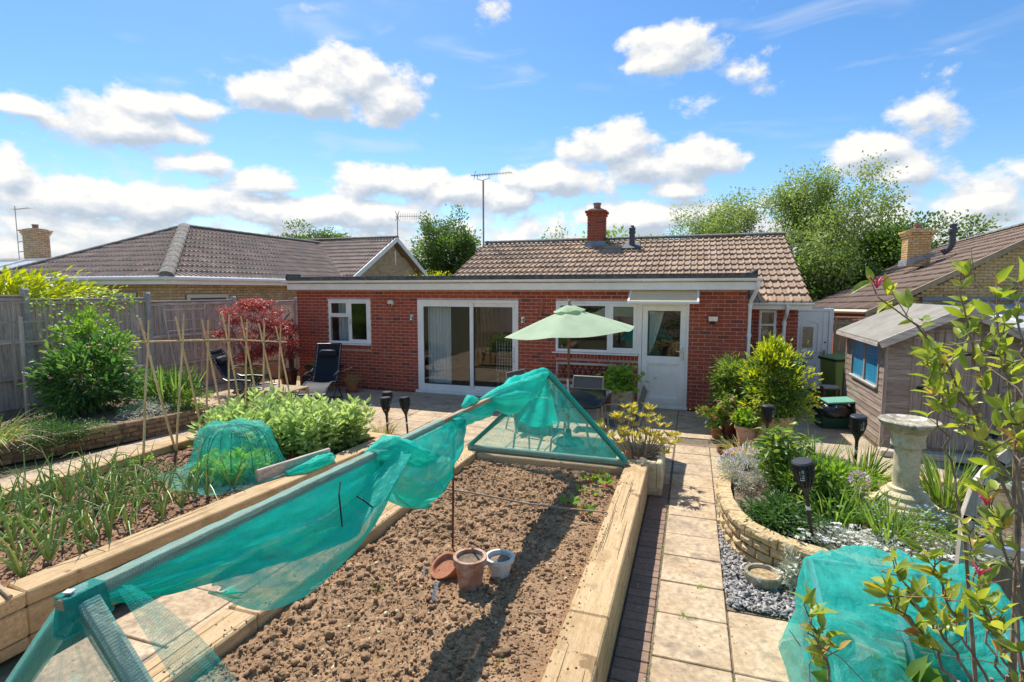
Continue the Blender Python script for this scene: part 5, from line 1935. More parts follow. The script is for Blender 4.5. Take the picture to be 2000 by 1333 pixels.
def bunch(name, path, rads, seed, mat='net', nu=70, nv=40, rough=.35, sag=0.0):
 pts = np.array(path, float)
 t = np.linspace(0, 1, len(pts))

 def fn(u, v):
  c = np.c_[np.interp(u, t, pts[:, 0]), np.interp(u, t, pts[:, 1]), np.interp(u, t, pts[:, 2])]
  r_ = np.interp(u, t, rads)
  th = 2 * np.pi * v
  ax = pts[-1] - pts[0]
  ax = ax / np.linalg.norm(ax)
  a = np.cross(ax, [0, 0, 1]); a /= np.linalg.norm(a)
  b = np.cross(a, ax)
  cir = np.c_[np.cos(th) * 2, np.sin(th) * 2, u * 5]
  k = 1 + rough * vnoise(cir, 1.0, seed, 4, .55) + .28 * np.sin(th * 5 + u * 9 + 2 * vnoise(cir, .8, seed + 1, 2)) * .5
  rr_ = (r_ * k)[:, None]
  out = c + rr_ * (np.cos(th)[:, None] * a + np.sin(th)[:, None] * b)
  out[:, 2] -= sag * np.sin(np.pi * u) * (np.sin(th) < 0) * np.abs(np.sin(th))
  return out
 return sheet(name, fn, nu, nv, mat, nf, (1, .8))

bunch('net_bunch', [(PX, 2.38, pz(2.38) + .00), (PX + .03, 2.5, pz(2.5) + .015), (PX + .04, 2.62, pz(2.6) - .04), (PX + .07, 2.78, pz(2.78) - .12), (PX + .09, 2.98, pz(3) - .17)], [.040, .066, .072, .058, .02], 31)
bunch('net_bunch', [(PX, 3.34, pz(3.34) - .04), (PX, 3.55, pz(3.55) - .055), (PX - .01, 3.80, pz(3.8) - .075), (PX - .03, 4.15, pz(4.15) - .09), (PX - .03, 4.4, pz(4.4) - .06)], [.05, .050, .055, .060, .03], 33)
bunch('net_bunch', [(PX - .02, 3.62, pz(3.6) + .03), (PX - .04, 3.80, pz(3.8) + .05), (PX - .02, 3.92, pz(3.9) + .03)], [.012, .038, .01], 36, nu=30, nv=24)
bunch('net_roll', [(PX - .03, 4.05, pz(4.05) - .0), (PX + .01, 4.35, pz(4.35) - .03), (PX + .02, 4.75, pz(4.75) - .05), (PX + .02, 5.1, pz(5.1) - .035), (PX + .01, 5.5, pz(5.5) - .01), (PX, 5.85, pz(5.85) + .0), (PX, 5.99, pz(5.95) - .01)], [.025, .085, .125, .115, .085, .06, .035], 37, nu=120, nv=56, sag=.07)

def tri_panel(y_, apex_z, seed, amp=.012, bow=0.0):
 def fn(u, v):
  hw = .05 + .93 * (1 - v)
  x_ = PX + (2 * u - 1) * hw
  z_ = .41 + v * (apex_z - .41)
  n1_ = vnoise(np.c_[x_ * 3, z_ * 3], 1.3, seed, 3)
  return np.c_[x_, y_ + amp * n1_ + bow * np.sin(np.pi * u) * (1 - v), z_ + 0 * n1_]
 return fn

sheet('end_net', tri_panel(5.965, 1.385, 3), 60, 50, 'net_thin', nf, (2, 1.2))
sheet('end_net', tri_panel(.915, 1.47, 5), 60, 50, 'net_thin', nf, (2, 1.2))
def inner(u, v):
 z_ = 1.37 - .62 * v
 wdt = .05 + .20 * v ** .8
 x_ = PX - .02 + (u - .62) * wdt * 2.0
 return np.c_[x_, 5.90 - .02 * np.sin(u * 14 + v * 3) - .03 * v, z_ + .12 * v * np.abs(u - .5)]

sheet('net_fold', inner, 40, 40, 'net', nf, (.4, .8))
def leg_wrap(p0, p1, rad, seed, mat, extra=0):
 p0, p1 = np.array(p0), np.array(p1)
 ax = unit(p1 - p0)
 a = np.cross(ax, [0, 1, 0]); a = unit(a)
 b = np.cross(a, ax)
 if abs(ax[2]) < .1: a, b = np.array([0, 1., 0]), np.array([0, 0, 1.])

 def fn(u, v):
  th = 2 * np.pi * v
  c = p0 + (p1 - p0) * u[:, None]
  k = np.minimum(1 / np.maximum(np.abs(np.cos(th)), np.abs(np.sin(th))), 1.32)
  r_ = rad * k * (1 + .06 * vnoise(np.c_[u * 14, v * 5], 1, seed))
  return c + (r_ * np.cos(th))[:, None] * a + (r_ * np.sin(th))[:, None] * b
 sheet('leg_net', fn, 60, 25, mat, nf, (1.3, .22))

leg_wrap((-2.56, 5.93, .42), (-.64, 5.93, .42), .030, 8, 'net_wrap')
leg_wrap((PX + .03, 5.93, 1.40), (-.655, 5.93, .43), .027, 1, 'net_fine')
leg_wrap((PX - .20, 5.93, 1.14), (-2.57, 5.93, .43), .027, 2, 'net_fine')
leg_wrap((PX + .02, .955, 1.48), (-.655, .955, .43), .0265, 3, 'net_wrap')
leg_wrap((PX - .02, .955, 1.48), (-2.57, .955, .43), .0265, 4, 'net_wrap')
def veil(u, v):
 p0 = np.array([PX + .05, 1.0, 1.49]); p1 = np.array([-.62, .99, .43])
 c = p0 + (p1 - p0) * u[:, None]
 n1_ = vnoise(np.c_[u * 4, v * 3], 1.2, 41, 3)
 return c + np.c_[.05 * v * (1 + .6 * n1_), .02 + .10 * v * np.sin(np.pi * np.clip(u * 1.2, 0, 1)), .09 * v * (1 - u) * np.sin(np.pi * np.clip(u * 1.4 + .1, 0, 1))]

sheet('net_fold', veil, 70, 16, 'net_thin', nf, (1.4, .2))

def cap(u, v):
 th = 2 * np.pi * u
 c, s = np.cos(th), np.sin(th)
 k = np.minimum(1 / np.maximum(np.abs(c), np.abs(s)), 1.30)
 top = np.clip(v / .25, 0, 1)
 dn = np.clip((v - .25) / .75, 0, 1)
 fl = top * (1 + .22 * dn ** 1.5 + .07 * vnoise(np.c_[c * 2, s * 2, v * 4], 1.5, 43))
 return np.c_[PX + .027 * fl * c * k + .006 * dn, .955 + .052 * fl * s * k, 1.519 - .095 * dn + .010 * s * dn]

sheet('net_cap', cap, 60, 24, 'net_fine', nf, (.5, .2))
hem = cap(np.linspace(0, 1, 33), np.full(33, 1.0))
mb = MB(); mb.tube([tuple(p) for p in hem], .0045, 6, False)
mb.build('net_hem', M['twine'], nf)
mb = MB(); mb.box((PX + .004, .925, 1.527), (.022, .02, .005), rotm(0, 0, .4), .5, .001)
mb.build('clip', M['labelwhite'], nf)
for (p, q) in (((PX + .05, 2.05, pz(2.05) - .03), (PX + .09, 2.0, pz(2) - .22)), ((PX + .09, 2.12, pz(2.1) - .12), (PX + .12, 2.25, pz(2.2) - .22))):
 mb = MB()
 p, q = Vector(p), Vector(q)
 mb.tube([p, p.lerp(q, .3) + Vector((.02, -.04, .02)), p.lerp(q, .7) + Vector((.02, -.03, .0)), q], .004, 5)
 mb.build('tie_wire', M['iron'], nf)
mb = MB(); mb.tube([(-1.735, 3.66, .28), (-1.722, 3.66, .9), (-1.71, 3.655, 1.40)], .009, 8)
one('support_rod', mb, M['rust'], 'rusty upright rod standing in the soil beside the ridge pole', 'rod', loc=(-1.73, 3.66, .3))
mb = MB(); mb.tube([(-2.60, 4.60, .405), (-2.0, 4.62, .39), (-1.4, 4.575, .375), (-1.0, 4.56, .385), (-.66, 4.55, .402)], [.011, .010, .009, .008, .006], 7)
one('stick', mb, M['stick'], 'thin grey stick laid across the bare soil bed', 'stick', smooth=True)

# ------------------------------------------------------------------ pots
def pot_profile(r0, r1, h, rim=.02, rimh=.05, wall=.012):
 return [(r0 * .0 + .001, 0), (r0, 0), (r1 - .004, h - rimh), (r1 + rim * .5, h - rimh + .002), (r1 + rim * .6, h), (r1 - wall, h), (r0 + (r1 - r0) * .55 - wall, h * .55), (.001, h * .55)]

def pot(name, label, loc, r0, r1, h, mat, rim=.02, rimh=.05, fill='soil_dark', fillz=.86, tilt=None, n=28, cat='pot', group=None):
 t = thing(name, label, cat, loc, group)
 mb = MB(); mb.lathe([(r0, 0), (r0 + (r1 - r0) * (h - rimh) / h, h - rimh), (r1 + rim * .5, h - rimh + .003), (r1 + rim * .6, h), (r1 - .014, h), (r0 + (r1 - r0) * .7 - .016, h * .7), (r0 * .8, h * .68)], n)
 o = mb.build('body', M[mat], t, smooth=True, world=False)
 if fill:
  rf = r0 + (r1 - r0) * fillz - .012
  mb = MB(); mb.lathe([(rf, h * fillz - .02), (rf, h * fillz), (rf * .5, h * fillz + .008), (.002, h * fillz + .012)], 20)
  mb.build('compost', M[fill], t, smooth=True, world=False)
 if tilt: t.rotation_euler = tilt
 return t

pot('terracotta_pot', 'weathered terracotta pot standing on the bare soil beside the rod', (-1.395, 3.22, .31), .078, .108, .225, 'terra_old', .014, .055, fillz=.88)
pot('glazed_pot', 'white glazed pot half hidden behind the terracotta pot on bare soil', (-1.245, 3.40, .315), .062, .10, .155, 'glaze_white', .012, .03, fillz=.8)
pot('clay_bowl', 'shallow terracotta bowl tilted against the pot on bare soil', (-1.60, 3.32, .33), .085, .105, .085, 'terra', .008, .015, fillz=.5, tilt=(R(28), R(-18), 0))
mb = MB(); mb.box((-1.545, 2.98, .375), (.026, .003, .15), rotm(R(-14), R(8), 0), .5, .001)
lbl = one('plant_label', mb, M['labelwhite'], 'broad white plant label stuck in soil before the terracotta pot', 'label')
mb = MB()
for q in range(5):
 mb.box((-1.548 + .002 * (q % 2), 2.973 - .004 + q * .0062, .395 + .018 * (q - 1.6)), (.010, .0006, .004), rotm(R(-14), R(8), 0))
mk = mb.build('pencil_mark', M['ink'])
mk.parent = lbl
mk.matrix_parent_inverse = lbl.matrix_world.inverted() if False else Matrix.Translation(-lbl.location)
mb = MB(); mb.box((-1.72, 3.16, .365), (.012, .003, .13), rotm(R(-8), R(4), 0), .5, .001)
one('plant_label', mb, M['labelwhite'], 'thin upright white label left of the clay bowl', 'label')

# ------------------------------------------------------------------ left bed furniture: canes, cloche, plank
ca = thing('cane_row', 'row of crossed bamboo canes tied to a horizontal cane in the left bed', 'bean canes', (-6.3, 5.7, .3))
cross = [(4.70, 1.72), (5.17, 1.68), (5.55, 1.655), (5.90, 1.63), (6.22, 1.60), (6.56, 1.555), (6.90, 1.515)]
feet = [4.50, 4.93, 5.36, 5.72, 6.06, 6.38, 6.72, 7.08]
for i, (yc, zc) in enumerate(cross):
 for (ya, sgn) in ((feet[i], 1), (feet[i + 1], -1)):
  p0 = Vector((-6.22 + random.uniform(-.03, .03), ya, .24))
  pc = Vector((-6.30 + sgn * .012, yc, zc))
  ext = random.uniform(.17, .30)
  p1 = pc + (pc - p0) * ext
  pts = [p0 + (p1 - p0) * q + Vector((random.uniform(-.006, .006), random.uniform(-.006, .006), 0)) for q in (0, .2, .4, .6, .8, 1)]
  mb = MB(); mb.tube(pts, [.0145, .014, .0135, .013, .012, .011], 8, True, random.random())
  for q in (.17, .36, .55, .73, .9):
   c = p0 + (p1 - p0) * q
   d = (p1 - p0).normalized() * .004
   mb.tube([c - d, c + d], .0158, 8, True, .2)
  mb.build('cane', M['bamboo'], ca, smooth=True)
 mb = MB()
 for q in range(3):
  pts = [Vector((-6.30 + .021 * math.cos(a), yc + .021 * math.sin(a) * (1 if q % 2 else -1), zc + .012 * (q - 1) + .014 * math.sin(a))) for a in np.linspace(0, 2 * math.pi, 9)]
  mb.tube(pts, .003, 5, False)
 mb.tube([(-6.29, yc, zc), (-6.28, yc + .03, zc - .05), (-6.28, yc + .05, zc - .10)], .0025, 5)
 mb.build('twine_knot', M['twine'], ca)
mb = MB(); mb.tube([(-6.285, 4.50, 1.735), (-6.285, 5.2, 1.69), (-6.285, 5.9, 1.645), (-6.285, 6.5, 1.57), (-6.285, 7.05, 1.50)], [.011, .011, .010, .010, .009], 8)
mb.build('cross_cane', M['bamboo'], ca, smooth=True)

DC = (-4.80, 4.52)
dm = thing('net_cloche', 'domed cloche of turquoise net over green hoops covering lettuces', 'cloche', (DC[0], DC[1], .29))

def dome(u, v):
 th = 2 * np.pi * u
 pr = np.interp(v, [0, .12, .3, .55, .72, .85, .93, 1.0], [.66, .53, .43, .36, .325, .265, .15, .001])
 zz = np.interp(v, [0, .12, .3, .55, .72, .85, .93, 1.0], [.012, .035, .12, .33, .50, .565, .58, .585])
 cc = np.c_[np.cos(th) * 1.6, np.sin(th) * 1.6, v * 2]
 f = 1 + .07 * vnoise(cc, 1.5, 51, 3) + .05 * (1 - 2 * np.abs(vnoise(cc, 2.5, 54, 3))) + .055 * np.sin(th * 9 + 2 * vnoise(cc, 1, 52, 2)) * (1 - v) ** 1.2
 sag = .020 * np.cos(th * 6) * np.exp(-((v - .85) / .12) ** 2)
 return np.c_[DC[0] + pr * f * np.cos(th) * (1.06 + .16 * np.cos(th - .7) ** 2), DC[1] + pr * f * np.sin(th) * .92, .29 + zz + sag + .012 * vnoise(cc, 3, 53)]

sheet('net', dome, 120, 50, 'net_thin', dm, (3.5, 1.2))
for a in (0.15, .75, 1.45, 2.2, 2.8):
 mb = MB()
 pts = []
 for q in np.linspace(-1, 1, 19):
  rr_ = .385 * np.sign(q) * abs(q) ** .55
  pts.append((DC[0] + rr_ * math.cos(a), DC[1] + rr_ * .92 * math.sin(a), 0.28 + .565 * math.cos(q * math.pi / 2) ** .42))
 mb.tube(pts, .005, 6)
 mb.build('hoop', M['iron'], dm)
bunch2 = nf
mb = MB(); mb.beam((-4.17, 4.18, .455), (-3.93, 5.02, .47), .042, .125, .5, .006)
one('plank', mb, M['fence_y'], 'old grey plank on edge along the left bed beside the cloche', 'plank')
nf_keep = nf
nf = thing('net_remnant', 'crumpled end of turquoise net tucked behind the plank on the bed edge', 'net', (-3.9, 4.75, .39))
bunch('net', [(-4.02, 4.42, .42), (-3.90, 4.60, .44), (-3.86, 4.78, .46), (-3.84, 4.95, .45), (-3.88, 5.02, .42)], [.02, .05, .06, .05, .02], 61, nu=60, nv=40, rough=.6)
nf = nf_keep
mb = MB()
rc = thing('timber_offcut', 'cut ends of two thin sticks lying at the near corner of the onion bed', 'stick', (-4.35, 2.05, .4))
for (a, b) in (((-4.45, 2.12, .405), (-4.05, 2.02, .41)), ((-4.45, 2.02, .405), (-4.12, 1.96, .407))):
 mb = MB(); mb.tube([a, b], .014, 7); mb.build('stick', M['timber_x'], rc)

# ------------------------------------------------------------------ curved stone wall and slate
sw = thing('stone_wall', 'curved low wall of rough yellow walling stone round the flower bed', 'wall', (.6, 5, 0))
wp = np.array([(.42, 6.40), (.345, 6.10), (.315, 5.75), (.325, 5.42), (.385, 5.10), (.48, 4.86), (.62, 4.69), (.80, 4.57), (1.0, 4.49), (1.27, 4.44), (1.6, 4.44), (2.0, 4.50), (2.4, 4.58)])
seg = np.r_[0, np.cumsum(np.linalg.norm(np.diff(wp, axis=0), axis=1))]
WLn = seg[-1]

def wpos(s_):
 return np.array([np.interp(s_, seg, wp[:, 0]), np.interp(s_, seg, wp[:, 1])])

def stone_mesh(L_, D_, H_, seed):
 n1, n2, n3 = 6, 3, 3
 bm_v, key = [], {}
 mb = MB()
 rs = np.random.default_rng(seed)
 def grid(fix, val, na, nb, mp_):
  ids = []
  for i in range(na + 1):
   for j in range(nb + 1):
    p = mp_(i / na, j / nb)
    k = tuple(np.round(p, 4))
    if k not in key:
     key[k] = len(bm_v); bm_v.append(np.array(p, float))
    ids.append(key[k])
  return [(ids[i * (nb + 1) + j], ids[(i + 1) * (nb + 1) + j], ids[(i + 1) * (nb + 1) + j + 1], ids[i * (nb + 1) + j + 1]) for i in range(na) for j in range(nb)]
 F_ = []
 F_ += grid(0, 0, n1, n3, lambda a, b: (-.5 + a, -.5, -.5 + b))
 F_ += [f[::-1] for f in grid(0, 0, n1, n3, lambda a, b: (-.5 + a, .5, -.5 + b))]
 F_ += grid(0, 0, n1, n2, lambda a, b: (-.5 + a, -.5 + b, .5))
 F_ += [f[::-1] for f in grid(0, 0, n1, n2, lambda a, b: (-.5 + a, -.5 + b, -.5))]
 F_ += [f[::-1] for f in grid(0, 0, n2, n3, lambda a, b: (-.5, -.5 + a, -.5 + b))]
 F_ += grid(0, 0, n2, n3, lambda a, b: (.5, -.5 + a, -.5 + b))
 Vv = np.array(bm_v)
 nz1 = vnoise(Vv * np.array([L_, D_, H_]) * 14, 1, seed, 3)
 nz2 = vnoise(Vv * np.array([L_, D_, H_]) * 14 + 9, 1, seed + 3, 3)
 front = np.clip(-Vv[:, 1] * 2, 0, 1)
 edge_ = np.minimum(.5 - np.abs(Vv[:, 0]), (.5 - np.abs(Vv[:, 2])) * H_ / L_ * 2)
 out = Vv * np.array([L_, D_, H_])
 out[:, 1] -= front * (np.clip(edge_ * 5, 0, 1) * .018 + .022 * nz1 * (edge_ > .01))
 out[:, 0] += .003 * nz2; out[:, 2] += .0025 * nz1
 mb.add([tuple(p) for p in out], F_, rs.random())
 me = mb.mesh('stone')
 me.materials.append(M['stone'])
 me.polygons.foreach_set('use_smooth', np.zeros(len(me.polygons), bool))
 return me

STM = [stone_mesh(.22, .10, .072, 60 + i) for i in range(6)] + [stone_mesh(.15, .10, .072, 80 + i) for i in range(4)]
STC = [stone_mesh(.30, .12, .078, 90 + i) for i in range(6)]
mb = MB()
for i in range(40):
 a, b = wpos(WLn * i / 40), wpos(WLn * (i + 1) / 40)
 d = unit(b - a); nn = np.array([-d[1], d[0]])
 if np.dot(nn, (1.5, 5.6) - a) < 0: nn = -nn
 a, b = a + nn * .055, b + nn * .055
 mb.beam((a[0], a[1], .145), (b[0], b[1], .145), .075, .29)
mb.build('core', M['mortar_old'], sw)
for c in range(4):
 s_ = random.uniform(0, .12)
 top = c == 3
 while s_ < WLn - .05:
  me = random.choice(STC) if top else random.choice(STM)
  L_ = max(v.co.x for v in me.vertices) - min(v.co.x for v in me.vertices)
  a, b = wpos(s_), wpos(min(s_ + L_, WLn))
  d = unit(b - a); nn = np.array([-d[1], d[0]])
  if np.dot(nn, (1.5, 5.6) - a) < 0: nn = -nn
  c_ = (a + b) / 2 + nn * .05
  o = link_mesh('stone', me, None, sw)
  o.location = Vector((c_[0], c_[1], .04 + c * .082 + (.003 if top else 0))) - wl(sw)
  ang = math.atan2(d[1], d[0])
  if np.dot(np.array([math.sin(ang), -math.cos(ang)]), nn) > 0: ang += math.pi
  o.rotation_euler = (random.uniform(-.03, .03), random.uniform(-.015, .015), ang)
  s_ += L_ + .015
soil_patch('flower_bed_soil', [(.48, 6.35), (.43, 5.6), (.48, 5.2), (.60, 4.92), (.80, 4.72), (1.1, 4.58), (1.6, 4.53), (2.4, 4.66), (3.3, 4.7), (3.3, 6.72), (.5, 6.72)], .255, 'soil_dark', .03, .03, 6, 8)
xs_, ysl = rng.uniform(.30, 1.15, 9000), rng.uniform(4.03, 6.2, 9000)
lim = np.interp(ysl, wp[:9, 1][::-1], wp[:9, 0][::-1])
kp = (xs_ < lim + .02) & (xs_ > .315) & ((ysl > 4.06) | (xs_ > .95))
xs_, ysl = xs_[kp][:3200], ysl[kp][:3200]
n_ = len(xs_)
V, Ff = [], []
th = np.sort(rng.uniform(0, 2 * np.pi, (n_, 6)), axis=1)
rad = rng.uniform(.008, .021, (n_, 1)) * rng.uniform(.7, 1.2, (n_, 6))
px_, py_ = np.cos(th) * rad * rng.uniform(.8, 1.6, (n_, 1)), np.sin(th) * rad
rot = rng.uniform(0, 2 * np.pi, (n_, 1))
px2, py2 = px_ * np.cos(rot) - py_ * np.sin(rot), px_ * np.sin(rot) + py_ * np.cos(rot)
tx, ty = rng.normal(0, .35, (n_, 1)), rng.normal(0, .35, (n_, 1))
z0_ = rng.uniform(.0, .032, (n_, 1))
zt_ = z0_ + px2 * tx + py2 * ty
top_ = np.stack([px2 + xs_[:, None], py2 + ysl[:, None], zt_ + .005], -1)
bot_ = np.stack([px2 * 1.04 + xs_[:, None], py2 * 1.04 + ysl[:, None], zt_ - .003], -1)
V = np.concatenate([top_, bot_], 1).reshape(-1, 3)
tri = [(0, i, i + 1) for i in range(1, 5)]
tri += sum([[(i, 6 + i, 6 + (i + 1) % 6), (i, 6 + (i + 1) % 6, (i + 1) % 6)] for i in range(6)], [])
tri = np.array(tri)
Ff = (tri[None] + (np.arange(n_) * 12)[:, None, None]).reshape(-1, 3)
o = np_mesh('slate_chippings', V, Ff, M['slate'], None, np.repeat(rng.random(n_), len(tri)))
tag(o, 'grey slate chippings between the path and the curved wall', 'slate', None, 'stuff')
mb = MB(); mb.span((.31, 4.04, -.05), (1.6, 6.3, -.002)); tag(mb.build('slate_bed', M['joint']), kind='structure')
t = thing('stone_bowl', 'low pebbly stone bowl of dry litter on the slate chippings', 'bowl', (.60, 4.50, .005))
mb = MB(); mb.lathe([(.115, 0), (.135, .035), (.14, .095), (.132, .105), (.115, .10), (.105, .05)], 28); mb.build('body', M['birdbowl'], t, smooth=True, world=False)
mb = MB(); mb.lathe([(.112, .07), (.09, .078), (.002, .082)], 20); mb.build('litter', M['mulch'], t, world=False)
# ------------------------------------------------------------------ patio set
UX, UY = -1.76, 7.90
um = thing('garden_umbrella', 'pale green garden umbrella with wooden pole over the glass table', 'umbrella', (UX, UY, 0))
TL = R(-4.5)
TM = Matrix.Rotation(TL, 3, 'Y')

def tilt(p, z0=1.72):
 v = TM @ Vector((p[0], p[1], p[2] - z0))
 return (UX + v.x + .02, UY + v.y, v.z + z0 + .05)

mb = MB()
NR, RAD = 6, 1.02
V, F = [], []
SUB, RG = 8, 10
for i in range(RG + 1):
 t_ = .10 + .90 * i / RG
 for j in range(NR * SUB):
  a = 2 * math.pi * j / (NR * SUB) + R(28)
  f = (j % SUB) / SUB
  chord = math.cos(math.pi / NR) / math.cos((f - .5) * 2 * math.pi / NR)
  r_ = RAD * t_ * (1 * (1 - t_ ** 3 * .0) * (chord * .96 + .04))
  sagq = .035 * t_ * math.sin(math.pi * f)
  z_ = 2.03 - .36 * t_ ** 1.10 - sagq
  V.append(tilt((r_ * math.cos(a), r_ * math.sin(a), z_)))
W_ = NR * SUB
for i in range(RG):
 for j in range(W_):
  F.append((i * W_ + j, i * W_ + (j + 1) % W_, (i + 1) * W_ + (j + 1) % W_, (i + 1) * W_ + j))
mb.add(V, F)
cn = mb.build('canopy', M['canvas'], um, smooth=True)
mb = MB()
V, F = [], []
for i in range(4):
 for j in range(36):
  a = 2 * math.pi * j / 36
  r_ = .03 + .20 * i / 3 * (1 + (.06 * math.sin(a * 6) if i == 3 else 0))
  V.append(tilt((r_ * math.cos(a), r_ * math.sin(a), 2.075 - .012 * i - .055 * (i / 3) ** 2 + (.012 * math.sin(a * 6 + 1) if i == 3 else 0))))
for i in range(3):
 for j in range(36):
  F.append((i * 36 + j, i * 36 + (j + 1) % 36, (i + 1) * 36 + (j + 1) % 36, (i + 1) * 36 + j))
mb.add(V, F)
mb.build('vent_cap', M['canvas'], cn, smooth=True)
for k in range(NR):
 a = 2 * math.pi * k / NR + R(28)
 mb = MB()
 p0, p1 = tilt((.05 * math.cos(a), .05 * math.sin(a), 1.99)), tilt((RAD * .985 * math.cos(a), RAD * .985 * math.sin(a), 1.655))
 mb.beam(p0, p1, .014, .02)
 pm_ = tilt((.55 * math.cos(a), .55 * math.sin(a), 1.825))
 mb.beam(pm_, tilt((.03 * math.cos(a), .03 * math.sin(a), 1.62)), .012, .016)
 mb.build('rib', M['polewood'], um)
mb = MB(); mb.tube([(UX, UY, .02), (UX, UY, .62)], .019, 10); mb.tube([(UX, UY, .55), (UX - .01, UY, 2.12)], .019, 10)
mb.build('pole', M['polewood'], um, smooth=True)
mb = MB(); mb.tube([(UX, UY, .66), (UX - .01, UY, 1.0)], .0215, 10); mb.build('pole_sleeve', M['pvc_cream'], um, smooth=True)
mb = MB(); mb.lathe([(.03, 2.06), (.035, 2.085), (.018, 2.10), (.03, 2.125), (.02, 2.15), (.004, 2.16)], 12, (UX - .005, UY, .05)); mb.build('finial', M['timber_z'], um, smooth=True)
mb = MB(); mb.lathe([(.24, .0), (.24, .03), (.20, .055), (.06, .08), (.04, .22), (.03, .22)], 28, (UX, UY, 0)); mb.build('base', M['darkgrey'], um, smooth=True)

tb = thing('patio_table', 'glass topped patio table with dark edge under the green umbrella', 'table', (-1.70, 7.95, 0))

def rrect(cx, cy, hx, hy, rr, n=6):
 pts = []
 for (sx, sy, a0) in ((1, 1, 0), (-1, 1, 90), (-1, -1, 180), (1, -1, 270)):
  for k in range(n + 1):
   a = R(a0 + 90 * k / n)
   pts.append((cx + sx * (hx - rr) + rr * math.cos(a), cy + sy * (hy - rr) + rr * math.sin(a)))
 return pts

poly = rrect(-1.70, 7.95, .50, .70, .16)
mb = MB(); mb.prism([(x_, y_, .715) for x_, y_ in poly], (0, 0, .008)); mb.build('glass_top', M['glass_table'], tb)
mb = MB()
p3 = [(x_, y_, .712) for x_, y_ in poly]
for a, b in zip(p3, p3[1:] + p3[:1]):
 mb.beam(a, b, .03, .03)
mb.build('rim', M['darkgrey'], tb)
for (sx, sy) in ((-1, -1), (1, -1), (-1, 1), (1, 1)):
 mb = MB(); mb.tube([(-1.70 + sx * .36, 7.95 + sy * .52, .70), (-1.70 + sx * .30, 7.95 + sy * .46, .35), (-1.70 + sx * .40, 7.95 + sy * .58, .0)], .017, 8)
 mb.build('leg', M['frame_grey'], tb, smooth=True)

def sling_chair(label, loc, rz):
 t = thing('patio_chair', label, 'chair', (0, 0, 0), 'sling chairs round the glass table')
 for s in (-1, 1):
  mb = MB()
  mb.tube([(s * .27, -.25, .0), (s * .27, -.22, .42), (s * .27, .18, .40), (s * .265, .34, .95)], .014, 8)
  mb.build('side_frame', M['frame_grey'], t, smooth=True, world=False)
  mb = MB(); mb.tube([(s * .27, .22, .40), (s * .27, .34, .0)], .014, 8); mb.build('leg', M['frame_grey'], t, smooth=True, world=False)
  mb = MB(); mb.beam((s * .285, -.24, .63), (s * .285, .25, .65), .045, .02, .5, .006); mb.tube([(s * .28, -.20, .40), (s * .285, -.22, .62)], .012, 8); mb.build('armrest', M['frame_grey'], t, world=False)
 mb = MB()
 V = []
 prof = [(-.23, .425), (-.1, .405), (.05, .395), (.17, .41), (.22, .52), (.27, .70), (.31, .86), (.335, .96)]
 for (y_, z_) in prof:
  V += [(-.255, y_, z_), (0, y_ + .012, z_ - .008), (.255, y_, z_)]
 F = []
 for i in range(len(prof) - 1):
  for j in range(2):
   F.append((i * 3 + j, i * 3 + j + 1, (i + 1) * 3 + j + 1, (i + 1) * 3 + j))
 mb.add(V, F)
 mb.build('sling', M['sling'], t, smooth=True, world=False)
 mb = MB(); mb.tube([(-.265, .34, .95), (.265, .34, .95)], .013, 8); mb.build('top_bar', M['frame_grey'], t, world=False)
 t.location = loc
 t.rotation_euler = (0, 0, rz)
 return t

sling_chair('grey sling chair at the house side of the glass table', (-1.72, 8.98, 0), 0).scale = (1, 1, .86)
sling_chair('grey sling chair at right of the glass table turned sideways', (-.93, 7.70, 0), R(-78))
sling_chair('grey sling chair at left of the glass table by the patio door', (-2.55, 8.55, 0), R(72))
sling_chair('grey sling chair on the camera side of the table, seen through the net', (-1.95, 6.95, 0), R(172))
bn = thing('iron_bench', 'garden bench with lattice iron back against the brick under the kitchen window', 'bench', (-2.0, 10.45, 0))
for xq in (-2.62, -1.42):
 mb = MB()
 mb.tube([(xq, 10.62, 0), (xq, 10.58, .42), (xq, 10.66, .86)], .022, 8)
 mb.tube([(xq, 10.16, 0), (xq, 10.18, .40), (xq, 10.14, .62), (xq, 10.58, .62)], .02, 8)
 mb.build('side_frame', M['fence_z'], bn, smooth=True)
mb = MB()
mb.beam((-2.62, 10.65, .85), (-1.42, 10.65, .85), .03, .045, .5, .004)
mb.beam((-2.62, 10.60, .52), (-1.42, 10.60, .52), .03, .045, .5, .004)
mb.build('back_rail', M['fence_x'], bn)
mb = MB()
for q in np.linspace(-2.56, -1.62, 9):
 mb.tube([(q, 10.605, .54), (q + .14, 10.645, .83)], .009, 5)
 mb.tube([(q + .14, 10.605, .54), (q, 10.645, .83)], .009, 5)
mb.build('lattice', M['iron'], bn)
for k in range(5):
 mb = MB(); mb.span((-2.60, 10.18 + k * .08, .41), (-1.44, 10.245 + k * .08, .435), random.random(), .004); mb.build('slat', M['fence_x'], bn)

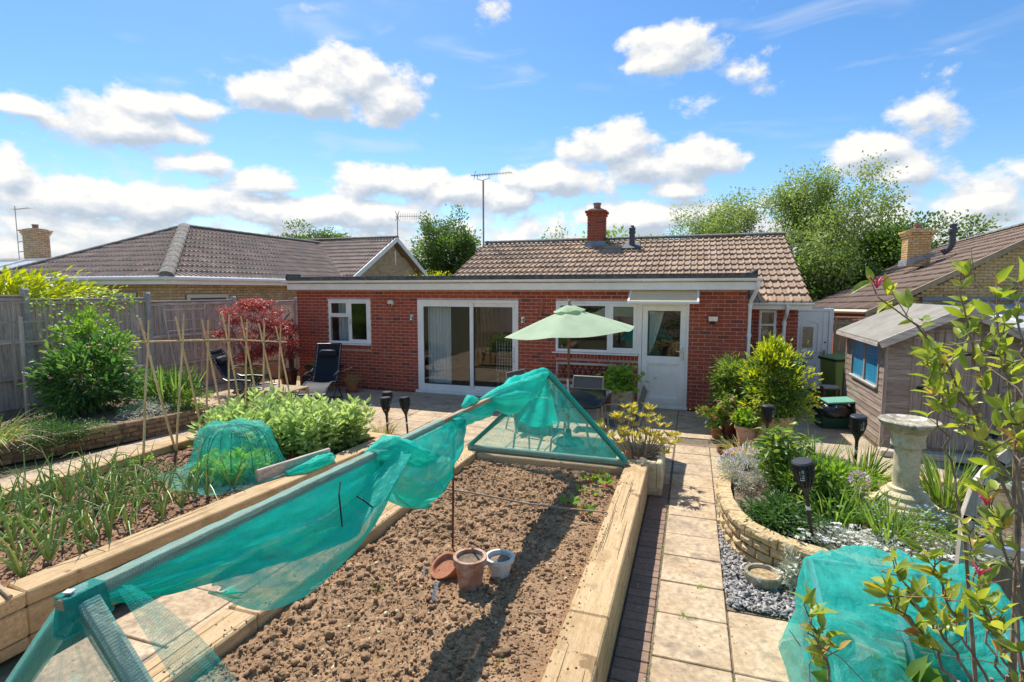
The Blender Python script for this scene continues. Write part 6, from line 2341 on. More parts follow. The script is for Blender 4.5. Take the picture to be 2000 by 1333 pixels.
def recliner(label, loc, rz, lean=1.0):
 t = thing('recliner_chair', label, 'recliner', (0, 0, 0), 'dark zero-gravity recliners')
 prof = [(-.75, .30), (-.62, .40), (-.30, .46), (-.08, .42), (.10, .40), (.28, .62), (.44, .92), (.56, 1.16)]
 mb = MB()
 V = []
 for (y_, z_) in prof:
  for q in range(5):
   s = -1 + q / 2
   V.append((s * .235, y_, z_ - .012 * (1 - s * s)))
 F = [(i * 5 + j, i * 5 + j + 1, (i + 1) * 5 + j + 1, (i + 1) * 5 + j) for i in range(len(prof) - 1) for j in range(4)]
 mb.add(V, F)
 mb.build('sling', M['navy'], t, smooth=True, world=False)
 for s in (-1, 1):
  mb = MB(); mb.tube([(s * .265, y_, z_ + .005) for (y_, z_) in prof], .014, 8)
  mb.build('side_rail', M['blackplastic'], t, smooth=True, world=False)
  mb = MB()
  for (a, b) in zip(prof[:-1], prof[1:]):
   L_ = math.hypot(b[0] - a[0], b[1] - a[1])
   for k in range(max(1, int(L_ / .045))):
    f = (k + .5) / max(1, int(L_ / .045))
    y_, z_ = a[0] + (b[0] - a[0]) * f, a[1] + (b[1] - a[1]) * f
    mb.tube([(s * .232, y_ - .006, z_ + .006), (s * .268, y_ + .006, z_ + .022)], .0045, 4)
  mb.build('lacing', M['cord'], t, world=False, kind='stuff')
  mb = MB(); mb.tube([(s * .31, -.22, .60), (s * .31, .0, .615), (s * .31, .22, .60), (s * .30, .33, .66)], [.02, .026, .026, .014], 8); mb.build('armrest', M['blackplastic'], t, smooth=True, world=False)
  mb = MB(); mb.tube([(s * .29, -.22, .60), (s * .285, .10, .30), (s * .285, .40, .01)], .013, 8); mb.tube([(s * .29, .20, .60), (s * .285, -.05, .30), (s * .285, -.42, .01)], .013, 8)
  mb.build('leg_frame', M['blackplastic'], t, smooth=True, world=False)
 mb = MB(); mb.tube([(-.26, .565, 1.17), (.26, .565, 1.17)], .014, 8); mb.tube([(-.265, -.76, .295), (.265, -.76, .295)], .014, 8); mb.tube([(-.285, .40, .012), (.285, .40, .012)], .013, 8); mb.tube([(-.285, -.42, .012), (.285, -.42, .012)], .013, 8)
 mb.build('cross_bar', M['blackplastic'], t, smooth=True, world=False)
 mb = MB(); mb.box((0, .435, .98), (.38, .09, .16), rotm(R(-28), 0, 0), .5, .042); mb.build('head_pillow', M['navy'], t, smooth=True, world=False)
 t.location = loc
 t.rotation_euler = (0, 0, rz)
 return t

recliner('dark reclining garden chair facing the camera by the brick wall', (-7.35, 9.25, 0), R(22))
recliner('dark reclining garden chair seen side-on behind the bamboo canes', (-8.35, 8.20, 0), R(112))
tt = thing('side_table', 'small wooden table between the recliners and the bean plants', 'table', (-7.43, 8.2, 0))
for k in range(6):
 mb = MB(); mb.box((-7.80 + .118 * k + .06, 8.20, .455), (.112, .62, .022), rotm(0, 0, 0), random.random(), .003); mb.build('slat', M['timber_y'], tt)
for (sx, sy) in ((-7.76, 7.94), (-7.10, 7.94), (-7.76, 8.46), (-7.10, 8.46)):
 mb = MB(); mb.span((sx - .025, sy - .025, 0), (sx + .025, sy + .025, .443), .5, .003); mb.build('leg', M['timber_z'], tt)
mb = MB()
mb.span((-7.78, 7.92, .38), (-7.08, 7.94, .443)); mb.span((-7.78, 8.46, .38), (-7.08, 8.48, .443))
mb.build('apron', M['timber_x'], tt)

pot('terracotta_pot', 'terracotta pot on saucer with straggly grass against the brick wall', (-7.42, 10.35, .035), .10, .15, .22, 'terra', .014, .045)
mb = MB(); mb.lathe([(.14, 0), (.17, .032), (.16, .034), (.13, .012)], 24, (-7.42, 10.35, 0)); one('pot_saucer', mb, M['terra_old'], 'terracotta saucer under the grass pot by the brick wall', 'saucer', smooth=True)
pot('terracotta_urn', 'orange ribbed pot on a black wire stand beside the recliner', (-8.75, 9.45, .42), .13, .20, .36, 'terra', .02, .06)
st_ = thing('pot_stand', 'black scrolled iron stand under the orange ribbed pot', 'plant stand', (-8.75, 9.45, 0))
mb = MB(); mb.tube([(-8.75 + .15 * math.cos(a), 9.45 + .15 * math.sin(a), .41) for a in np.linspace(0, 2 * math.pi, 20)], .01, 6, False); mb.build('ring', M['iron'], st_)
for k in range(4):
 a = k * math.pi / 2 + .4
 mb = MB(); mb.tube([(-8.75 + r_ * math.cos(a), 9.45 + r_ * math.sin(a), z_) for r_, z_ in ((.15, .41), (.16, .28), (.05, .20), (.06, .12), (.16, .05), (.18, .0))], .009, 6); mb.build('leg', M['iron'], st_)
mb = MB(); mb.tube([(-8.75 + .09 * math.cos(a) * (1 - a / 14), 9.28, .2 + .09 * math.sin(a) * (1 - a / 14)) for a in np.linspace(0, 11, 30)], .007, 5); mb.build('scroll', M['iron'], st_)
pot('terracotta_pot', 'large brown pot holding the red maple by the fence', (-10.0, 9.9, 0), .22, .32, .55, 'terra_old', .03, .08)
pot('plant_pot', 'dark glazed pot in the shade below the red maple', (-9.35, 10.5, 0), .16, .22, .42, 'glaze_brown', .02, .05)
pot('plant_pot', 'sandy square-shouldered pot on the ground below the red maple', (-9.25, 9.2, 0), .15, .2, .34, 'clay_pale', .02, .05, n=6)
wb = thing('wheelbarrow', 'dark green wheelbarrow planter against the brick wall behind the recliner', 'wheelbarrow', (-8.15, 10.35, 0))
mb = MB()
mb.add([(-8.42, 10.18, .36), (-7.98, 10.18, .36), (-7.80, 10.08, .58), (-8.55, 10.08, .58), (-8.42, 10.50, .36), (-7.98, 10.50, .36), (-7.80, 10.62, .58), (-8.55, 10.62, .58)],
  [(0, 1, 2, 3), (5, 4, 7, 6), (4, 0, 3, 7), (1, 5, 6, 2), (0, 4, 5, 1)])
mb.build('tray', pm('barrow_green', (.016, .035, .024), rough=.5, bump=.1), wb)
for yq in (10.14, 10.55):
 mb = MB(); mb.tube([(-7.55, yq, .55), (-8.0, yq, .36), (-8.35, yq, .34), (-8.65, 10.34, .2)], .014, 7); mb.tube([(-8.0, yq, .36), (-7.95, yq, .0)], .014, 7); mb.tube([(-8.2, yq, .35), (-8.05, yq, .0)], .012, 7)
 mb.build('frame', M['bamboo'], wb, smooth=True)
mb = MB(); mb.lathe([(.13, -.03), (.16, -.02), (.16, .02), (.13, .03)], 20, (-8.68, 10.34, .16), M=rotm(R(90))); mb.build('wheel', M['blackplastic'], wb, smooth=True)
mb = MB(); mb.span((-8.46, 10.14, .50), (-7.90, 10.54, .53)); mb.build('compost', M['soil_dark'], wb)
mb = MB(); mb.tube([(-9.72, 11.0, .05), (-9.70, 10.95, .8), (-9.62, 10.9, 1.35), (-9.55, 10.92, 1.42)], .035, 8); mb.tube([(-9.58, 10.9, .2), (-9.56, 10.9, 1.40)], .05, 8)
one('folded_parasol', mb, M['blackplastic'], 'dark furled parasol standing in the corner of fence and brick wall', 'parasol', loc=(-9.6, 10.95, 0), smooth=True)
pot('stone_planter', 'round stone planter with leafy plant between bench and back door', (-1.22, 10.22, 0), .19, .23, .46, 'birdbowl', .02, .05)
pot('clay_pot', 'small upturned clay pot on the trough corner beside the net frame', (-.66, 6.16, .41), .045, .034, .08, 'terra', .0, .01, fill=None)
tr = thing('stone_trough', 'pale stone trough planter with yellow-green azalea beside the path', 'trough', (-.52, 6.5, 0))
mb = MB()
mb.span((-.80, 6.10, 0), (-.27, 6.86, .10), .5, .02)
for (lo, hi) in (((-.80, 6.10, .08), (-.73, 6.86, .40)), ((-.34, 6.10, .08), (-.27, 6.86, .40)), ((-.735, 6.10, .08), (-.335, 6.17, .399)), ((-.735, 6.79, .08), (-.335, 6.86, .399))):
 mb.span(lo, hi, .5, .015)
mb.build('basin', M['birdstone'], tr)
mb = MB(); mb.span((-.74, 6.16, .2), (-.33, 6.80, .345)); mb.build('compost', M['soil_dark'], tr)
pot('clay_pot', 'small terracotta pot on the patio left of the net end panel', (-2.78, 6.75, 0), .05, .075, .13, 'terra', .008, .03)
pot('grey_pot', 'small grey pot on the patio seen through the end net', (-1.86, 6.42, 0), .05, .07, .20, 'darkgrey', .008, .03)
pot('pale_pot', 'small pale pot beside the grey pot behind the end net', (-1.70, 6.45, 0), .05, .07, .19, 'glaze_white', .008, .03)
pot('shallow_bowl', 'wide shallow blue-green bowl on the patio behind the end net', (-2.35, 6.55, 0), .26, .32, .12, 'boxteal', .015, .03)

# ------------------------------------------------------------------ solar torches
def torch_proto():
 t = thing('solar_torch', 'x', 'garden light', (0, 0, 0), 'black solar torch lights')
 mb = MB(); mb.tube([(0, 0, -.12), (0, 0, .44)], [.013, .017], 10); mb.build('stake', M['blackplastic'], t, smooth=True, world=False)
 mb = MB(); mb.lathe([(.017, .0), (.0185, .0), (.0185, .03), (.017, .03)], 10, (0, 0, .30)); mb.build('collar', M['labelwhite'], t, world=False)
 H0, H1 = .44, .70

 def rad(f): return .018 + .062 * math.sin(min(1, f * 1.06) * math.pi * .60) ** 1.15
 mb = MB()
 mb.lathe([(.016, .42), (.022, .445), (rad(.14), H0 + .14 * .26), (rad(.26), H0 + .26 * .26)], 14)
 for k in range(16):
  a = 2 * math.pi * k / 16
  for i in range(7):
   f0, f1 = .2 + i * .8 / 7, .2 + (i + 1) * .8 / 7
   mb.beam((rad(f0) * math.cos(a), rad(f0) * math.sin(a), H0 + f0 * .26), (rad(f1) * math.cos(a), rad(f1) * math.sin(a), H0 + f1 * .26), .009, .006, up=(math.cos(a), math.sin(a), .01))
 for i in range(8):
  f = .28 + i * .095
  for k in range(16):
   if (k + i) % 2: continue
   a0, a1 = 2 * math.pi * k / 16, 2 * math.pi * (k + 1) / 16
   mb.beam((rad(f) * math.cos(a0), rad(f) * math.sin(a0), H0 + f * .26), (rad(f) * math.cos(a1), rad(f) * math.sin(a1), H0 + (f + .02) * .26), .008, .007)
 mb.build('lantern', M['blackplastic'], t, world=False)
 mb = MB(); mb.lathe([(rad(.3) * .8, H0 + .09), (rad(.6) * .84, H0 + .16), (rad(.95) * .86, H0 + .25)], 14); mb.build('diffuser', M['darkgrey'], t, smooth=True, world=False)
 mb = MB(); mb.lathe([(.074, .695), (.081, .70), (.081, .712), (.070, .722), (.002, .724)], 24); mb.build('lid', M['darkgrey'], t, smooth=True, world=False)
 mb = MB()
 for k in range(6):
  mb.box((.074 * math.cos(-1.9), .074 * math.sin(-1.9), .585 + k * .016), (.034, .006, .007), rotm(0, 0, R(-19 + 0)))
 mb.build('vent_slot', M['cord'], t, world=False)
 return t

tp_ = torch_proto()
spots = [((.995, 4.77, .28), 'black solar torch standing nearest the curved stone wall', -10, 6),
   ((1.76, 6.68, .27), 'black solar torch beside the shed with vent slots showing', -4, 4),
   ((.98, 7.62, .12), 'black solar torch in front of the laurel planter', 0, 0),
   ((-4.42, 7.05, -.02), 'black solar torch, front left of the three at the patio edge', 3, -3),
   ((-4.12, 7.15, -.02), 'black solar torch leaning right, right of the three at the patio edge', 9, 0),
   ((-4.62, 7.35, .0), 'black solar torch, rearmost of the three at the patio edge', 0, 2)]
for i, (loc, lab, ty_, tx_) in enumerate(spots):
 o = tp_ if i == 0 else copy_tree(tp_)
 o.location = loc
 o.rotation_euler = (R(tx_), R(ty_), R(i * 37))
 o['label'] = lab

# ------------------------------------------------------------------ bird bath
bb = thing('bird_bath', 'cream stone bird bath with carved pedestal and mossy bowl in the flower bed', 'bird bath', (1.92, 5.72, .26))
mb = MB()
mb.box((0, 0, .03), (.60, .60, .06), rotm(0, 0, R(12)), .5, .012)
mb.box((0, 0, .09), (.52, .52, .06), rotm(0, 0, R(12)), .5, .014)
mb.build('plinth', M['birdstone'], bb, world=False)

def carve(th, z):
 return .075 * max(0, math.sin(th * 4 + z * 9)) ** .7 * max(0, math.sin(z * 30 + th * 2)) ** .7 * (1 if .32 < z < .64 else .0)

mb = MB()
prof = [(.22, .12), (.225, .15), (.20, .175), (.185, .18), (.19, .21), (.165, .235), (.14, .24), (.135, .27)]
prof += [(.102, .28 + q * .0135) for q in np.arange(0, 28)]
prof += [(.125, .66), (.135, .665), (.135, .70), (.125, .72), (.13, .75), (.14, .80)]
mb.lathe(prof, 48, (0, 0, 0), wob=carve)
mb.build('pedestal', M['birdstone'], bb, smooth=True, world=False)
mb = MB(); mb.lathe([(.12, .78), (.17, .81), (.215, .85), (.238, .875), (.242, .895), (.232, .905), (.215, .90), (.19, .885), (.10, .868), (.002, .865)], 40, wob=lambda th, z: .008 * math.sin(th * 11) + .006 * math.sin(th * 5 + 1))
mb.build('bowl', M['birdbowl'], bb, smooth=True, world=False)

# ------------------------------------------------------------------ shed
SX0, SX1, SY0, SY1 = 2.64, 4.34, 8.90, 10.95
EH, AH = 1.68, 2.10
sh = thing('garden_shed', 'weathered wooden garden shed with felt roof and blue-covered window', 'shed', (3.45, 9.9, 0))
mb = MB()
mb.span((SX0 + .02, SY0 + .02, .02), (SX1 - .02, SY1 - .02, .10))
mb.span((SX0 + .022, SY0 + .025, .1), (SX0 + .04, SY1 - .02, EH)); mb.span((SX1 - .04, SY0 + .02, .1), (SX1 - .02, SY1 - .02, EH)); mb.span((SX0 + .04, SY1 - .04, .1), (SX1 - .04, SY1 - .02, EH))
mb.prism([(SX0 + .041, SY0 + .03, .1), (SX1 - .041, SY0 + .03, .1), (SX1 - .041, SY0 + .03, EH), ((SX0 + SX1) / 2, SY0 + .03, AH - .03), (SX0 + .041, SY0 + .03, EH)], (0, .015, 0))
mb.build('frame', M['shed_z'], sh)
WSY0, WSY1, WSZ0, WSZ1 = 9.18, 10.52, .92, 1.55
BH = .098
k = 0
z = .08
while z < EH - .02:
 zt = min(z + BH, EH)
 segs = [(SY0, SY1)]
 if zt > WSZ0 + .01 and z < WSZ1 - .01:
  segs = [(SY0, WSY0 - .03), (WSY1 + .03, SY1)]
 for (a, b) in segs:        # side facing left
  mb = MB()
  mb.prism([(SX0 + .02, a, z), (SX0 - .002, a, z), (SX0 + .008, a, zt + .008), (SX0 + .02, a, zt + .008)], (0, b - a, 0), random.random())
  mb.build('board', M['shed_y'], sh)
 for (a, b) in ((SX0 + .04, SX0 + .34), (SX0 + 1.36, SX1 - .04)):   # front boards each side of the door
  mb = MB()
  mb.prism([(a, SY0 + .022, z), (a, SY0 + .006, z), (a, SY0 + .014, zt + .006), (a, SY0 + .022, zt + .006)], (b - a, 0, 0), random.random())
  mb.build('board', M['shed_x'], sh)
 z += BH
z = EH
while z < AH - .04:
 f = (AH - z - BH) / (AH - EH)
 hw = (SX1 - SX0) / 2 * f + .02
 c = (SX0 + SX1) / 2
 if hw > .06:
  mb = MB(); mb.prism([(c - hw, SY0 + .024, z), (c - hw, SY0 + .004, z), (c - hw, SY0 + .014, z + BH), (c - hw, SY0 + .024, z + BH)], (2 * hw, 0, 0), random.random()); mb.build('board', M['shed_x'], sh)
 z += BH
for (x_, y_) in ((SX0 - .004, SY0 - .004), (SX1 - .041, SY0 - .004), (SX0 - .004, SY1 - .04)):
 mb = MB(); mb.span((x_, y_, .06), (x_ + .045, y_ + .045, EH), random.random(), .003); mb.build('corner_trim', M['shed_z'], sh)
dr_ = MB()
dx0, dx1 = SX0 + .36, SX0 + 1.34
door = thing('x', 'x', 'x')
bpy.data.objects.remove(door)
mb = MB(); mb.span((dx0 - .03, SY0 - .002, .10), (dx0, SY0 + .03, 1.80)); mb.span((dx1, SY0 - .002, .10), (dx1 + .03, SY0 + .03, 1.80)); mb.span((dx0, SY0 - .001, 1.76), (dx1, SY0 + .028, 1.80))
door = mb.build('door', M['shed_z'], sh)
nbd = 9
for k in range(nbd):
 a = dx0 + .003 + (dx1 - dx0 - .006) * k / nbd
 b = dx0 + .003 + (dx1 - dx0 - .006) * (k + 1) / nbd - .003
 mb = MB(); mb.span((a, SY0 + .000, .12), (b, SY0 + .02, 1.755), random.random(), .003); mb.build('board', M['shed_z'], door)
for zq in (.35, 1.45):
 mb = MB(); mb.span((dx1 - .42, SY0 - .006, zq), (dx1 + .02, SY0 - .001, zq + .03)); mb.span((dx1 - .03, SY0 - .010, zq - .03), (dx1 + .03, SY0 - .0055, zq + .06)); mb.build('hinge', M['iron'], door)
mb = MB(); mb.span((dx0 + .04, SY0 - .02, .95), (dx0 + .12, SY0 - .001, .99), .5, .004); mb.build('latch', M['iron'], door)
mb = MB()
for (lo, hi) in (((SX0 - .012, WSY0 - .045, WSZ0 - .04), (SX0 + .03, WSY0, WSZ1 + .04)), ((SX0 - .012, WSY1, WSZ0 - .04), (SX0 + .03, WSY1 + .045, WSZ1 + .04)),
     ((SX0 - .011, WSY0, WSZ1), (SX0 + .029, WSY1, WSZ1 + .039)), ((SX0 - .03, WSY0, WSZ0 - .045), (SX0 + .029, WSY1, WSZ0)),
     ((SX0 - .010, (WSY0 + WSY1) / 2 - .035, WSZ0), (SX0 + .028, (WSY0 + WSY1) / 2 + .035, WSZ1))):
 mb.span(lo, hi, .5, .003)
wn = mb.build('window', M['shed_z'], sh)
for (a, b) in ((WSY0, (WSY0 + WSY1) / 2 - .035), ((WSY0 + WSY1) / 2 + .035, WSY1)):
 mb = MB(); mb.span((SX0 + .004, a, WSZ0), (SX0 + .008, b, WSZ1)); mb.build('pane', M['glass'], wn)
 mb = MB(); mb.span((SX0 + .012, a, WSZ0), (SX0 + .02, b, WSZ1)); mb.build('blue_sheet', M['bluesheet'], wn)
mb = MB(); mb.span((SX0 - .034, WSY0 - .02, WSZ0 - .018), (SX0 - .012, WSY1 + .02, WSZ0 + .0)); mb.build('sill', M['pvc'], wn)
c = (SX0 + SX1) / 2
OV = .14
sl_s = (AH - EH) / ((SX1 - SX0) / 2)
for sgn in (-1, 1):
 mb = MB()
 xo = c + sgn * ((SX1 - SX0) / 2 + OV)
 zo = EH - OV * sl_s + .02
 mb.add([(xo, SY0 - .14, zo), (c, SY0 - .14, AH + .03), (c, SY1 + .10, AH + .03), (xo, SY1 + .10, zo),
   (xo, SY0 - .14, zo - .025), (c, SY0 - .14, AH + .005), (c, SY1 + .10, AH + .005), (xo, SY1 + .10, zo - .025)],
   [(0, 1, 2, 3), (7, 6, 5, 4), (0, 4, 5, 1), (2, 6, 7, 3), (0, 3, 7, 4)])
 mb.build('roof', M['felt_grey'], sh)
 mb = MB()
 mb.beam((xo - sgn * .02, SY0 - .155, zo - .05), (c - sgn * .012, SY0 - .155, AH - .02), .022, .11, random.random(), .003)
 mb.build('barge_board', M['fence_x'], sh)
 mb = MB(); mb.span((xo - .012, SY0 - .14, zo - .075), (xo + .006, SY1 + .1, zo - .026)); mb.build('eaves_board', M['fence_y'], sh)
mb = MB(); mb.prism([(c - .09, SY0 - .172, AH + .02), (c, SY0 - .172, AH - .16), (c + .09, SY0 - .172, AH + .02), (c, SY0 - .172, AH + .055)], (0, .006, 0)); mb.build('finial', M['fence_z'], sh)
mb = MB(); mb.span((SX0 - .05, SY0 - .25, 0), (SX1 + .3, SY0 - .05, .09), .5, .01)
one('step_sleeper', mb, M['fence_x'], 'dark low timber on the ground in front of the shed door', 'timber')
mb = MB(); mb.span((1.05, 6.74, 0), (3.6, 6.90, .30), .5, .012)
one('edging_sleeper', mb, M['sleeper_x'], 'timber edging along the back of the flower bed by the concrete path', 'timber edging')
pot('plant_pot', 'white pot with orange rim beside the shed behind the honeysuckle', (3.05, 6.2, .26), .09, .13, .24, 'glaze_white', .02, .05)
pot('terracotta_pot', 'orange plastic pot on the ground beside the shed behind the honeysuckle', (3.25, 6.45, .28), .10, .14, .30, 'terra', .015, .05)

# ------------------------------------------------------------------ gate and right side
gt = thing('side_gate', 'white panelled door used as a side gate beside the bungalow', 'gate', (2.45, 13.3, 0))
GY = 13.3
gx0, gx1 = 2.16, 2.84
mb = MB()
for (lo, hi) in (((gx0 - .09, GY - .02, 0), (gx0 - .005, GY + .06, 1.95)), ((gx1 + .005, GY - .02, 0), (gx1 + .09, GY + .06, 1.95)), ((gx0 - .004, GY - .019, 1.88), (gx1 + .004, GY + .06, 1.949))):
 mb.span(lo, hi, .5, .008)
mb.build('frame', M['pvc'], gt)
mb = MB(); mb.span((gx0, GY, .04), (gx1, GY + .04, 1.875), .5, .006); lf = mb.build('door_leaf', M['pvc'], gt)
mb = MB()
gc_ = (gx0 + gx1) / 2 - .06

def moulding(mb, x0, x1, z0, z1, w=.022, arch=0.0):
 mb.beam((x0, GY - .006, z0), (x0, GY - .006, z1), w, .02, .5, .003, up=(0, 1, 0)); mb.beam((x1, GY - .006, z0), (x1, GY - .006, z1), w, .02, .5, .003, up=(0, 1, 0))
 mb.beam((x0, GY - .0065, z0), (x1, GY - .0065, z0), w, .02, .5, .003, up=(0, 1, 0))
 n_ = 8
 for i in range(n_):
  f0, f1 = i / n_, (i + 1) / n_
  mb.beam((x0 + (x1 - x0) * f0, GY - .007, z1 + arch * math.sin(math.pi * f0)), (x0 + (x1 - x0) * f1, GY - .007, z1 + arch * math.sin(math.pi * f1)), w, .02, .5, .0, up=(0, 1, 0))

moulding(mb, gc_ - .21, gc_ + .21, .98, 1.62, .024, .06)
moulding(mb, gc_ - .12, gc_ + .12, 1.05, 1.55, .03)
moulding(mb, gc_ - .21, gc_ + .21, .30, .72)
moulding(mb, gc_ - .14, gc_ + .14, .37, .64)
mb.span((gx1 - .10, GY - .012, .06), (gx1 - .088, GY - .001, 1.87))
mb.build('moulding', M['pvc'], lf)
mb = MB(); mb.span((gc_ - .105, GY - .012, 1.07), (gc_ + .105, GY - .004, 1.535)); mb.build('pane', M['glass_frost'], lf)
mb = MB(); mb.span((gc_ - .12, GY - .018, .82), (gc_ + .12, GY - .004, .90), .5, .004); mb.build('letterbox', M['steel'], lf)
mb = MB(); mb.span((gc_ - .10, GY - .022, .838), (gc_ + .10, GY - .017, .882)); mb.build('letterbox_flap', M['pvc'], lf)
mb = MB(); mb.span((gx1 - .075, GY - .02, .80), (gx1 - .04, GY - .004, 1.03), .5, .004); mb.beam((gx1 - .055, GY - .045, .97), (gx1 - .15, GY - .045, .97), .016, .02, .5, .003); mb.build('handle', M['steel'], lf)
mb = MB(); mb.lathe([(.018, 0), (.018, .008)], 12, (gx1 - .05, GY - .006, 1.20), M=rotm(R(90))); mb.build('lock', M['blackplastic'], lf)
f2 = thing('panel_fence', 'tan slatted fence panel between the white gate and the shed', 'fence', (3.4, 13.4, 0))
for k in range(14):
 xq = 2.98 + k * .115
 mb = MB(); mb.span((xq, 13.34, .06), (xq + .108, 13.355, 1.70), random.random(), .002); mb.build('board', M['timber_z'], f2)
for zq in (.35, .95, 1.60):
 mb = MB(); mb.span((2.96, 13.30, zq), (4.6, 13.335, zq + .06), random.random(), .003); mb.build('rail', M['timber_x'], f2)
for xq in (2.95, 3.45, 3.95):
 mb = MB(); mb.span((xq, 13.27, .0), (xq + .05, 13.299, 1.74), .5, .003); mb.build('batten', M['timber_z'], f2)
mb = MB(); mb.span((2.93, 13.28, 1.74), (4.6, 13.38, 1.77), .5, .004); mb.build('capping', M['timber_x'], f2)

def wheelie(label, loc, rz, mat, lidmat):
 t = thing('wheeled_bin', label, 'bin', (0, 0, 0))
 mb = MB()
 mb.add([(-.22, -.24, .06), (.22, -.24, .06), (.22, .24, .06), (-.22, .24, .06), (-.27, -.31, .95), (.27, -.31, .95), (.27, .31, .95), (-.27, .31, .95)],
   [(0, 3, 2, 1), (0, 1, 5, 4), (1, 2, 6, 5), (2, 3, 7, 6), (3, 0, 4, 7), (4, 5, 6, 7)])
 o = mb.build('body', M[mat], t, world=False)
 bv = o.modifiers.new('bevel', 'BEVEL'); bv.width = .02; bv.segments = 2
 mb = MB(); mb.span((-.295, -.335, .93), (.295, .335, .975), .5, .012); mb.build('rim', M[mat] if mat == 'blackplastic' else M['darkgrey'], t, world=False)
 mb = MB()
 mb.add([(-.30, -.35, .976), (.30, -.35, .976), (.30, .36, .99), (-.30, .36, .99), (-.27, -.30, 1.01), (.27, -.30, 1.01), (.27, .33, 1.06), (-.27, .33, 1.06)],
   [(0, 1, 5, 4), (1, 2, 6, 5), (2, 3, 7, 6), (3, 0, 4, 7), (4, 5, 6, 7), (0, 3, 2, 1)])
 o = mb.build('lid', M[lidmat], t, world=False)
 bv = o.modifiers.new('bevel', 'BEVEL'); bv.width = .015; bv.segments = 2
 mb = MB(); mb.tube([(-.26, .36, .97), (-.26, .42, .98), (.26, .42, .98), (.26, .36, .97)], .016, 8); mb.build('handle', M[lidmat], t, world=False)
 for s in (-1, 1):
  mb = MB(); mb.lathe([(.05, -.025), (.10, -.025), (.10, .025), (.05, .025)], 20, (s * .25, .26, .10), M=rotm(0, R(90), 0)); mb.build('wheel', M['blackplastic'], t, smooth=True, world=False)
 t.location = loc
 t.rotation_euler = (0, 0, rz)
 return t

wheelie('black wheeled bin behind the laurel against the bungalow wall', (1.72, 11.35, 0), R(4), 'blackplastic', 'blackplastic')
wheelie('light green wheeled bin between the white gate and the shed', (2.92, 12.35, 0), R(-70), 'bingreen', 'bingreen')
t = thing('water_butt', 'black water butt beside the downpipe at the house corner', 'water butt', (1.27, 10.62, 0))
mb = MB(); mb.lathe([(.20, 0), (.235, .3), (.24, .6), (.23, .82), (.235, .83), (.235, .86)], 28); mb.build('body', M['blackplastic'], t, smooth=True, world=False)
mb = MB(); mb.lathe([(.245, .85), (.245, .875), (.22, .89), (.002, .90)], 28); mb.build('lid', M['darkgrey'], t, smooth=True, world=False)

def crate(label, loc, rz, size, mat, name='recycling_box'):
 t = thing(name, label, 'box', (0, 0, 0))
 a, b, h_ = size
 mb = MB()
 mb.add([(-a * .45, -b * .45, 0), (a * .45, -b * .45, 0), (a * .45, b * .45, 0), (-a * .45, b * .45, 0), (-a / 2, -b / 2, h_), (a / 2, -b / 2, h_), (a / 2, b / 2, h_), (-a / 2, b / 2, h_),
   (-a / 2 + .02, -b / 2 + .02, h_), (a / 2 - .02, -b / 2 + .02, h_), (a / 2 - .02, b / 2 - .02, h_), (-a / 2 + .02, b / 2 - .02, h_), (-a * .42, -b * .42, .02), (a * .42, -b * .42, .02), (a * .42, b * .42, .02), (-a * .42, b * .42, .02)],
   [(0, 3, 2, 1), (0, 1, 5, 4), (1, 2, 6, 5), (2, 3, 7, 6), (3, 0, 4, 7), (4, 5, 9, 8), (5, 6, 10, 9), (6, 7, 11, 10), (7, 4, 8, 11), (8, 9, 13, 12), (9, 10, 14, 13), (10, 11, 15, 14), (11, 8, 12, 15), (12, 13, 14, 15)])
 mb.build('body', M[mat], t, world=False)
 mb = MB(); mb.span((-a / 2 - .012, -b / 2 - .012, h_ - .05), (a / 2 + .012, -b / 2 + .0, h_ - .015)); mb.span((-a / 2 - .012, -b / 2, h_ - .05), (-a / 2, b / 2, h_ - .015)); mb.span((a / 2, -b / 2, h_ - .05), (a / 2 + .012, b / 2, h_ - .015))
 mb.build('rim', M[mat], t, world=False)
 t.location = loc
 t.rotation_euler = (0, 0, rz)
 return t

crate('dark green recycling box with black bag beside the shed', (2.33, 10.35, 0), R(12), (.46, .38, .30), 'boxteal')
crate('bright green box on the ground below the green bin', (2.42, 12.25, 0), R(10), (.40, .34, .30), 'boxgreen')
nf_keep = nf
nf = thing('bin_bag', 'shiny black bin bag bulging over the dark green box by the shed', 'bag', (2.33, 10.3, .3))
mb = MB()
v_, f_ = I2
dirs = v_
rb_ = 1 + .22 * vnoise(dirs * 2.0, 1.2, 71, 4)
Vb = dirs * rb_[:, None] * np.array([.30, .25, .15]) + np.array([2.33, 10.30, .29])
np_mesh('bag', Vb, f_, M['bag'], nf, None, True)
nf = nf_keep
mb = MB(); mb.box((2.42, 10.36, .46), (.46, .36, .03), rotm(R(3), R(-4), R(12)), .5, .008)
one('box_lid', mb, M['lidteal'], 'pale green lid lying on the black bag by the shed', 'lid')
t = thing('wooden_trolley', 'brown wooden trolley with red edge standing behind the shed corner', 'trolley', (2.50, 11.3, 0))
mb = MB(); mb.span((2.36, 11.1, .52), (2.62, 11.4, .56), .5, .005); mb.build('top_board', M['fence_x'], t)
for (a, b) in ((2.37, 11.12), (2.60, 11.12), (2.37, 11.38), (2.60, 11.38)):
 mb = MB(); mb.span((a - .02, b - .02, 0), (a + .02, b + .02, .52), .5, .003); mb.build('leg', M['brownwood'], t)
mb = MB(); mb.span((2.34, 11.08, .28), (2.62, 11.40, .34), .5, .01); mb.build('red_shelf', M['redplastic'], t)
mb = MB(); mb.span((2.63, 10.98, 0), (2.66, 11.04, .95), .5, .004)
one('red_post', mb, M['brownwood'], 'thin reddish brown post standing against the shed corner', 'post')
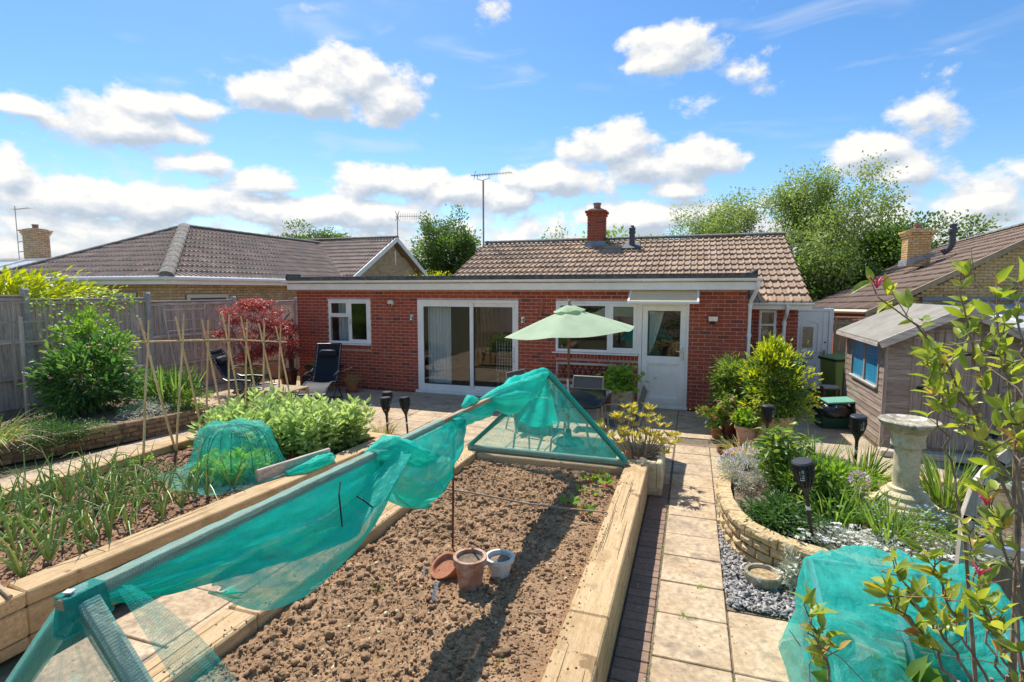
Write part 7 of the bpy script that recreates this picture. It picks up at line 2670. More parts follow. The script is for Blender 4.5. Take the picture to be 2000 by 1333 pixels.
def chimney_planter(label, x, y, r0, r1, h_):
 t = thing('stone_planter', label, 'planter', (x, y, 0))
 mb = MB()
 n_ = 8
 mb.lathe([(r0, 0), (r0 * 1.03, .06), (r1 * .92, h_ * .5), (r1, h_ - .05), (r1 * 1.06, h_ - .04), (r1 * 1.06, h_), (r1 * .86, h_), (r1 * .8, h_ * .6)], n_, (0, 0, 0), M=rotm(0, 0, R(10)))
 mb.build('body', M['stone'], t, world=False)
 mb = MB(); mb.lathe([(r1 * .85, h_ * .85), (.002, h_ * .88)], 12); mb.build('compost', M['soil_dark'], t, world=False)
 return t

chimney_planter('large rough stone planter holding the tall variegated laurel', 1.18, 8.63, .31, .30, .52)
chimney_planter('rough stone planter behind the geranium pots holding the rounded shrub', .75, 9.75, .27, .27, .42)
pot('terracotta_pot', 'small terracotta pot of red geraniums nearest the back door', (.42, 8.95, 0), .065, .095, .17, 'terra', .012, .04)
pot('glazed_pot', 'brown glazed pot with pale rim among the geraniums', (.62, 9.0, 0), .10, .15, .32, 'glaze_brown', .02, .04)
pot('pale_pot', 'pale terracotta pot at right of the geranium group', (.82, 8.55, 0), .10, .16, .33, 'clay_pale', .02, .05)
pot('black_pot', 'wide black glazed pot with dry stems at the end of the curved wall', (.66, 6.95, 0), .22, .31, .40, 'glaze_brown', .03, .05, fill='mulch')

# ------------------------------------------------------------------ netted cold frame and arched frame, lower right
cf = thing('netted_frame', 'aluminium cold frame covered with turquoise netting at lower right', 'netting frame', (1.15, 3.1, 0))
fx0, fx1, fy0, fy1, fh_ = .74, 1.62, 2.45, 3.70, .70
for (a, b) in ((fx0, fy0), (fx1, fy0), (fx0 + .02, fy1), (fx1, fy1)):
 mb = MB(); mb.span((a - .018, b - .018, 0), (a + .018, b + .018, fh_ - .06 if b > 3 else .34), .5, .003); mb.build('post', M['alu'], cf)
for (p0, p1) in (((fx0, fy0, .30), (fx0 + .02, fy1, fh_ - .07)), ((fx1, fy0, .30), (fx1, fy1, fh_ - .07)), ((fx0, fy1, fh_ - .07), (fx1, fy1, fh_ - .07)), ((fx0, fy0, .30), (fx1, fy0, .30)), ((fx0, fy0, .05), (fx0, fy1, .05)), ((1.05, fy0, .28), (1.2, fy1, fh_ - .12))):
 mb = MB(); mb.beam(p0, p1, .03, .03, .5, .003); mb.build('rail', M['alu'], cf)

def cnet(u, v):
 th = 2 * np.pi * u
 c, s = np.cos(th), np.sin(th)
 k = 1 / np.maximum(np.abs(c), np.abs(s)) ** .9
 k = np.minimum(k, 1.30)
 cx, cy = (fx0 + fx1) / 2 + .02, (fy0 + fy1) / 2
 hx, hy = (fx1 - fx0) / 2 + .06, (fy1 - fy0) / 2 + .06
 pr = np.interp(v, [0, .25, .5, .62, .8, 1.0], [1.16, 1.04, .99, .93, .5, .001])
 zt = fh_ * (.74 + .26 * np.clip(s, -1, 1)) + .035
 zz = np.interp(v, [0, .25, .5, .62, 1.0], [.02, .42, .90, 1.0, 1.0]) * zt
 cc = np.c_[c * 1.5, s * 1.5, v * 2]
 f = 1 + .05 * vnoise(cc, 2, 81, 4) + .035 * (1 - np.abs(vnoise(cc, 2.6, 86, 3)) * 2) + .03 * np.sin(th * 11 + 3 * vnoise(cc, 1, 82)) * (1 - v)
 rid = 1 - np.abs(vnoise(cc, 2.2, 85, 4, .6)) * 2.4
 dip = -.09 * np.clip((v - .62) / .38, 0, 1) * (1 + .5 * vnoise(cc, 2, 84)) + .03 * vnoise(cc, 2.4, 83, 4) + .035 * rid
 return np.c_[cx + hx * pr * k * c * f, cy + hy * pr * k * s * f, zz + dip * (v > .3)]

sheet('net', cnet, 200, 110, 'net_cover', cf, (5, 2))

def cfold(u, v):
 x_ = .70 + .95 * u
 y_ = 2.55 + .9 * v + .1 * np.sin(u * 5)
 n1_ = vnoise(np.c_[u * 4, v * 4], 1.2, 91, 4)
 return np.c_[x_, y_, .30 + .34 * np.sin(np.pi * np.clip(v * .7 + .15, 0, 1)) * (.6 + .4 * np.sin(u * 6 + v * 3)) + .05 * n1_]

sheet('net_fold', cfold, 60, 50, 'net_thin', cf, (2, 2))

ag = thing('arched_frame', 'weathered arched wooden frame with dusty glass behind the honeysuckle', 'glazed frame', (2.1, 3.85, 0))
AY = 3.82
arc = [(1.62, 0.0), (1.605, .55), (1.61, .99), (1.65, 1.19), (1.73, 1.34), (1.86, 1.50), (2.02, 1.60), (2.2, 1.64), (2.4, 1.60), (2.56, 1.5), (2.69, 1.34), (2.77, 1.19), (2.81, .99), (2.81, 0.0)]
mb = MB()
for a, b in zip(arc[:-1], arc[1:]):
 d = Vector((b[0] - a[0], 0, b[1] - a[1])).normalized() * .012
 mb.beam((a[0] - d.x, AY, a[1] - d.z), (b[0] + d.x, AY, b[1] + d.z), .06, .05, random.random(), .0, up=(0, 1, 0))
mb.build('arch', M['fence_z'], ag)
mb = MB(); mb.beam((1.63, AY - .002, .80), (2.80, AY - .002, .80), .045, .05, .5, .004); mb.beam((1.63, AY - .002, .30), (2.80, AY - .002, .30), .045, .05, .5, .004); mb.build('rail', M['alu'], ag)
mb = MB(); mb.prism([(a, AY + .005, b) for a, b in arc if b > .78] , (0, .005, 0)); mb.build('pane', M['glass_old'], ag)
mb = MB(); mb.span((1.64, AY + .004, .31), (2.79, AY + .01, .79)); mb.build('pane', M['glass_old'], ag)
mb = MB()
for k in range(5):
 mb.span((1.78 + k * .19, AY + .14, 0), (1.96 + k * .19, AY + .16, .66), random.random(), .003)
mb.build('back_board', M['brownwood'] if False else M['shed_z'], ag)
# ------------------------------------------------------------------ foliage builders
def leaf_arrays(C, A, L, W, seg=1, fold=.18, curl=.18, up=.8, jit=.6):
 """flat arrays of leaves: C bases (n,3), A axes (n,3), L and W (n,)"""
 n = len(C)
 A = unit(A)
 U = np.array([0, 0, up]) + rng.normal(0, jit, (n, 3))
 S = unit(np.cross(A, U))
 Nn = np.cross(S, A)
 L = np.broadcast_to(L, (n,)).reshape(n, 1)
 W = np.broadcast_to(W, (n,)).reshape(n, 1)
 if seg == 1:
  st = [(.45, .5)]
 elif seg == 2:
  st = [(.28, .43), (.66, .42)]
 else:
  st = [(.15, .28), (.40, .5), (.70, .36)]
 vs_ = [C]
 for (t, w) in st:
  c = C + A * L * t - Nn * (curl * L * t * t)
  vs_ += [c - S * W * w + Nn * W * fold, c, c + S * W * w + Nn * W * fold]
 vs_.append(C + A * L - Nn * (curl * L))
 k = len(vs_)
 tri = [(0, 2, 1), (0, 3, 2)]
 for i in range(len(st) - 1):
  a = 1 + 3 * i
  tri += [(a, a + 1, a + 4), (a, a + 4, a + 3), (a + 1, a + 2, a + 5), (a + 1, a + 5, a + 4)]
 a = 1 + 3 * (len(st) - 1)
 tri += [(a, a + 1, k - 1), (a + 1, a + 2, k - 1)]
 V = np.stack(vs_, 1).reshape(-1, 3)
 F = (np.array(tri)[None] + (np.arange(n) * k)[:, None, None]).reshape(-1, 3)
 return V, F, len(tri)

def add_leaves(name, parent, mat, C, A, L, W, r=None, smooth=False, **kw):
 V, F, k = leaf_arrays(np.asarray(C, float), np.asarray(A, float), L, W, **kw)
 n = len(C)
 r = rng.random(n) if r is None else np.broadcast_to(r, (n,))
 return np_mesh(name, V, F, M[mat], parent, np.repeat(r, k), smooth)

def add_blades(name, parent, mat, C, D, L, W, bend=.5, seg=5, r=None, out=None, flop=0.0, world=True):
 """strap leaves: bases C, start directions D"""
 C, D = np.asarray(C, float), unit(np.asarray(D, float))
 n = len(C)
 L = np.broadcast_to(L, (n,)).reshape(n, 1); W = np.broadcast_to(W, (n,)).reshape(n, 1); bend = np.broadcast_to(bend, (n,)).reshape(n, 1)
 H = D.copy(); H[:, 2] = 0
 H = unit(H + rng.normal(0, .05, (n, 3)) * np.array([1, 1, 0]))
 S = unit(np.cross(D, np.array([0, 0, 1.]) + rng.normal(0, .3, (n, 3))))
 vs_ = []
 for i in range(seg + 1):
  t = i / seg
  p = C + D * L * t + (H * .55 - np.array([0, 0, 1.]) * .75) * bend * L * t ** 2.2
  w = W * (1 - t ** 2.0) * .5 + .0004
  nrm = np.cross(S, D)
  vs_ += [p - S * w, p + nrm * w * .5, p + S * w]
 V = np.stack(vs_, 1).reshape(-1, 3)
 tri = []
 for i in range(seg):
  a = 3 * i
  tri += [(a, a + 1, a + 4), (a, a + 4, a + 3), (a + 1, a + 2, a + 5), (a + 1, a + 5, a + 4)]
 k = 3 * (seg + 1)
 F = (np.array(tri)[None] + (np.arange(n) * k)[:, None, None]).reshape(-1, 3)
 r = rng.random(n) if r is None else np.broadcast_to(r, (n,))
 return np_mesh(name, V, F, M[mat], parent, np.repeat(r, len(tri)), True, world=world)

def ball(n, shell=.55):
 d = unit(rng.normal(0, 1, (n, 3)))
 return d * (shell + (1 - shell) * rng.random((n, 1))) if shell < 1 else d

def shrub(name, label, cat, base, c, rad, n, L, W, mat, clumps=45, cl_r=.32, shell=.6, stems=8, stem_mat='twig', group=None, zmin=None, upb=.5, seg=1, lvar=.48, root=None, outw=1.0, stem_r=.008, leafname='leaves', curl=.18):
 """leafy bush: clumps of leaves through an uneven ellipsoid, with stems"""
 t = root or thing(name, label, cat, base, group)
 c, rad = np.array(c, float), np.array(rad, float)
 K = ball(clumps, shell)
 K[:, :] *= 1 + .85 * vnoise(K * 2, 1, random.randint(0, 999), 2)[:, None]
 KC = c + K * rad
 if zmin is not None:
  KC[:, 2] = np.maximum(KC[:, 2], zmin)
 ci = rng.integers(0, clumps, n)
 off = np.clip(rng.normal(0, 1, (n, 3)), -1.7, 1.7) * rad * cl_r * .55
 P = KC[ci] + off
 sh_ = rng.random(n) < (.14 if stem_r < .04 else 0)
 P[sh_] = c + (P[sh_] - c) * (1 + np.abs(rng.normal(0, .2, (sh_.sum(), 1))))
 if zmin is not None:
  P[:, 2] = np.maximum(P[:, 2], zmin + rng.uniform(0, .05, n))
 outd = unit(P - c) * outw + unit(off) * .6 + rng.normal(0, .45, (n, 3)) + np.array([0, 0, upb])
 Ls = L * (1 + lvar * rng.uniform(-1, 1, n))
 Ws = W * (1 + lvar * rng.uniform(-1, 1, n))
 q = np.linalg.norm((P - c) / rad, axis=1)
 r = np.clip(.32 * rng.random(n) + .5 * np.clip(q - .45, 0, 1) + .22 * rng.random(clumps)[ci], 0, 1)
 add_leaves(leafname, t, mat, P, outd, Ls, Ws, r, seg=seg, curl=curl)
 if stems:
  b = np.array(base, float)
  for i in range(stems):
   e = KC[rng.integers(0, clumps)]
   st = b + np.array([rng.normal(0, rad[0] * .12), rng.normal(0, rad[1] * .12), 0])
   m_ = (st + e) / 2 + np.array([0, 0, .12 * rad[2]]) + rng.normal(0, .05, 3) * rad
   mb = MB(); mb.tube([tuple(st), tuple(m_), tuple(e)], [stem_r, stem_r * .75, stem_r * .35], 5); mb.build('stem', M[stem_mat], t)
 return t

def flowers(parent, mat, C, size, petals=6, name='flower', flat=.3):
 C = np.asarray(C, float)
 n = len(C)
 CC = np.repeat(C, petals, 0)
 a = np.tile(np.linspace(0, 2 * np.pi, petals, endpoint=False), n) + np.repeat(rng.uniform(0, 6, n), petals)
 A = np.c_[np.cos(a), np.sin(a), np.full(len(a), flat) + rng.normal(0, .2, len(a))]
 sz = np.repeat(np.broadcast_to(size, (n,)) * rng.uniform(.75, 1.2, n), petals)
 o = add_leaves(name, parent, mat, CC, A, sz, sz * .7, jit=.15)
 o['kind'] = 'stuff'
 return o

# ------------------------------------------------------------------ trees
def tree(name, label, base, height, spread, mat, n_leaf, L, W, depth=4, bark='bark', trunk_r=.12, lean=(0, 0), forks=3, crown_lo=.25, droop=.0, leafr=.35, group=None, seed=1, up=.55, branchy=1.0, inner=.35):
 rl = random.Random(seed)
 t = thing(name, label, 'tree', base, group)
 tips = []
 mbT = MB()

 def grow(p, d, l, r, lev):
  pts = [p.copy()]
  dd = d.copy()
  k = 4
  rads = [r]
  for i in range(k):
   dd = (dd + Vector((rl.gauss(0, .13), rl.gauss(0, .13), rl.gauss(.03, .08) - droop * lev * .04))).normalized()
   p = p + dd * (l / k)
   pts.append(p.copy())
   rads.append(r * (1 - .45 * (i + 1) / k))
   if lev >= depth - 1: tips.append((p.copy(), lev))
  mbT.tube(pts, rads, 7 if lev < 2 else (5 if lev < 3 else 3), False)
  if lev >= depth:
   tips.append((p, lev))
   return
  nb_ = forks + (1 if rl.random() < .4 else 0)
  for i in range(nb_):
   f = rl.uniform(.35, 1.0) if i else 1.0
   q = pts[min(k, max(1, int(round(f * k))))]
   a = rl.uniform(0, 2 * math.pi)
   sp = rl.uniform(.35, .95) * spread
   nd = (dd + Vector((math.cos(a) * sp, math.sin(a) * sp, up * rl.uniform(-.2, .7)))).normalized()
   grow(q, nd, l * rl.uniform(.60, .82), r * .5 * rl.uniform(.7, 1.05), lev + 1)
 b = Vector(base)
 grow(b, Vector((lean[0], lean[1], 1)).normalized(), height * .36, trunk_r, 0)
 mbT.build('trunk', M[bark], t, smooth=False)
 T = np.array([tuple(p) for p, l in tips])
 ci = rng.integers(0, len(T), n_leaf)
 P = T[ci] + np.clip(rng.normal(0, 1, (n_leaf, 3)), -1.5, 1.5) * leafr
 A = unit(rng.normal(0, 1, (n_leaf, 3)) + np.array([0, 0, -.1]))
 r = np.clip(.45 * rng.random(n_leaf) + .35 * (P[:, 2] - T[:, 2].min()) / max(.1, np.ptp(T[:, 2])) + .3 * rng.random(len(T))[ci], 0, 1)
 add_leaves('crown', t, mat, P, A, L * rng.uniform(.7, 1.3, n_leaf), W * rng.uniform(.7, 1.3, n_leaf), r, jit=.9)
 return t, T

TREES = 'trees beyond the bungalow roofs'
bt = shrub('broadleaf_tree', 'dense round green tree between the white gable and the brown roof', 'tree', (-12.5, 26.0, 0), (-12.5, 26.0, 3.9), (1.85, 1.6, 2.1), 21000, .13, .085, 'lf_tree', 120, .26, .45, 10, 'bark', group=TREES, stem_r=.07, upb=.1)
tree('ash_tree', 'tall thin-leaved tree above the right end of the brown roof', (3.5, 27.0, 0), 8.8, .68, 'lf_ash', 11000, .13, .06, 5, bark='bark_pale', trunk_r=.20, leafr=.20, seed=8, up=.9, group=TREES)
tree('ash_tree', 'slim loose-leaved tree right of the tallest tree', (5.9, 29.0, 0), 7.2, .60, 'lf_ash', 7500, .13, .06, 5, bark='bark_pale', trunk_r=.16, leafr=.20, seed=12, up=.9, group=TREES)
tree('ash_tree', 'leaning loose-leaved tree crossing in front of the tallest tree', (4.6, 25.5, 0), 6.6, .6, 'lf_ash', 7000, .13, .06, 5, bark='bark', trunk_r=.13, lean=(.2, 0), leafr=.2, seed=14, up=.9, group=TREES)
tree('shrubby_tree', 'bare-looking twiggy tree behind the right end of the brown roof', (.9, 27.0, 0), 6.2, .85, 'lf_ash', 6000, .12, .055, 5, bark='bark_pale', trunk_r=.13, leafr=.17, seed=15, up=.8, group=TREES)
tree('broadleaf_tree', 'airy green tree behind the ridge between twiggy and tallest trees', (2.2, 28.0, 0), 7.4, .75, 'lf_ash', 7000, .15, .055, 5, bark='bark_pale', trunk_r=.16, leafr=.2, seed=19, up=.5, group=TREES)
shrub('hedge_tree', 'big dark green tree mass behind the right neighbour roof', 'tree', (9.2, 30, 0), (9.4, 30, 2.9), (3.4, 2.2, 2.6), 46000, .15, .095, 'lf_tree', 150, .26, .55, 10, 'bark', group=TREES, stem_r=.10, upb=.1)
shrub('hedge_tree', 'lower green tree filling the gap beside the brown roof verge', 'tree', (5.6, 26, 0), (5.9, 26, 2.0), (2.4, 1.8, 1.9), 26000, .14, .09, 'lf_tree', 110, .26, .55, 8, 'bark', group=TREES, stem_r=.09, upb=.1)
shrub('broadleaf_tree', 'pale green treetop above the right edge of the right roof', 'tree', (19.5, 34, 0), (19.0, 34, 5.0), (3.0, 2.0, 1.1), 8000, .15, .08, 'lf_vine', 50, .30, .5, 8, 'bark', group=TREES, stem_r=.08, upb=.0)
shrub('broadleaf_tree', 'green treetop behind the ridge of the left neighbour roof', 'tree', (-24.5, 30, 0), (-24.5, 30, 4.9), (4.0, 2.0, 1.35), 20000, .15, .10, 'lf_tree', 80, .26, .5, 8, 'bark', group=TREES, stem_r=.08, upb=.0)
tree('young_tree', 'sparse pale twigs of a small tree left of the red chimney', (-6.0, 24.0, 0), 5.0, .6, 'lf_ash', 700, .15, .09, 5, bark='bark_pale', trunk_r=.09, leafr=.22, seed=25, up=.9, group=TREES)
shrub('young_tree', 'small leafy top showing beside the red chimney', 'tree', (-3.6, 24, 0), (-3.4, 24, 4.2), (1.9, .8, .75), 1500, .15, .09, 'lf_vine', 24, .3, .4, 5, 'bark', group=TREES, stem_r=.05, upb=.0)
shrub('golden_shrub', 'clipped golden yellow shrub showing over the flat roof edge', 'shrub', (-9.0, 17.5, 0), (-8.9, 17.5, 2.3), (1.1, .8, .62), 5000, .07, .045, 'lf_yellow', 60, .3, .6, 4, group=None)

# ------------------------------------------------------------------ behind the fence and left border
shrub('hedge_shrub', 'bright yellow-green laurel-like shrub rising over the left fence', 'shrub', (-12.3, 5.5, 0), (-12.25, 6.2, 2.25), (.5, 2.1, .42), 3400, .15, .05, 'lf_yellow', 60, .30, .5, 8, seg=2, upb=.7)
shrub('hedge_shrub', 'yellow-green leafy shoots at the far left over the fence', 'shrub', (-12.4, 4.9, 0), (-12.2, 5.0, 2.42), (.45, .8, .45), 1600, .15, .05, 'lf_yellow', 26, .30, .5, 5, seg=2, upb=.7)
pe = shrub('peony_bush', 'large dark leafy peony bush in the left border with faded pink flowers', 'bush', (-9.7, 6.2, .25), (-9.72, 6.25, .85), (.66, .62, .62), 3600, .135, .040, 'lf_peony', 64, .24, .55, 14, zmin=.28, seg=2, upb=.35)
K = ball(26, .95); K[:, 2] = np.abs(K[:, 2]) * .8 + .05
KP = np.array([-9.75, 6.2, .85]) + K * np.array([.74, .7, .70])
flowers(pe, 'fl_pink', KP[(K[:, 0] > -.3)], .05, 8, flat=.9)
cl_ = thing('climber', 'light green climbing plant on a wooden trellis against the left fence', 'climber', (-10.6, 6.6, .25))
shrub('climber', '', '', (-10.6, 6.6, .25), (-10.30, 6.65, 1.42), (.50, .62, .60), 3000, .065, .05, 'lf_vine', 60, .22, .45, 9, root=cl_, upb=.2)
C = np.c_[np.full(260, -10.95) + rng.normal(0, .08, 260), rng.uniform(6.15, 8.0, 260), 1.85 + .38 * np.sin(rng.uniform(0, 3, 260)) + rng.normal(0, .08, 260)]
add_leaves('leaves', cl_, 'lf_vine', C, rng.normal(0, 1, (260, 3)), .06, .05)
tl = thing('trellis', 'weathered wooden trellis bars behind the climbing plant', 'trellis', (-11.0, 6.8, 1.0))
for zq in (1.42, 1.78, 2.12):
 mb = MB(); mb.beam((-11.15, 5.2, zq + .02), (-11.15, 7.9, zq), .03, .025, random.random()); mb.build('bar', M['fence_y'], tl)
for yq in (5.9, 6.5, 7.1, 7.7):
 mb = MB(); mb.beam((-11.12, yq, .4), (-11.12, yq + .03, 2.18), .025, .03, random.random(), up=(0, 1, 0)); mb.build('bar', M['fence_z'], tl)
mb = MB(); mb.tube([(-10.6, 5.75, .2), (-10.62, 5.78, 1.9)], .035, 6)
one('trellis_post', mb, M['fence_z'], 'slim grey wooden post left of the peony bush', 'post', loc=(-10.6, 5.75, .2))
tl2 = thing('trellis_ladder', 'narrow grey trellis leaning on the fence left of the maple', 'trellis', (-11.1, 9.2, 0))
for (y0_, y1_) in ((8.95, 8.75), (9.55, 9.85)):
 mb = MB(); mb.beam((-11.1, y0_, .3), (-11.2, y1_, 2.0), .03, .03, random.random(), up=(0, 1, 0)); mb.build('upright', M['fence_z'], tl2)
for k, zq in enumerate(np.linspace(.5, 1.9, 7)):
 f = (zq - .3) / 1.7
 mb = MB(); mb.beam((-11.1 - .1 * f, 8.95 - .2 * f, zq), (-11.1 - .1 * f, 9.55 + .3 * f, zq), .025, .02, random.random()); mb.build('rung', M['fence_y'], tl2)

def clump(name, label, base, n, L, W, mat, spread=.15, tiltv=.45, bend=.4, group=None, cat='plant', root=None, lvar=.3, pname='leaves'):
 t = root or thing(name, label, cat, base, group)
 b = np.array(base, float)
 a = rng.uniform(0, 2 * np.pi, n)
 rr = spread * np.sqrt(rng.random(n))
 C = b + np.c_[rr * np.cos(a), rr * np.sin(a), np.zeros(n)]
 tl_ = tiltv * np.abs(rng.normal(.5, .5, n))
 D = np.c_[np.cos(a) * tl_, np.sin(a) * tl_, np.ones(n)]
 add_blades(pname, t, mat, C, D, L * (1 + lvar * rng.uniform(-1, .6, n)), W, bend * rng.uniform(.2, 1.6, n))
 return t

clump('iris_clump', 'clump of upright sword-shaped iris leaves behind the bamboo canes', (-8.85, 7.0, .26), 70, .75, .045, 'lf_iris', .30, .38, .12, cat='iris')
clump('iris_clump', 'smaller iris clump beside the peony bush', (-9.35, 7.0, .26), 40, .62, .04, 'lf_iris', .22, .35, .12, cat='iris')
shrub('cushion_plant', 'low grey-white cushion plant on the border between peony and iris', 'plant', (-8.75, 6.45, .27), (-8.7, 6.45, .34), (.34, .42, .13), 2600, .035, .012, 'lf_silver', 40, .3, .5, 0)
shrub('thyme_mat', 'dark green mat of thyme spilling over the left border wall', 'plant', (-8.75, 5.05, .2), (-8.62, 5.0, .28), (.50, .48, .22), 7500, .028, .012, 'lf_dark', 90, .3, .5, 0)
cp_ = clump('daylily_clump', 'straggly strap-leaved clump with yellowing leaves at the left edge of the border', (-9.0, 4.35, .26), 150, .62, .018, 'lf_grass', .35, .8, .8)
clump('', '', (-9.0, 4.35, .26), 60, .6, .014, 'lf_straw', .35, .9, .9, root=cp_, pname='dry_leaves')
shrub('border_shrub', 'mixed small-leaved shrub in the border behind the canes', 'shrub', (-8.7, 7.0, .25), (-8.9, 7.15, .55), (.55, .30, .35), 2600, .05, .025, 'lf_dark', 50, .3, .5, 5, zmin=.27)
shrub('border_shrub', 'low green plants at the end of the brick border by the recliner', 'shrub', (-8.35, 6.95, .25), (-8.35, 6.9, .42), (.30, .30, .20), 1500, .045, .02, 'lf_shrub', 30, .3, .5, 3, zmin=.27)
mb = MB(); mb.lathe([(.02, .0), (.02, .16), (.09, .18), (.16, .2), (.17, .23), (.12, .235)], 20, (-9.05, 4.05, .26))
one('dish', mb, M['glaze_white'], 'small white dish on a stem at the left edge of the border', 'dish', smooth=True)

# ------------------------------------------------------------------ red maple
mp_t = thing('maple_tree', 'red-leaved Japanese maple in a pot by the left fence', 'tree', (-10.0, 9.9, .45))
mb = MB()
for k in range(9):
 a = rng.uniform(0, 6.28)
 e = np.array([-9.85 + 1.0 * math.cos(a), 9.9 + .7 * math.sin(a), 1.3 + rng.uniform(0, .6)])
 mb.tube([(-10.0, 9.9, .42), (-9.98 + .2 * math.cos(a), 9.9 + .15 * math.sin(a), .95), tuple(e)], [.03, .022, .008], 6)
mb.build('trunk', M['bark_pale'], mp_t)
n = 9500
layers = [(1.95, .72, -9.85), (1.70, .98, -9.80), (1.45, 1.02, -9.72), (1.18, .95, -9.65), (.92, .80, -9.45), (1.55, .5, -9.15), (1.05, .55, -9.0), (2.1, .40, -9.75)]
li = rng.integers(0, len(layers), n)
lz = np.array([l[0] for l in layers])[li]; lr = np.array([l[1] for l in layers])[li]; lx = np.array([l[2] for l in layers])[li]
cl_n = 14
ca_ = rng.uniform(0, 6.28, (len(layers), cl_n)); cr_ = np.sqrt(rng.random((len(layers), cl_n)))
ck = rng.integers(0, cl_n, n)
cxp = lx + lr * cr_[li, ck] * np.cos(ca_[li, ck]); cyp = 9.9 + .72 * lr * cr_[li, ck] * np.sin(ca_[li, ck])
P = np.c_[cxp + rng.normal(0, .09, n), cyp + rng.normal(0, .09, n), lz + .10 * rng.normal(0, .5, n) - .12 * cr_[li, ck] ** 2]
A = unit(np.c_[rng.normal(0, 1, n), rng.normal(0, 1, n), rng.normal(-.45, .35, n)])
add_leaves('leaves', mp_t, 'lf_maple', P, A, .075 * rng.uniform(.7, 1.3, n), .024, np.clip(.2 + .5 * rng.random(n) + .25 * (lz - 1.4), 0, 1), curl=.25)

def potgrass(label, base, n, L, mat='lf_straw', mat2='lf_grass', spread=.08, tl=.9, be=.9):
 t = clump('potted_grass', label, base, n, L, .010, mat, spread, tl, be)
 clump('', '', base, n // 2, L, .010, mat2, spread, tl * .8, be * .8, root=t, pname='green_leaves')
 return t

potgrass('straggly pale grass growing in the terracotta pot on its saucer', (-7.42, 10.35, .22), 60, .34)
potgrass('spiky variegated plant in the wheelbarrow planter', (-8.2, 10.3, .52), 60, .30, 'lf_grass', 'lf_straw', .16)
clump('spiky_plant', 'dark strappy plant in the pots under the red maple', (-9.3, 9.3, .32), 50, .5, .022, 'lf_iris', .14, .6, .6)
shrub('geranium_plant', 'bright green leafy plant in the stone planter under the kitchen window', 'plant', (-1.22, 10.22, .42), (-1.26, 10.12, .66), (.30, .26, .20), 700, .085, .075, 'lf_vine', 40, .3, .55, 10, 'lf_shrub', zmin=.45, seg=2, upb=.35, stem_r=.006)
pg_ = potgrass('tuft of straw-coloured grass beside the three torches at the patio edge', (-4.55, 6.98, .0), 110, .42, 'lf_straw', 'lf_grass', .16, .75, .45)

az = thing('azalea_shrub', 'yellow-green whorled azalea shrub growing in the stone trough', 'shrub', (-.55, 6.5, .33))
ends = []
for i in range(62):
 a = rng.uniform(0, 6.28)
 sp = rng.uniform(.05, .52)
 e = np.array([-.60 + sp * 1.05 * math.cos(a), 6.52 + sp * .9 * math.sin(a), .44 + .54 * (1 - (sp / .66) ** 2) * rng.uniform(.15, 1.0)])
 s_ = np.array([-.58 + .10 * math.cos(a), 6.5 + .10 * math.sin(a), .33])
 m_ = (s_ + e) / 2 + np.array([.04 * math.cos(a), .04 * math.sin(a), .02])
 mb = MB(); mb.tube([tuple(s_), tuple(m_), tuple(e)], [.007, .005, .003], 5); mb.build('stem', M['stick'], az)
 ends.append((e, unit(e - m_)))
C, A = [], []
for e, d in ends:
 for k in range(13):
  th_ = 2 * math.pi * k / 13 * 2.4
  v = np.array([math.cos(th_), math.sin(th_), .30 + .6 * rng.random()])
  C.append(e - d * .02 * rng.random()); A.append(v + d * .4)
add_leaves('leaves', az, 'lf_rhodo', np.array(C), np.array(A), .085 * rng.uniform(.7, 1.25, len(C)), .020, seg=2, curl=.15, fold=.1)

# ------------------------------------------------------------------ right bed seedlings
def beet(label, x, y, n=14, L=.11):
 t = thing('beet_seedling', label, 'seedling', (x, y, .31), 'seedlings in the bare bed')
 a = rng.uniform(0, 6.28, n)
 C = np.c_[np.full(n, x) + .012 * np.cos(a), np.full(n, y) + .012 * np.sin(a), np.full(n, .315)]
 D = np.c_[np.cos(a) * .55, np.sin(a) * .55, np.ones(n)]
 mb = MB()
 E = C + unit(D) * (L * .45 * rng.uniform(.7, 1.2, (n, 1)))
 for c, e in zip(C, E): mb.tube([tuple(c), tuple(e)], .0022, 4)
 mb.build('stem', M['fl_magenta'], t)
 add_leaves('leaves', t, 'lf_beet', E, unit(D) + np.c_[np.cos(a), np.sin(a), np.zeros(n)] * .4, L * rng.uniform(.6, 1.0, n), L * .45, seg=2)
 return t

for (x, y, s_, lab) in ((-1.03, 4.74, 1.0, 'leafy seedling nearest the stick in the bare bed'), (-.86, 4.63, .95, 'leafy seedling beside the right timber edge nearest the stick'),
      (-.98, 5.45, 1.0, 'bright leafy seedling near the far end of the bare bed'), (-.80, 5.38, 1.15, 'largest seedling by the far right corner of the bare bed'),
      (-1.0, 5.12, .8, 'small reddish seedling in the middle of the seedling row'), (-.84, 5.08, .6, 'tiny seedling between the larger ones by the right timber'),
      (-.90, 5.66, .8, 'seedling in the shade of the end net')):
 beet(lab, x, y, int(14 * s_), .105 * s_)
beet('tiny green weed on the bare soil left of the pots', -1.95, 2.95, 8, .03)
beet('tiny green weed on bare soil near the right timber, close to the camera', -.95, 2.55, 8, .03)

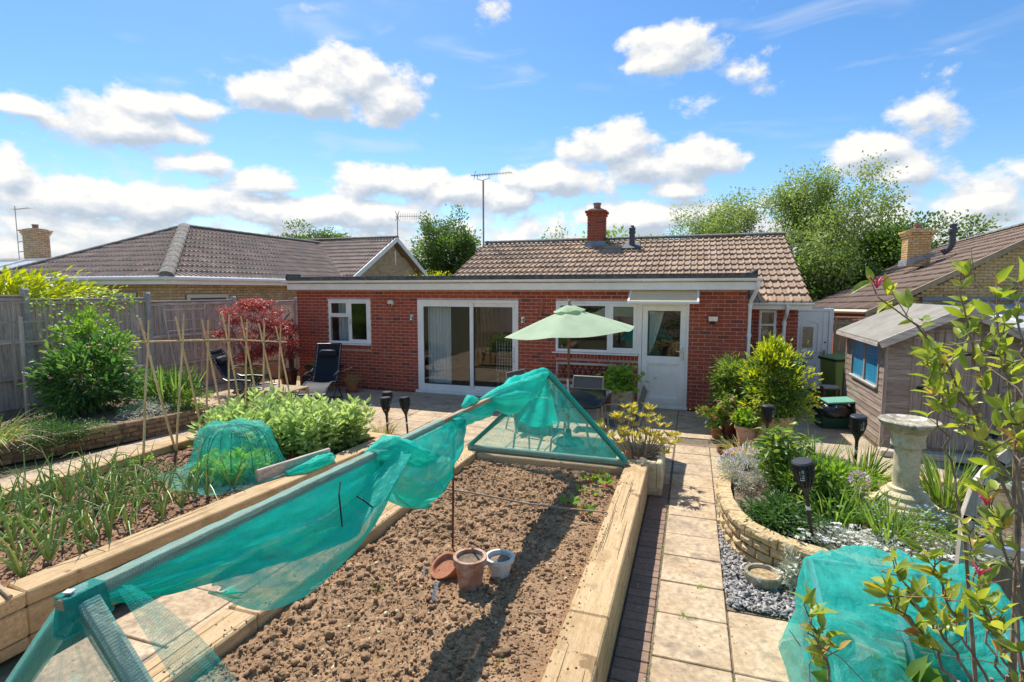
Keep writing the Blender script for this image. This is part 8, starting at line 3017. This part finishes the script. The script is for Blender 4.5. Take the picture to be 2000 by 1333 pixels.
# ------------------------------------------------------------------ onions
for i in range(75):
 row = i % 5
 x = -4.50 - row * .36 + rng.normal(0, .05)
 y = 2.30 + (i // 5) * .165 + rng.normal(0, .04)
 if y > 3.95 and (x < -4.6 or y > 4.2): continue
 t = thing('onion_plant', 'green onion plant growing in the left raised bed', 'onion', (x, y, .29), 'onions in the left raised bed')
 n = int(rng.integers(5, 10))
 a = rng.uniform(0, 6.28, n)
 tl_ = rng.uniform(.05, .55, n)
 mb = MB()
 for k in range(n):
  Lk_ = rng.uniform(.34, .64)
  be = rng.uniform(.03, .62) ** 1.5
  d = Vector((math.cos(a[k]) * tl_[k], math.sin(a[k]) * tl_[k], 1)).normalized()
  hd = Vector((math.cos(a[k]), math.sin(a[k]), 0))
  pts = []
  kink = rng.uniform(.45, .8) if rng.random() < .45 else 9
  for q in range(8):
   t_ = q / 7
   p = Vector((x, y, .285)) + d * (Lk_ * t_) + (hd * .6 - Vector((0, 0, .8))) * (be * Lk_ * t_ ** 2.2)
   if t_ > kink: p += (hd * .5 - Vector((0, 0, 1.0))) * (Lk_ * (t_ - kink) * 1.1)
   p.z = max(p.z, .30)
   pts.append(p)
  mb.tube(pts, [.006, .008, .008, .007, .006, .005, .0035, .001], 6, True, float(rng.random()))
 mb.build('leaves', M['lf_onion'], t, smooth=True)
 mb = MB(); mb.lathe([(.008, .275), (.016, .285), (.014, .30), (.007, .325)], 10, (x, y, 0)); mb.build('bulb', M['fl_white'], t, smooth=True)

# ------------------------------------------------------------------ broad beans
def bean_proto(seed):
 rl = np.random.default_rng(seed)
 t = thing('broad_bean_plant', 'leafy broad bean plant in the far half of the left raised bed', 'bean plant', (0, 0, 0), 'broad beans in the left raised bed')
 for s_ in range(3):
  bx, by = rl.normal(0, .05, 2)
  tx, ty = rl.normal(0, .12, 2)
  h_ = rl.uniform(.42, .60)
  mb = MB(); mb.tube([(bx, by, 0), (bx + tx * .4, by + ty * .4, h_ * .5), (bx + tx, by + ty, h_)], [.008, .007, .005], 6); mb.build('stem', M['lf_bean'], t, world=False)
  C, A = [], []
  nn = 20
  for k in range(nn):
   f = .15 + .85 * k / nn
   a = k * 2.4 + rl.uniform(0, .8)
   c = np.array([bx + tx * f, by + ty * f, h_ * f])
   o = np.array([math.cos(a), math.sin(a), .35 + .9 * f ** 3])
   for q in (-.55, .55, 0):
    o2 = np.array([math.cos(a + q), math.sin(a + q), .3 + 1.1 * f ** 3])
    C.append(c + unit(o) * (.025 + .035 * (1 - f)) * (1 if q else 1.7)); A.append(o2)
  V, F, k_ = leaf_arrays(np.array(C), np.array(A), .105 * rl.uniform(.75, 1.25, len(C)), .046, seg=2, fold=.10, curl=.12)
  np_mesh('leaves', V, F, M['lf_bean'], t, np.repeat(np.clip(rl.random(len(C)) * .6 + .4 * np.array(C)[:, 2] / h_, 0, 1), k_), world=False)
  cf_ = np.array([[bx + tx * .6, by + ty * .6, h_ * .6], [bx + tx * .45 + .02, by + ty * .45, h_ * .45]]) + rl.normal(0, .015, (2, 3))
  flowers(t, 'fl_white', cf_, .022, 5)
 return t

protos = [bean_proto(s) for s in (1, 2, 3)]
bs = []
for r_ in range(5):
 for k in range(8):
  x = -4.25 - r_ * .40 + rng.normal(0, .05)
  y = 4.98 + k * .145 + rng.normal(0, .05) + (.0 if r_ < 2 else .05)
  if x > -4.45 and y < 5.05: continue
  bs.append((x, y))
for i, (x, y) in enumerate(bs):
 o = protos[i] if i < 3 else copy_tree(protos[i % 3])
 o.location = (x, y, .27)
 o.rotation_euler = (0, 0, float(rng.uniform(0, 6.28)))
 s_ = float(rng.uniform(.85, 1.12))
 o.scale = (s_, s_, s_)
for i in range(7):
 a = i * 6.28 / 6
 r_ = 0 if i == 6 else .27
 x, y = DC[0] + r_ * math.cos(a), DC[1] + r_ * math.sin(a)
 t = thing('lettuce', 'frilly light green lettuce under the net cloche', 'lettuce', (x, y, .28), 'lettuces under the cloche')
 n = 170
 d = unit(rng.normal(0, 1, (n, 3))); d[:, 2] = np.abs(d[:, 2])
 C = np.array([x, y, .28]) + d * np.array([.15, .15, .24]) * rng.uniform(.5, 1, (n, 1))
 add_leaves('leaves', t, 'lf_lettuce', C, d + np.array([0, 0, .4]) + rng.normal(0, .4, (n, 3)), .075, .07, jit=1.0, seg=2, curl=.3)
for (x, y, lab) in ((-5.6, 2.9, 'small pale green weed between the onions at left'), (-5.1, 2.35, 'small yellow-green weed at the near end of the onion bed'), (-6.1, 4.4, 'yellow-green seedling at the foot of the bamboo canes')):
 shrub('weed', lab, 'weed', (x, y, .29), (x, y, .34), (.09, .09, .05), 70, .04, .025, 'lf_vine', 8, .4, .4, 0)

# ------------------------------------------------------------------ right flower bed
lr_ = shrub('laurel_shrub', 'tall variegated yellow-green laurel shrub in the stone planter', 'shrub', (1.18, 8.63, .5), (1.17, 8.62, .92), (.36, .38, .48), 4600, .075, .030, 'lf_shrub', 64, .25, .62, 10, zmin=.48, seg=2, upb=.55)
shrub('', '', '', (1.18, 8.63, .9), (1.16, 8.62, 1.36), (.20, .20, .26), 1100, .07, .028, 'lf_yellow', 40, .3, .5, 5, root=lr_, seg=2, upb=.8, leafname='new_leaves')
shrub('', '', '', (1.18, 8.63, .9), (1.17, 8.6, .98), (.39, .40, .50), 1200, .07, .028, 'lf_yellow', 70, .2, .9, 0, root=lr_, seg=2, upb=.7, leafname='new_leaves')
shrub('rounded_shrub', 'rounded mid-green shrub behind the geranium pots beside the brick wall', 'shrub', (.75, 9.75, .4), (.78, 9.65, .74), (.46, .42, .40), 4200, .09, .022, 'lf_shrub', 80, .28, .6, 8, zmin=.38, seg=2, upb=.3)

def pelargonium(label, base, c, rad, mat, nf_, lf='lf_shrub', nl=420, size=.035):
 t = shrub('geranium_plant', label, 'geranium', base, c, rad, nl, .055, .05, lf, 26, .35, .5, 6, 'lf_shrub', stem_r=.005)
 K = ball(nf_, .95); K[:, 2] = np.abs(K[:, 2]) * .9 + .15
 CC = np.array(c) + K * np.array(rad) * 1.1
 heads = np.repeat(CC, 9, 0) + rng.normal(0, .022, (nf_ * 9, 3))
 flowers(t, mat, heads, .020, 5)
 return t

pelargonium('red geranium plant in the smallest terracotta pot', (.42, 8.95, .15), (.40, 8.92, .34), (.17, .17, .16), 'fl_red', 8)
pelargonium('pale pink geranium plant in the brown glazed pot', (.62, 9.0, .3), (.62, 8.98, .47), (.19, .18, .17), 'fl_pink', 14)
pelargonium('small leafy plant with one red bloom in the pale pot', (.82, 8.55, .31), (.84, 8.55, .42), (.18, .17, .15), 'fl_red', 2, 'lf_vine', 700)
potgrass('dry straw-like stems in the wide black pot', (.66, 6.95, .36), 80, .30, 'lf_straw', 'lf_grass', .22, 1.0, .9)
lv = shrub('lavender_plant', 'lavender with purple flowers at the far end of the curved wall', 'lavender', (.58, 6.15, .26), (.60, 6.12, .42), (.24, .34, .16), 2600, .05, .008, 'lf_silver', 50, .3, .5, 0, upb=1.2)
K = ball(120, .95); K[:, 2] = np.abs(K[:, 2])
flowers(lv, 'fl_purple', np.array([.60, 6.12, .48]) + K * np.array([.26, .36, .16]), .018, 5)
pn = thing('peony_plant', 'upright fresh green peony plant in the middle of the flower bed', 'plant', (.92, 6.0, .26))
C, A = [], []
for i in range(17):
 a = rng.uniform(0, 6.28); sp = rng.uniform(.02, .26)
 e = np.array([.92 + sp * 1.2 * math.cos(a), 6.0 + sp * 1.2 * math.sin(a), .26 + rng.uniform(.42, .72)])
 s_ = np.array([.92 + .09 * math.cos(a), 6.0 + .09 * math.sin(a), .24])
 mb = MB(); mb.tube([tuple(s_), tuple((s_ + e) / 2 + np.array([.02 * math.cos(a), .02 * math.sin(a), .03])), tuple(e)], [.008, .007, .004], 6); mb.build('stem', M['lf_vine'], pn)
 for k in range(22):
  f = rng.uniform(.3, 1.0)
  c = s_ + (e - s_) * f
  b_ = rng.uniform(0, 6.28)
  C.append(c + np.array([.03 * math.cos(b_), .03 * math.sin(b_), 0])); A.append((math.cos(b_), math.sin(b_), rng.uniform(-.1, .6)))
add_leaves('leaves', pn, 'lf_shrub', np.array(C), np.array(A), .125 * rng.uniform(.7, 1.2, len(C)), .042, seg=2, curl=.3)
flowers(pn, 'lf_vine', np.array([[1.02, 6.0, .98], [.95, 5.9, .92]]), .05, 9, 'bud')
clump('grass_clump', 'tall green grass-like clump beside the peony plant', (1.28, 6.35, .26), 80, .60, .016, 'lf_grass', .16, .4, .25)
clump('grass_clump', 'spiky green clump left of the bird bath beside the torch', (1.75, 6.35, .26), 70, .62, .020, 'lf_grass', .14, .55, .4)
clump('grass_clump', 'tall spiky green clump right of the bird bath', (2.42, 6.15, .26), 110, .62, .018, 'lf_grass', .18, .5, .3)
clump('grass_clump', 'arching yellow-green clump in front of the bird bath', (1.58, 4.98, .26), 70, .48, .016, 'lf_grass', .09, .45, .35)
clump('allium_clump', 'blue-green strap leaves beside the nearest torch', (1.28, 5.35, .26), 60, .42, .022, 'lf_iris', .16, .6, .5)
clump('allium_clump', 'green strap-leaved clump before the allium flower', (1.50, 5.45, .26), 45, .40, .03, 'lf_grass', .14, .6, .5)
al = thing('allium_flower', 'round mauve allium flower head in the middle of the bed', 'flower', (1.56, 5.75, .26))
mb = MB(); mb.tube([(1.56, 5.75, .25), (1.56, 5.75, .50)], .005, 6); mb.build('stem', M['lf_grass'], al)
d = unit(rng.normal(0, 1, (260, 3)))
add_leaves('flower_head', al, 'fl_allium', np.array([1.56, 5.75, .54]) + d * .075, d + rng.normal(0, .5, (260, 3)), .03, .012)
shrub('bedding_plant', 'fresh green leafy plants behind the nearest torch', 'plant', (1.12, 5.75, .26), (1.15, 5.75, .42), (.34, .42, .19), 2200, .07, .022, 'lf_shrub', 60, .28, .55, 4, upb=.6, seg=2)
shrub('bedding_plant', 'leafy green plants between torch and bird bath', 'plant', (1.35, 6.15, .26), (1.40, 6.1, .40), (.34, .34, .17), 1900, .07, .024, 'lf_vine', 55, .28, .55, 4, upb=.6, seg=2)
shrub('ground_cover', 'dark green ground cover along the inside of the curved wall', 'plant', (.82, 5.25, .26), (.80, 5.25, .31), (.30, .42, .10), 2600, .06, .016, 'lf_dark', 60, .28, .5, 0, upb=.5, seg=2)
shrub('ground_cover', 'dark leafy edging plant beneath the nearest torch', 'plant', (.95, 4.98, .26), (1.0, 4.98, .30), (.26, .22, .08), 1700, .05, .014, 'lf_dark', 40, .28, .5, 0, upb=.5, seg=2)
wf = shrub('white_flower_mat', 'mat of small white flowers over grey foliage inside the curved wall', 'flowers', (1.35, 4.78, .26), (1.36, 4.80, .29), (.48, .22, .09), 3600, .035, .008, 'lf_silver', 80, .28, .5, 0, upb=.8)
K = np.c_[np.clip(rng.normal(0, .26, 150), -.5, .5), rng.uniform(-.2, .22, 150)]
flowers(wf, 'fl_white', np.c_[1.36 + K[:, 0], 4.80 + K[:, 1], .34 + .05 * rng.random(150)], .022, 7)
wf2 = shrub('white_flower_mat', 'second drift of white flowers nearer the arched frame', 'flowers', (2.0, 4.85, .26), (2.0, 4.85, .28), (.38, .24, .08), 2200, .035, .008, 'lf_silver', 60, .28, .5, 0, upb=.8)
K = np.c_[np.clip(rng.normal(0, .22, 95), -.4, .4), rng.uniform(-.2, .22, 95)]
flowers(wf2, 'fl_white', np.c_[2.0 + K[:, 0], 4.85 + K[:, 1], .33 + .05 * rng.random(95)], .022, 7)
fm = shrub('forget_me_not', 'sprawling plants with tiny blue flowers before the bird bath plinth', 'flowers', (1.85, 5.15, .26), (1.85, 5.15, .36), (.42, .26, .14), 1500, .045, .014, 'lf_grass', 50, .3, .5, 0, upb=.7)
K = rng.uniform(-1, 1, (110, 2))
flowers(fm, 'fl_blue', np.c_[1.85 + K[:, 0] * .42, 5.15 + K[:, 1] * .26, .46 + .05 * rng.random(110)], .011, 5)
sv = shrub('silver_plant', 'small silvery plant with white flowers beside the stone bowl', 'plant', (.80, 4.47, .0), (.80, 4.46, .16), (.10, .07, .14), 600, .035, .010, 'lf_silver', 20, .3, .4, 0, upb=.8)
flowers(sv, 'fl_white', np.array([.80, 4.46, .22]) + rng.normal(0, 1, (24, 3)) * np.array([.07, .05, .06]), .016, 6)
for (x, y, lab) in ((-.40, 2.62, 'tuft of grass in the joint at the foot of the timber'), (.12, 4.30, 'tiny weed in a joint of the garden path'), (.02, 3.86, 'small weed in the joint of the nearest path slabs')):
 clump('weed', lab, (x, y, -.005), 14, .045, .004, 'lf_vine', .02, .9, .3, cat='weed')

for (x, y, lab) in ((1.0, 2.95, 'broad-leaved cabbage under the turquoise net, nearer the path'), (1.38, 3.2, 'broad-leaved cabbage under the turquoise net, nearer the arched frame')):
 shrub('cabbage_plant', lab, 'cabbage', (x, y, 0), (x, y, .22), (.22, .24, .18), 160, .16, .13, 'lf_shrub', 30, .3, .5, 3, seg=2, upb=.4)
# ------------------------------------------------------------------ honeysuckle, right foreground
hs_ = thing('honeysuckle', 'straggly honeysuckle with yellow-green leaves in the right foreground', 'climber', (1.0, 1.9, 0))
STEMS = [
 [(0.941, 1.848, 1.214), (0.956, 1.926, 1.411), (0.97, 2.007, 1.635), (0.919, 2.008, 1.824), (0.807, 1.934, 1.993), (0.707, 1.861, 2.13), (0.612, 1.788, 2.245), (0.518, 1.709, 2.307), (0.463, 1.662, 2.339)],
 [(1.008, 2.067, 1.58), (0.977, 2.083, 1.841), (0.875, 2.014, 2.029), (0.804, 1.973, 2.175), (0.77, 1.955, 2.315), (0.763, 1.962, 2.414)],
 [(0.878, 1.836, 1.829), (0.815, 1.787, 2.082), (0.774, 1.757, 2.237), (0.766, 1.765, 2.339)],
 [(0.818, 1.671, 1.971), (0.793, 1.683, 2.178), (0.806, 1.754, 2.306), (0.809, 1.781, 2.353)],
 [(0.708, 1.57, 1.345), (0.667, 1.617, 1.421), (0.603, 1.625, 1.503), (0.567, 1.65, 1.555), (0.543, 1.646, 1.594)],
 [(0.8, 1.7, 1.27), (0.727, 1.743, 1.42), (0.682, 1.74, 1.542), (0.652, 1.738, 1.613)],
 [(0.369, 1.403, 1.351), (0.333, 1.401, 1.45), (0.303, 1.397, 1.519), (0.292, 1.398, 1.556)],
 [(0.927, 1.891, 1.159), (0.906, 1.948, 1.271), (0.881, 2.011, 1.45), (0.858, 2.018, 1.597)],
 [(0.862, 2.07, 1.574), (0.838, 2.079, 1.742), (0.772, 2.041, 1.901), (0.756, 2.026, 2.02), (0.781, 2.025, 2.136)],
 [(0.783, 1.546, 1.382), (0.744, 1.543, 1.475), (0.724, 1.563, 1.531), (0.726, 1.598, 1.558)],
 [(0.886, 1.752, 1.499), (0.857, 1.807, 1.613), (0.831, 1.83, 1.72), (0.816, 1.865, 1.797)],
 [(0.841, 1.711, 1.77), (0.815, 1.765, 1.86), (0.758, 1.807, 1.944), (0.688, 1.79, 2.015), (0.638, 1.781, 2.094)],
 [(0.807, 1.934, 1.993), (0.709, 1.855, 2.064), (0.636, 1.787, 2.159)],
 [(0.792, 1.598, 1.861), (0.787, 1.66, 1.971), (0.795, 1.723, 2.038)],
 [(0.641, 1.498, 1.382), (0.55, 1.502, 1.512), (0.499, 1.521, 1.558), (0.49, 1.552, 1.58)],
 [(0.928, 1.983, 2.07), (0.845, 1.964, 2.162), (0.806, 1.959, 2.238)]]
LEAFY = [(.42, 15), (.30, 13), (.15, 12), (.25, 8), (.30, 12), (.3, 12), (.35, 9), (.35, 12), (.6, 4), (.25, 12), (.25, 12), (.3, 13), (.1, 10), (.2, 8), (.35, 11), (.15, 8)]
LFM = []
for q in range(10):
 L_ = .062 if q < 7 else .044
 V, F, k_ = leaf_arrays(np.zeros((1, 3)), np.array([[0, 1., 0]]), L_, (.026 if q < 7 else .019), seg=3, fold=.14 + .08 * (q % 3), curl=.10 + .15 * (q % 4), up=1, jit=.0)
 me_o = np_mesh('leaf', V, F, M['lf_honey'], None, np.full(len(F), (q + .5) / 10), True)
 LFM.append(me_o.data)
 bpy.data.objects.remove(me_o)
cnt = 0
XC, XA = [], []
hoff = wl(hs_)
for si, (pts, (lf0, pairs)) in enumerate(zip(STEMS, LEAFY)):
 P = np.array(pts)
 sg = np.r_[0, np.cumsum(np.linalg.norm(np.diff(P, axis=0), axis=1))]
 T_ = sg[-1]
 fin = np.linspace(0, T_, 16)
 Q = np.c_[[np.interp(fin, sg, P[:, k]) for k in range(3)]].T + rng.normal(0, .006, (16, 3))
 r0 = .0075 if si in (0, 1) else .0045
 mb = MB(); mb.tube([tuple(p) for p in Q], list(np.linspace(r0, .0016, 16)), 6)
 mb.build('stem', M['twig'], hs_)
 pairs = int(pairs * 1.6)
 for k in range(pairs):
  f = lf0 + (1 - lf0) * (k + .3 * rng.random()) / max(1, pairs - 1)
  f = min(f, 1.0)
  s_ = f * T_
  base = np.array([np.interp(s_, sg, P[:, q]) for q in range(3)])
  i0 = min(len(P) - 2, max(0, np.searchsorted(sg, s_) - 1))
  d = unit(P[i0 + 1] - P[i0])
  sh_d = unit(d * .5 + rng.normal(0, .7, 3) + np.array([0, 0, .35]))
  ln = rng.uniform(.0, .085) * (1 - .6 * f)
  tip = base + sh_d * ln
  if ln > .02:
   mb = MB(); mb.tube([tuple(base), tuple(tip)], [.002, .0012], 4); mb.build('twig', M['twig'], hs_)
  for sgn in (-1, 1) if rng.random() < .92 else (1,):
   side = unit(np.cross(d, rng.normal(0, 1, 3)))
   ax_ = unit(side * sgn * .9 + d * .6 + np.array([0, 0, .35]))
   up_ = unit(np.array([0, 0, 1.0]) + rng.normal(0, .5, 3))
   xv = unit(np.cross(ax_, up_)); zv = np.cross(xv, ax_)
   if cnt >= 300:
    XC.append(tip); XA.append(ax_)
    continue
   Mx = Matrix((tuple(xv), tuple(ax_), tuple(zv))).transposed()
   o = link_mesh('leaf', LFM[int(rng.integers(0, 10))], None, hs_)
   o.location = Vector(tip) - hoff
   o.rotation_euler = Mx.to_euler()
   sc_ = float(rng.uniform(.6, 1.15))
   o.scale = (sc_, sc_, sc_)
   cnt += 1
if XC:
 add_leaves('foliage', hs_, 'lf_honey', np.array(XC), np.array(XA), .056, .024, seg=3, smooth=True)['kind'] = 'stuff'
for k in range(46):
 pts = STEMS[int(rng.integers(0, len(STEMS)))]
 i = int(rng.integers(0, len(pts) - 1))
 b = np.array(pts[i]) * .5 + np.array(pts[i + 1]) * .5
 d = unit(rng.normal(0, 1, 3) + np.array([-.3, -.1, .5]))
 l_ = rng.uniform(.06, .20)
 p2 = b + d * l_ * .5 + rng.normal(0, .012, 3)
 p3 = b + d * l_ + rng.normal(0, .02, 3)
 mb = MB(); mb.tube([tuple(b), tuple(p2), tuple(p3)], [.0022, .0016, .0008], 4); mb.build('twig', M['stick'] if k % 2 else M['twig'], hs_)
low = [((.98, 1.95, 0.0), (1.0, 1.95, .7), (.941, 1.848, 1.25)), ((1.05, 2.05, 0.0), (1.06, 2.1, .8), (1.008, 2.067, 1.6)), ((.9, 1.8, 0.0), (.86, 1.72, .8), (.8, 1.7, 1.3)), ((.9, 1.75, 0), (.78, 1.6, .9), (.72, 1.57, 1.36)), ((.95, 1.85, 0), (.95, 1.7, 1.2), (.878, 1.836, 1.85)), ((1.0, 1.9, 0), (.95, 1.65, 1.3), (.818, 1.671, 1.99)), ((.95, 1.9, 0), (.6, 1.6, .9), (.369, 1.403, 1.36)), ((.95, 1.9, 0), (.96, 1.9, .8), (.927, 1.891, 1.2)), ((1.0, 2.0, 0), (.95, 2.1, 1.0), (.862, 2.07, 1.6)), ((.95, 1.8, 0), (.88, 1.6, .9), (.783, 1.546, 1.4)), ((.95, 1.8, 0), (.93, 1.75, 1.0), (.886, 1.752, 1.5)), ((.95, 1.8, 0), (.93, 1.72, 1.2), (.841, 1.711, 1.79)), ((.9, 1.75, 0), (.75, 1.55, .9), (.641, 1.498, 1.4)), ((1.0, 2.0, .9), (.97, 2.0, 1.7), (.928, 1.983, 2.08)), ((.95, 1.8, 0), (.87, 1.62, 1.3), (.792, 1.598, 1.88))]
for pts in low:
 mb = MB(); mb.tube(pts, [.009, .007, .005], 6); mb.build('stem', M['twig'], hs_)
fl = np.array([[.463, 1.662, 2.355], [.735, 1.66, 1.60], [.80, 1.80, 1.745]])
for p in fl:
 mb = MB()
 for k in range(4):
  a = rng.uniform(0, 6.28)
  mb.tube([tuple(p), tuple(p + np.array([.01 * math.cos(a), .01 * math.sin(a), .018])), tuple(p + np.array([.024 * math.cos(a), .024 * math.sin(a), .030]))], [.0016, .0024, .0022], 5)
 mb.build('flower', M['fl_magenta'], hs_, kind='stuff')
# ------------------------------------------------------------------ the end of the garden behind the camera (seen in the glass)
rf = thing('rear_fence', 'board fence across the end of the garden reflected in the patio door', 'fence', (-4, -6, 0))
for k in range(30):
 mb = MB(); mb.span((-11.3 + k * .5, -6.02, 0), (-11.3 + k * .5 + .49, -6, 1.8), random.random(), .003); mb.build('board', M['fence_z'], rf)
rs_ = shrub('rose_bush', 'rose bush with pale yellow blooms reflected in the patio door', 'bush', (-5.2, -3.6, 0), (-5.2, -3.6, 1.2), (1.5, .9, 1.0), 5200, .08, .05, 'lf_dark', 80, .28, .5, 8)
K = ball(60, .9)
flowers(rs_, 'fl_yellow', np.array([-5.2, -3.6, 1.2]) + K * np.array([1.55, .95, 1.05]), .09, 9)
shrub('shrub', 'dark green shrub at the garden end reflected in the kitchen window', 'shrub', (-1.0, -4.6, 0), (-1.0, -4.6, 1.1), (1.6, .8, 1.1), 4000, .09, .05, 'lf_dark', 70, .28, .5, 6)

# ------------------------------------------------------------------ litter and small things
def litter(name, label, C, size, mat, cat, rr=(.1, .9)):
 V, F = pebbles(C, size, I0, (1, 1, .6), .35)
 o = np_mesh(name, V, F, M[mat], None, np.repeat(rng.uniform(rr[0], rr[1], len(C)), 20), False)
 return tag(o, label, cat, None, 'stuff')

n = 520
y = rng.uniform(.8, 5.9, n)
sd2 = rng.random(n) < .5
x = np.where(sd2, X1 - .25 + np.abs(rng.normal(0, .05, n)), X0 + .25 - np.abs(rng.normal(0, .05, n)))
litter('spilt_soil', 'crumbs of soil spilt on the timber edges of the bare bed', np.c_[x, y, np.full(n, .393)], .0025 + .006 * rng.random(n) ** 2, 'soil', 'soil')
n = 420
y = rng.uniform(1.9, 8.3, n)
x = np.where(rng.random(n) < .6, -.19 + rng.normal(0, .012, n), .305 + rng.normal(0, .014, n))
litter('path_grit', 'grit and soil along the joints of the garden path', np.c_[x, y, np.full(n, .001)], .002 + .004 * rng.random(n) ** 2, 'joint', 'grit')
C = np.c_[rng.uniform(-.4, 1.3, 150), rng.uniform(2.0, 8.5, 150), np.full(150, .006)]
C = np.r_[C, np.c_[rng.uniform(-8, 1.2, 260), rng.uniform(6.6, 10.6, 260), np.full(260, .006)]]
o = add_leaves('leaf_litter', None, 'lf_straw', C, np.c_[rng.normal(0, 1, (len(C), 2)), np.full(len(C), .05)], .022, .012)
tag(o, 'small dry leaf fragments scattered over path and patio', 'leaf litter', None, 'stuff')
jx, jy = [], []
for q in range(46):
 jx.append(rng.choice([-.19, .305, -.19, .0])); jy.append(rng.choice([2.37, 2.83, 3.36, 3.86, 4.31, 4.76, 5.21, 5.66, 6.11, 7.01]))
for q in range(len(jx)):
 if jx[q] == 0.0: jx[q] = rng.uniform(-.15, .28)
 else: jy[q] += rng.uniform(-.25, .25)
C = np.repeat(np.c_[jx, jy, np.zeros(len(jx))], 7, 0) + rng.normal(0, .006, (len(jx) * 7, 3)) * np.array([1, 1, 0])
o = add_blades('joint_moss', None, 'lf_vine', C, rng.normal(0, .7, (len(C), 3)) + np.array([0, 0, 1.]), .018, .003, .3, 3)
tag(o, 'tufts of moss and weed in the joints of the garden path', 'moss', None, 'stuff')
mb = MB(); mb.box((-6.05, 2.52, .33), (.02, .004, .09), rotm(R(-12), 0, .3), .5, .001)
one('plant_label', mb, M['labelwhite'], 'white label at the left edge of the onion bed', 'label')
t = thing('seed_packet', 'red and white scrap of packet by the left timber of the onion bed', 'packet', (-6.1, 3.75, .30))
mb = MB(); mb.box((-6.10, 3.75, .325), (.09, .012, .06), rotm(R(20), .2, .5), .5, .004); mb.build('paper', M['labelwhite'], t)
mb = MB(); mb.box((-6.07, 3.74, .335), (.05, .02, .045), rotm(R(30), .5, .9), .5, .006); mb.build('print', M['redplastic'], t)
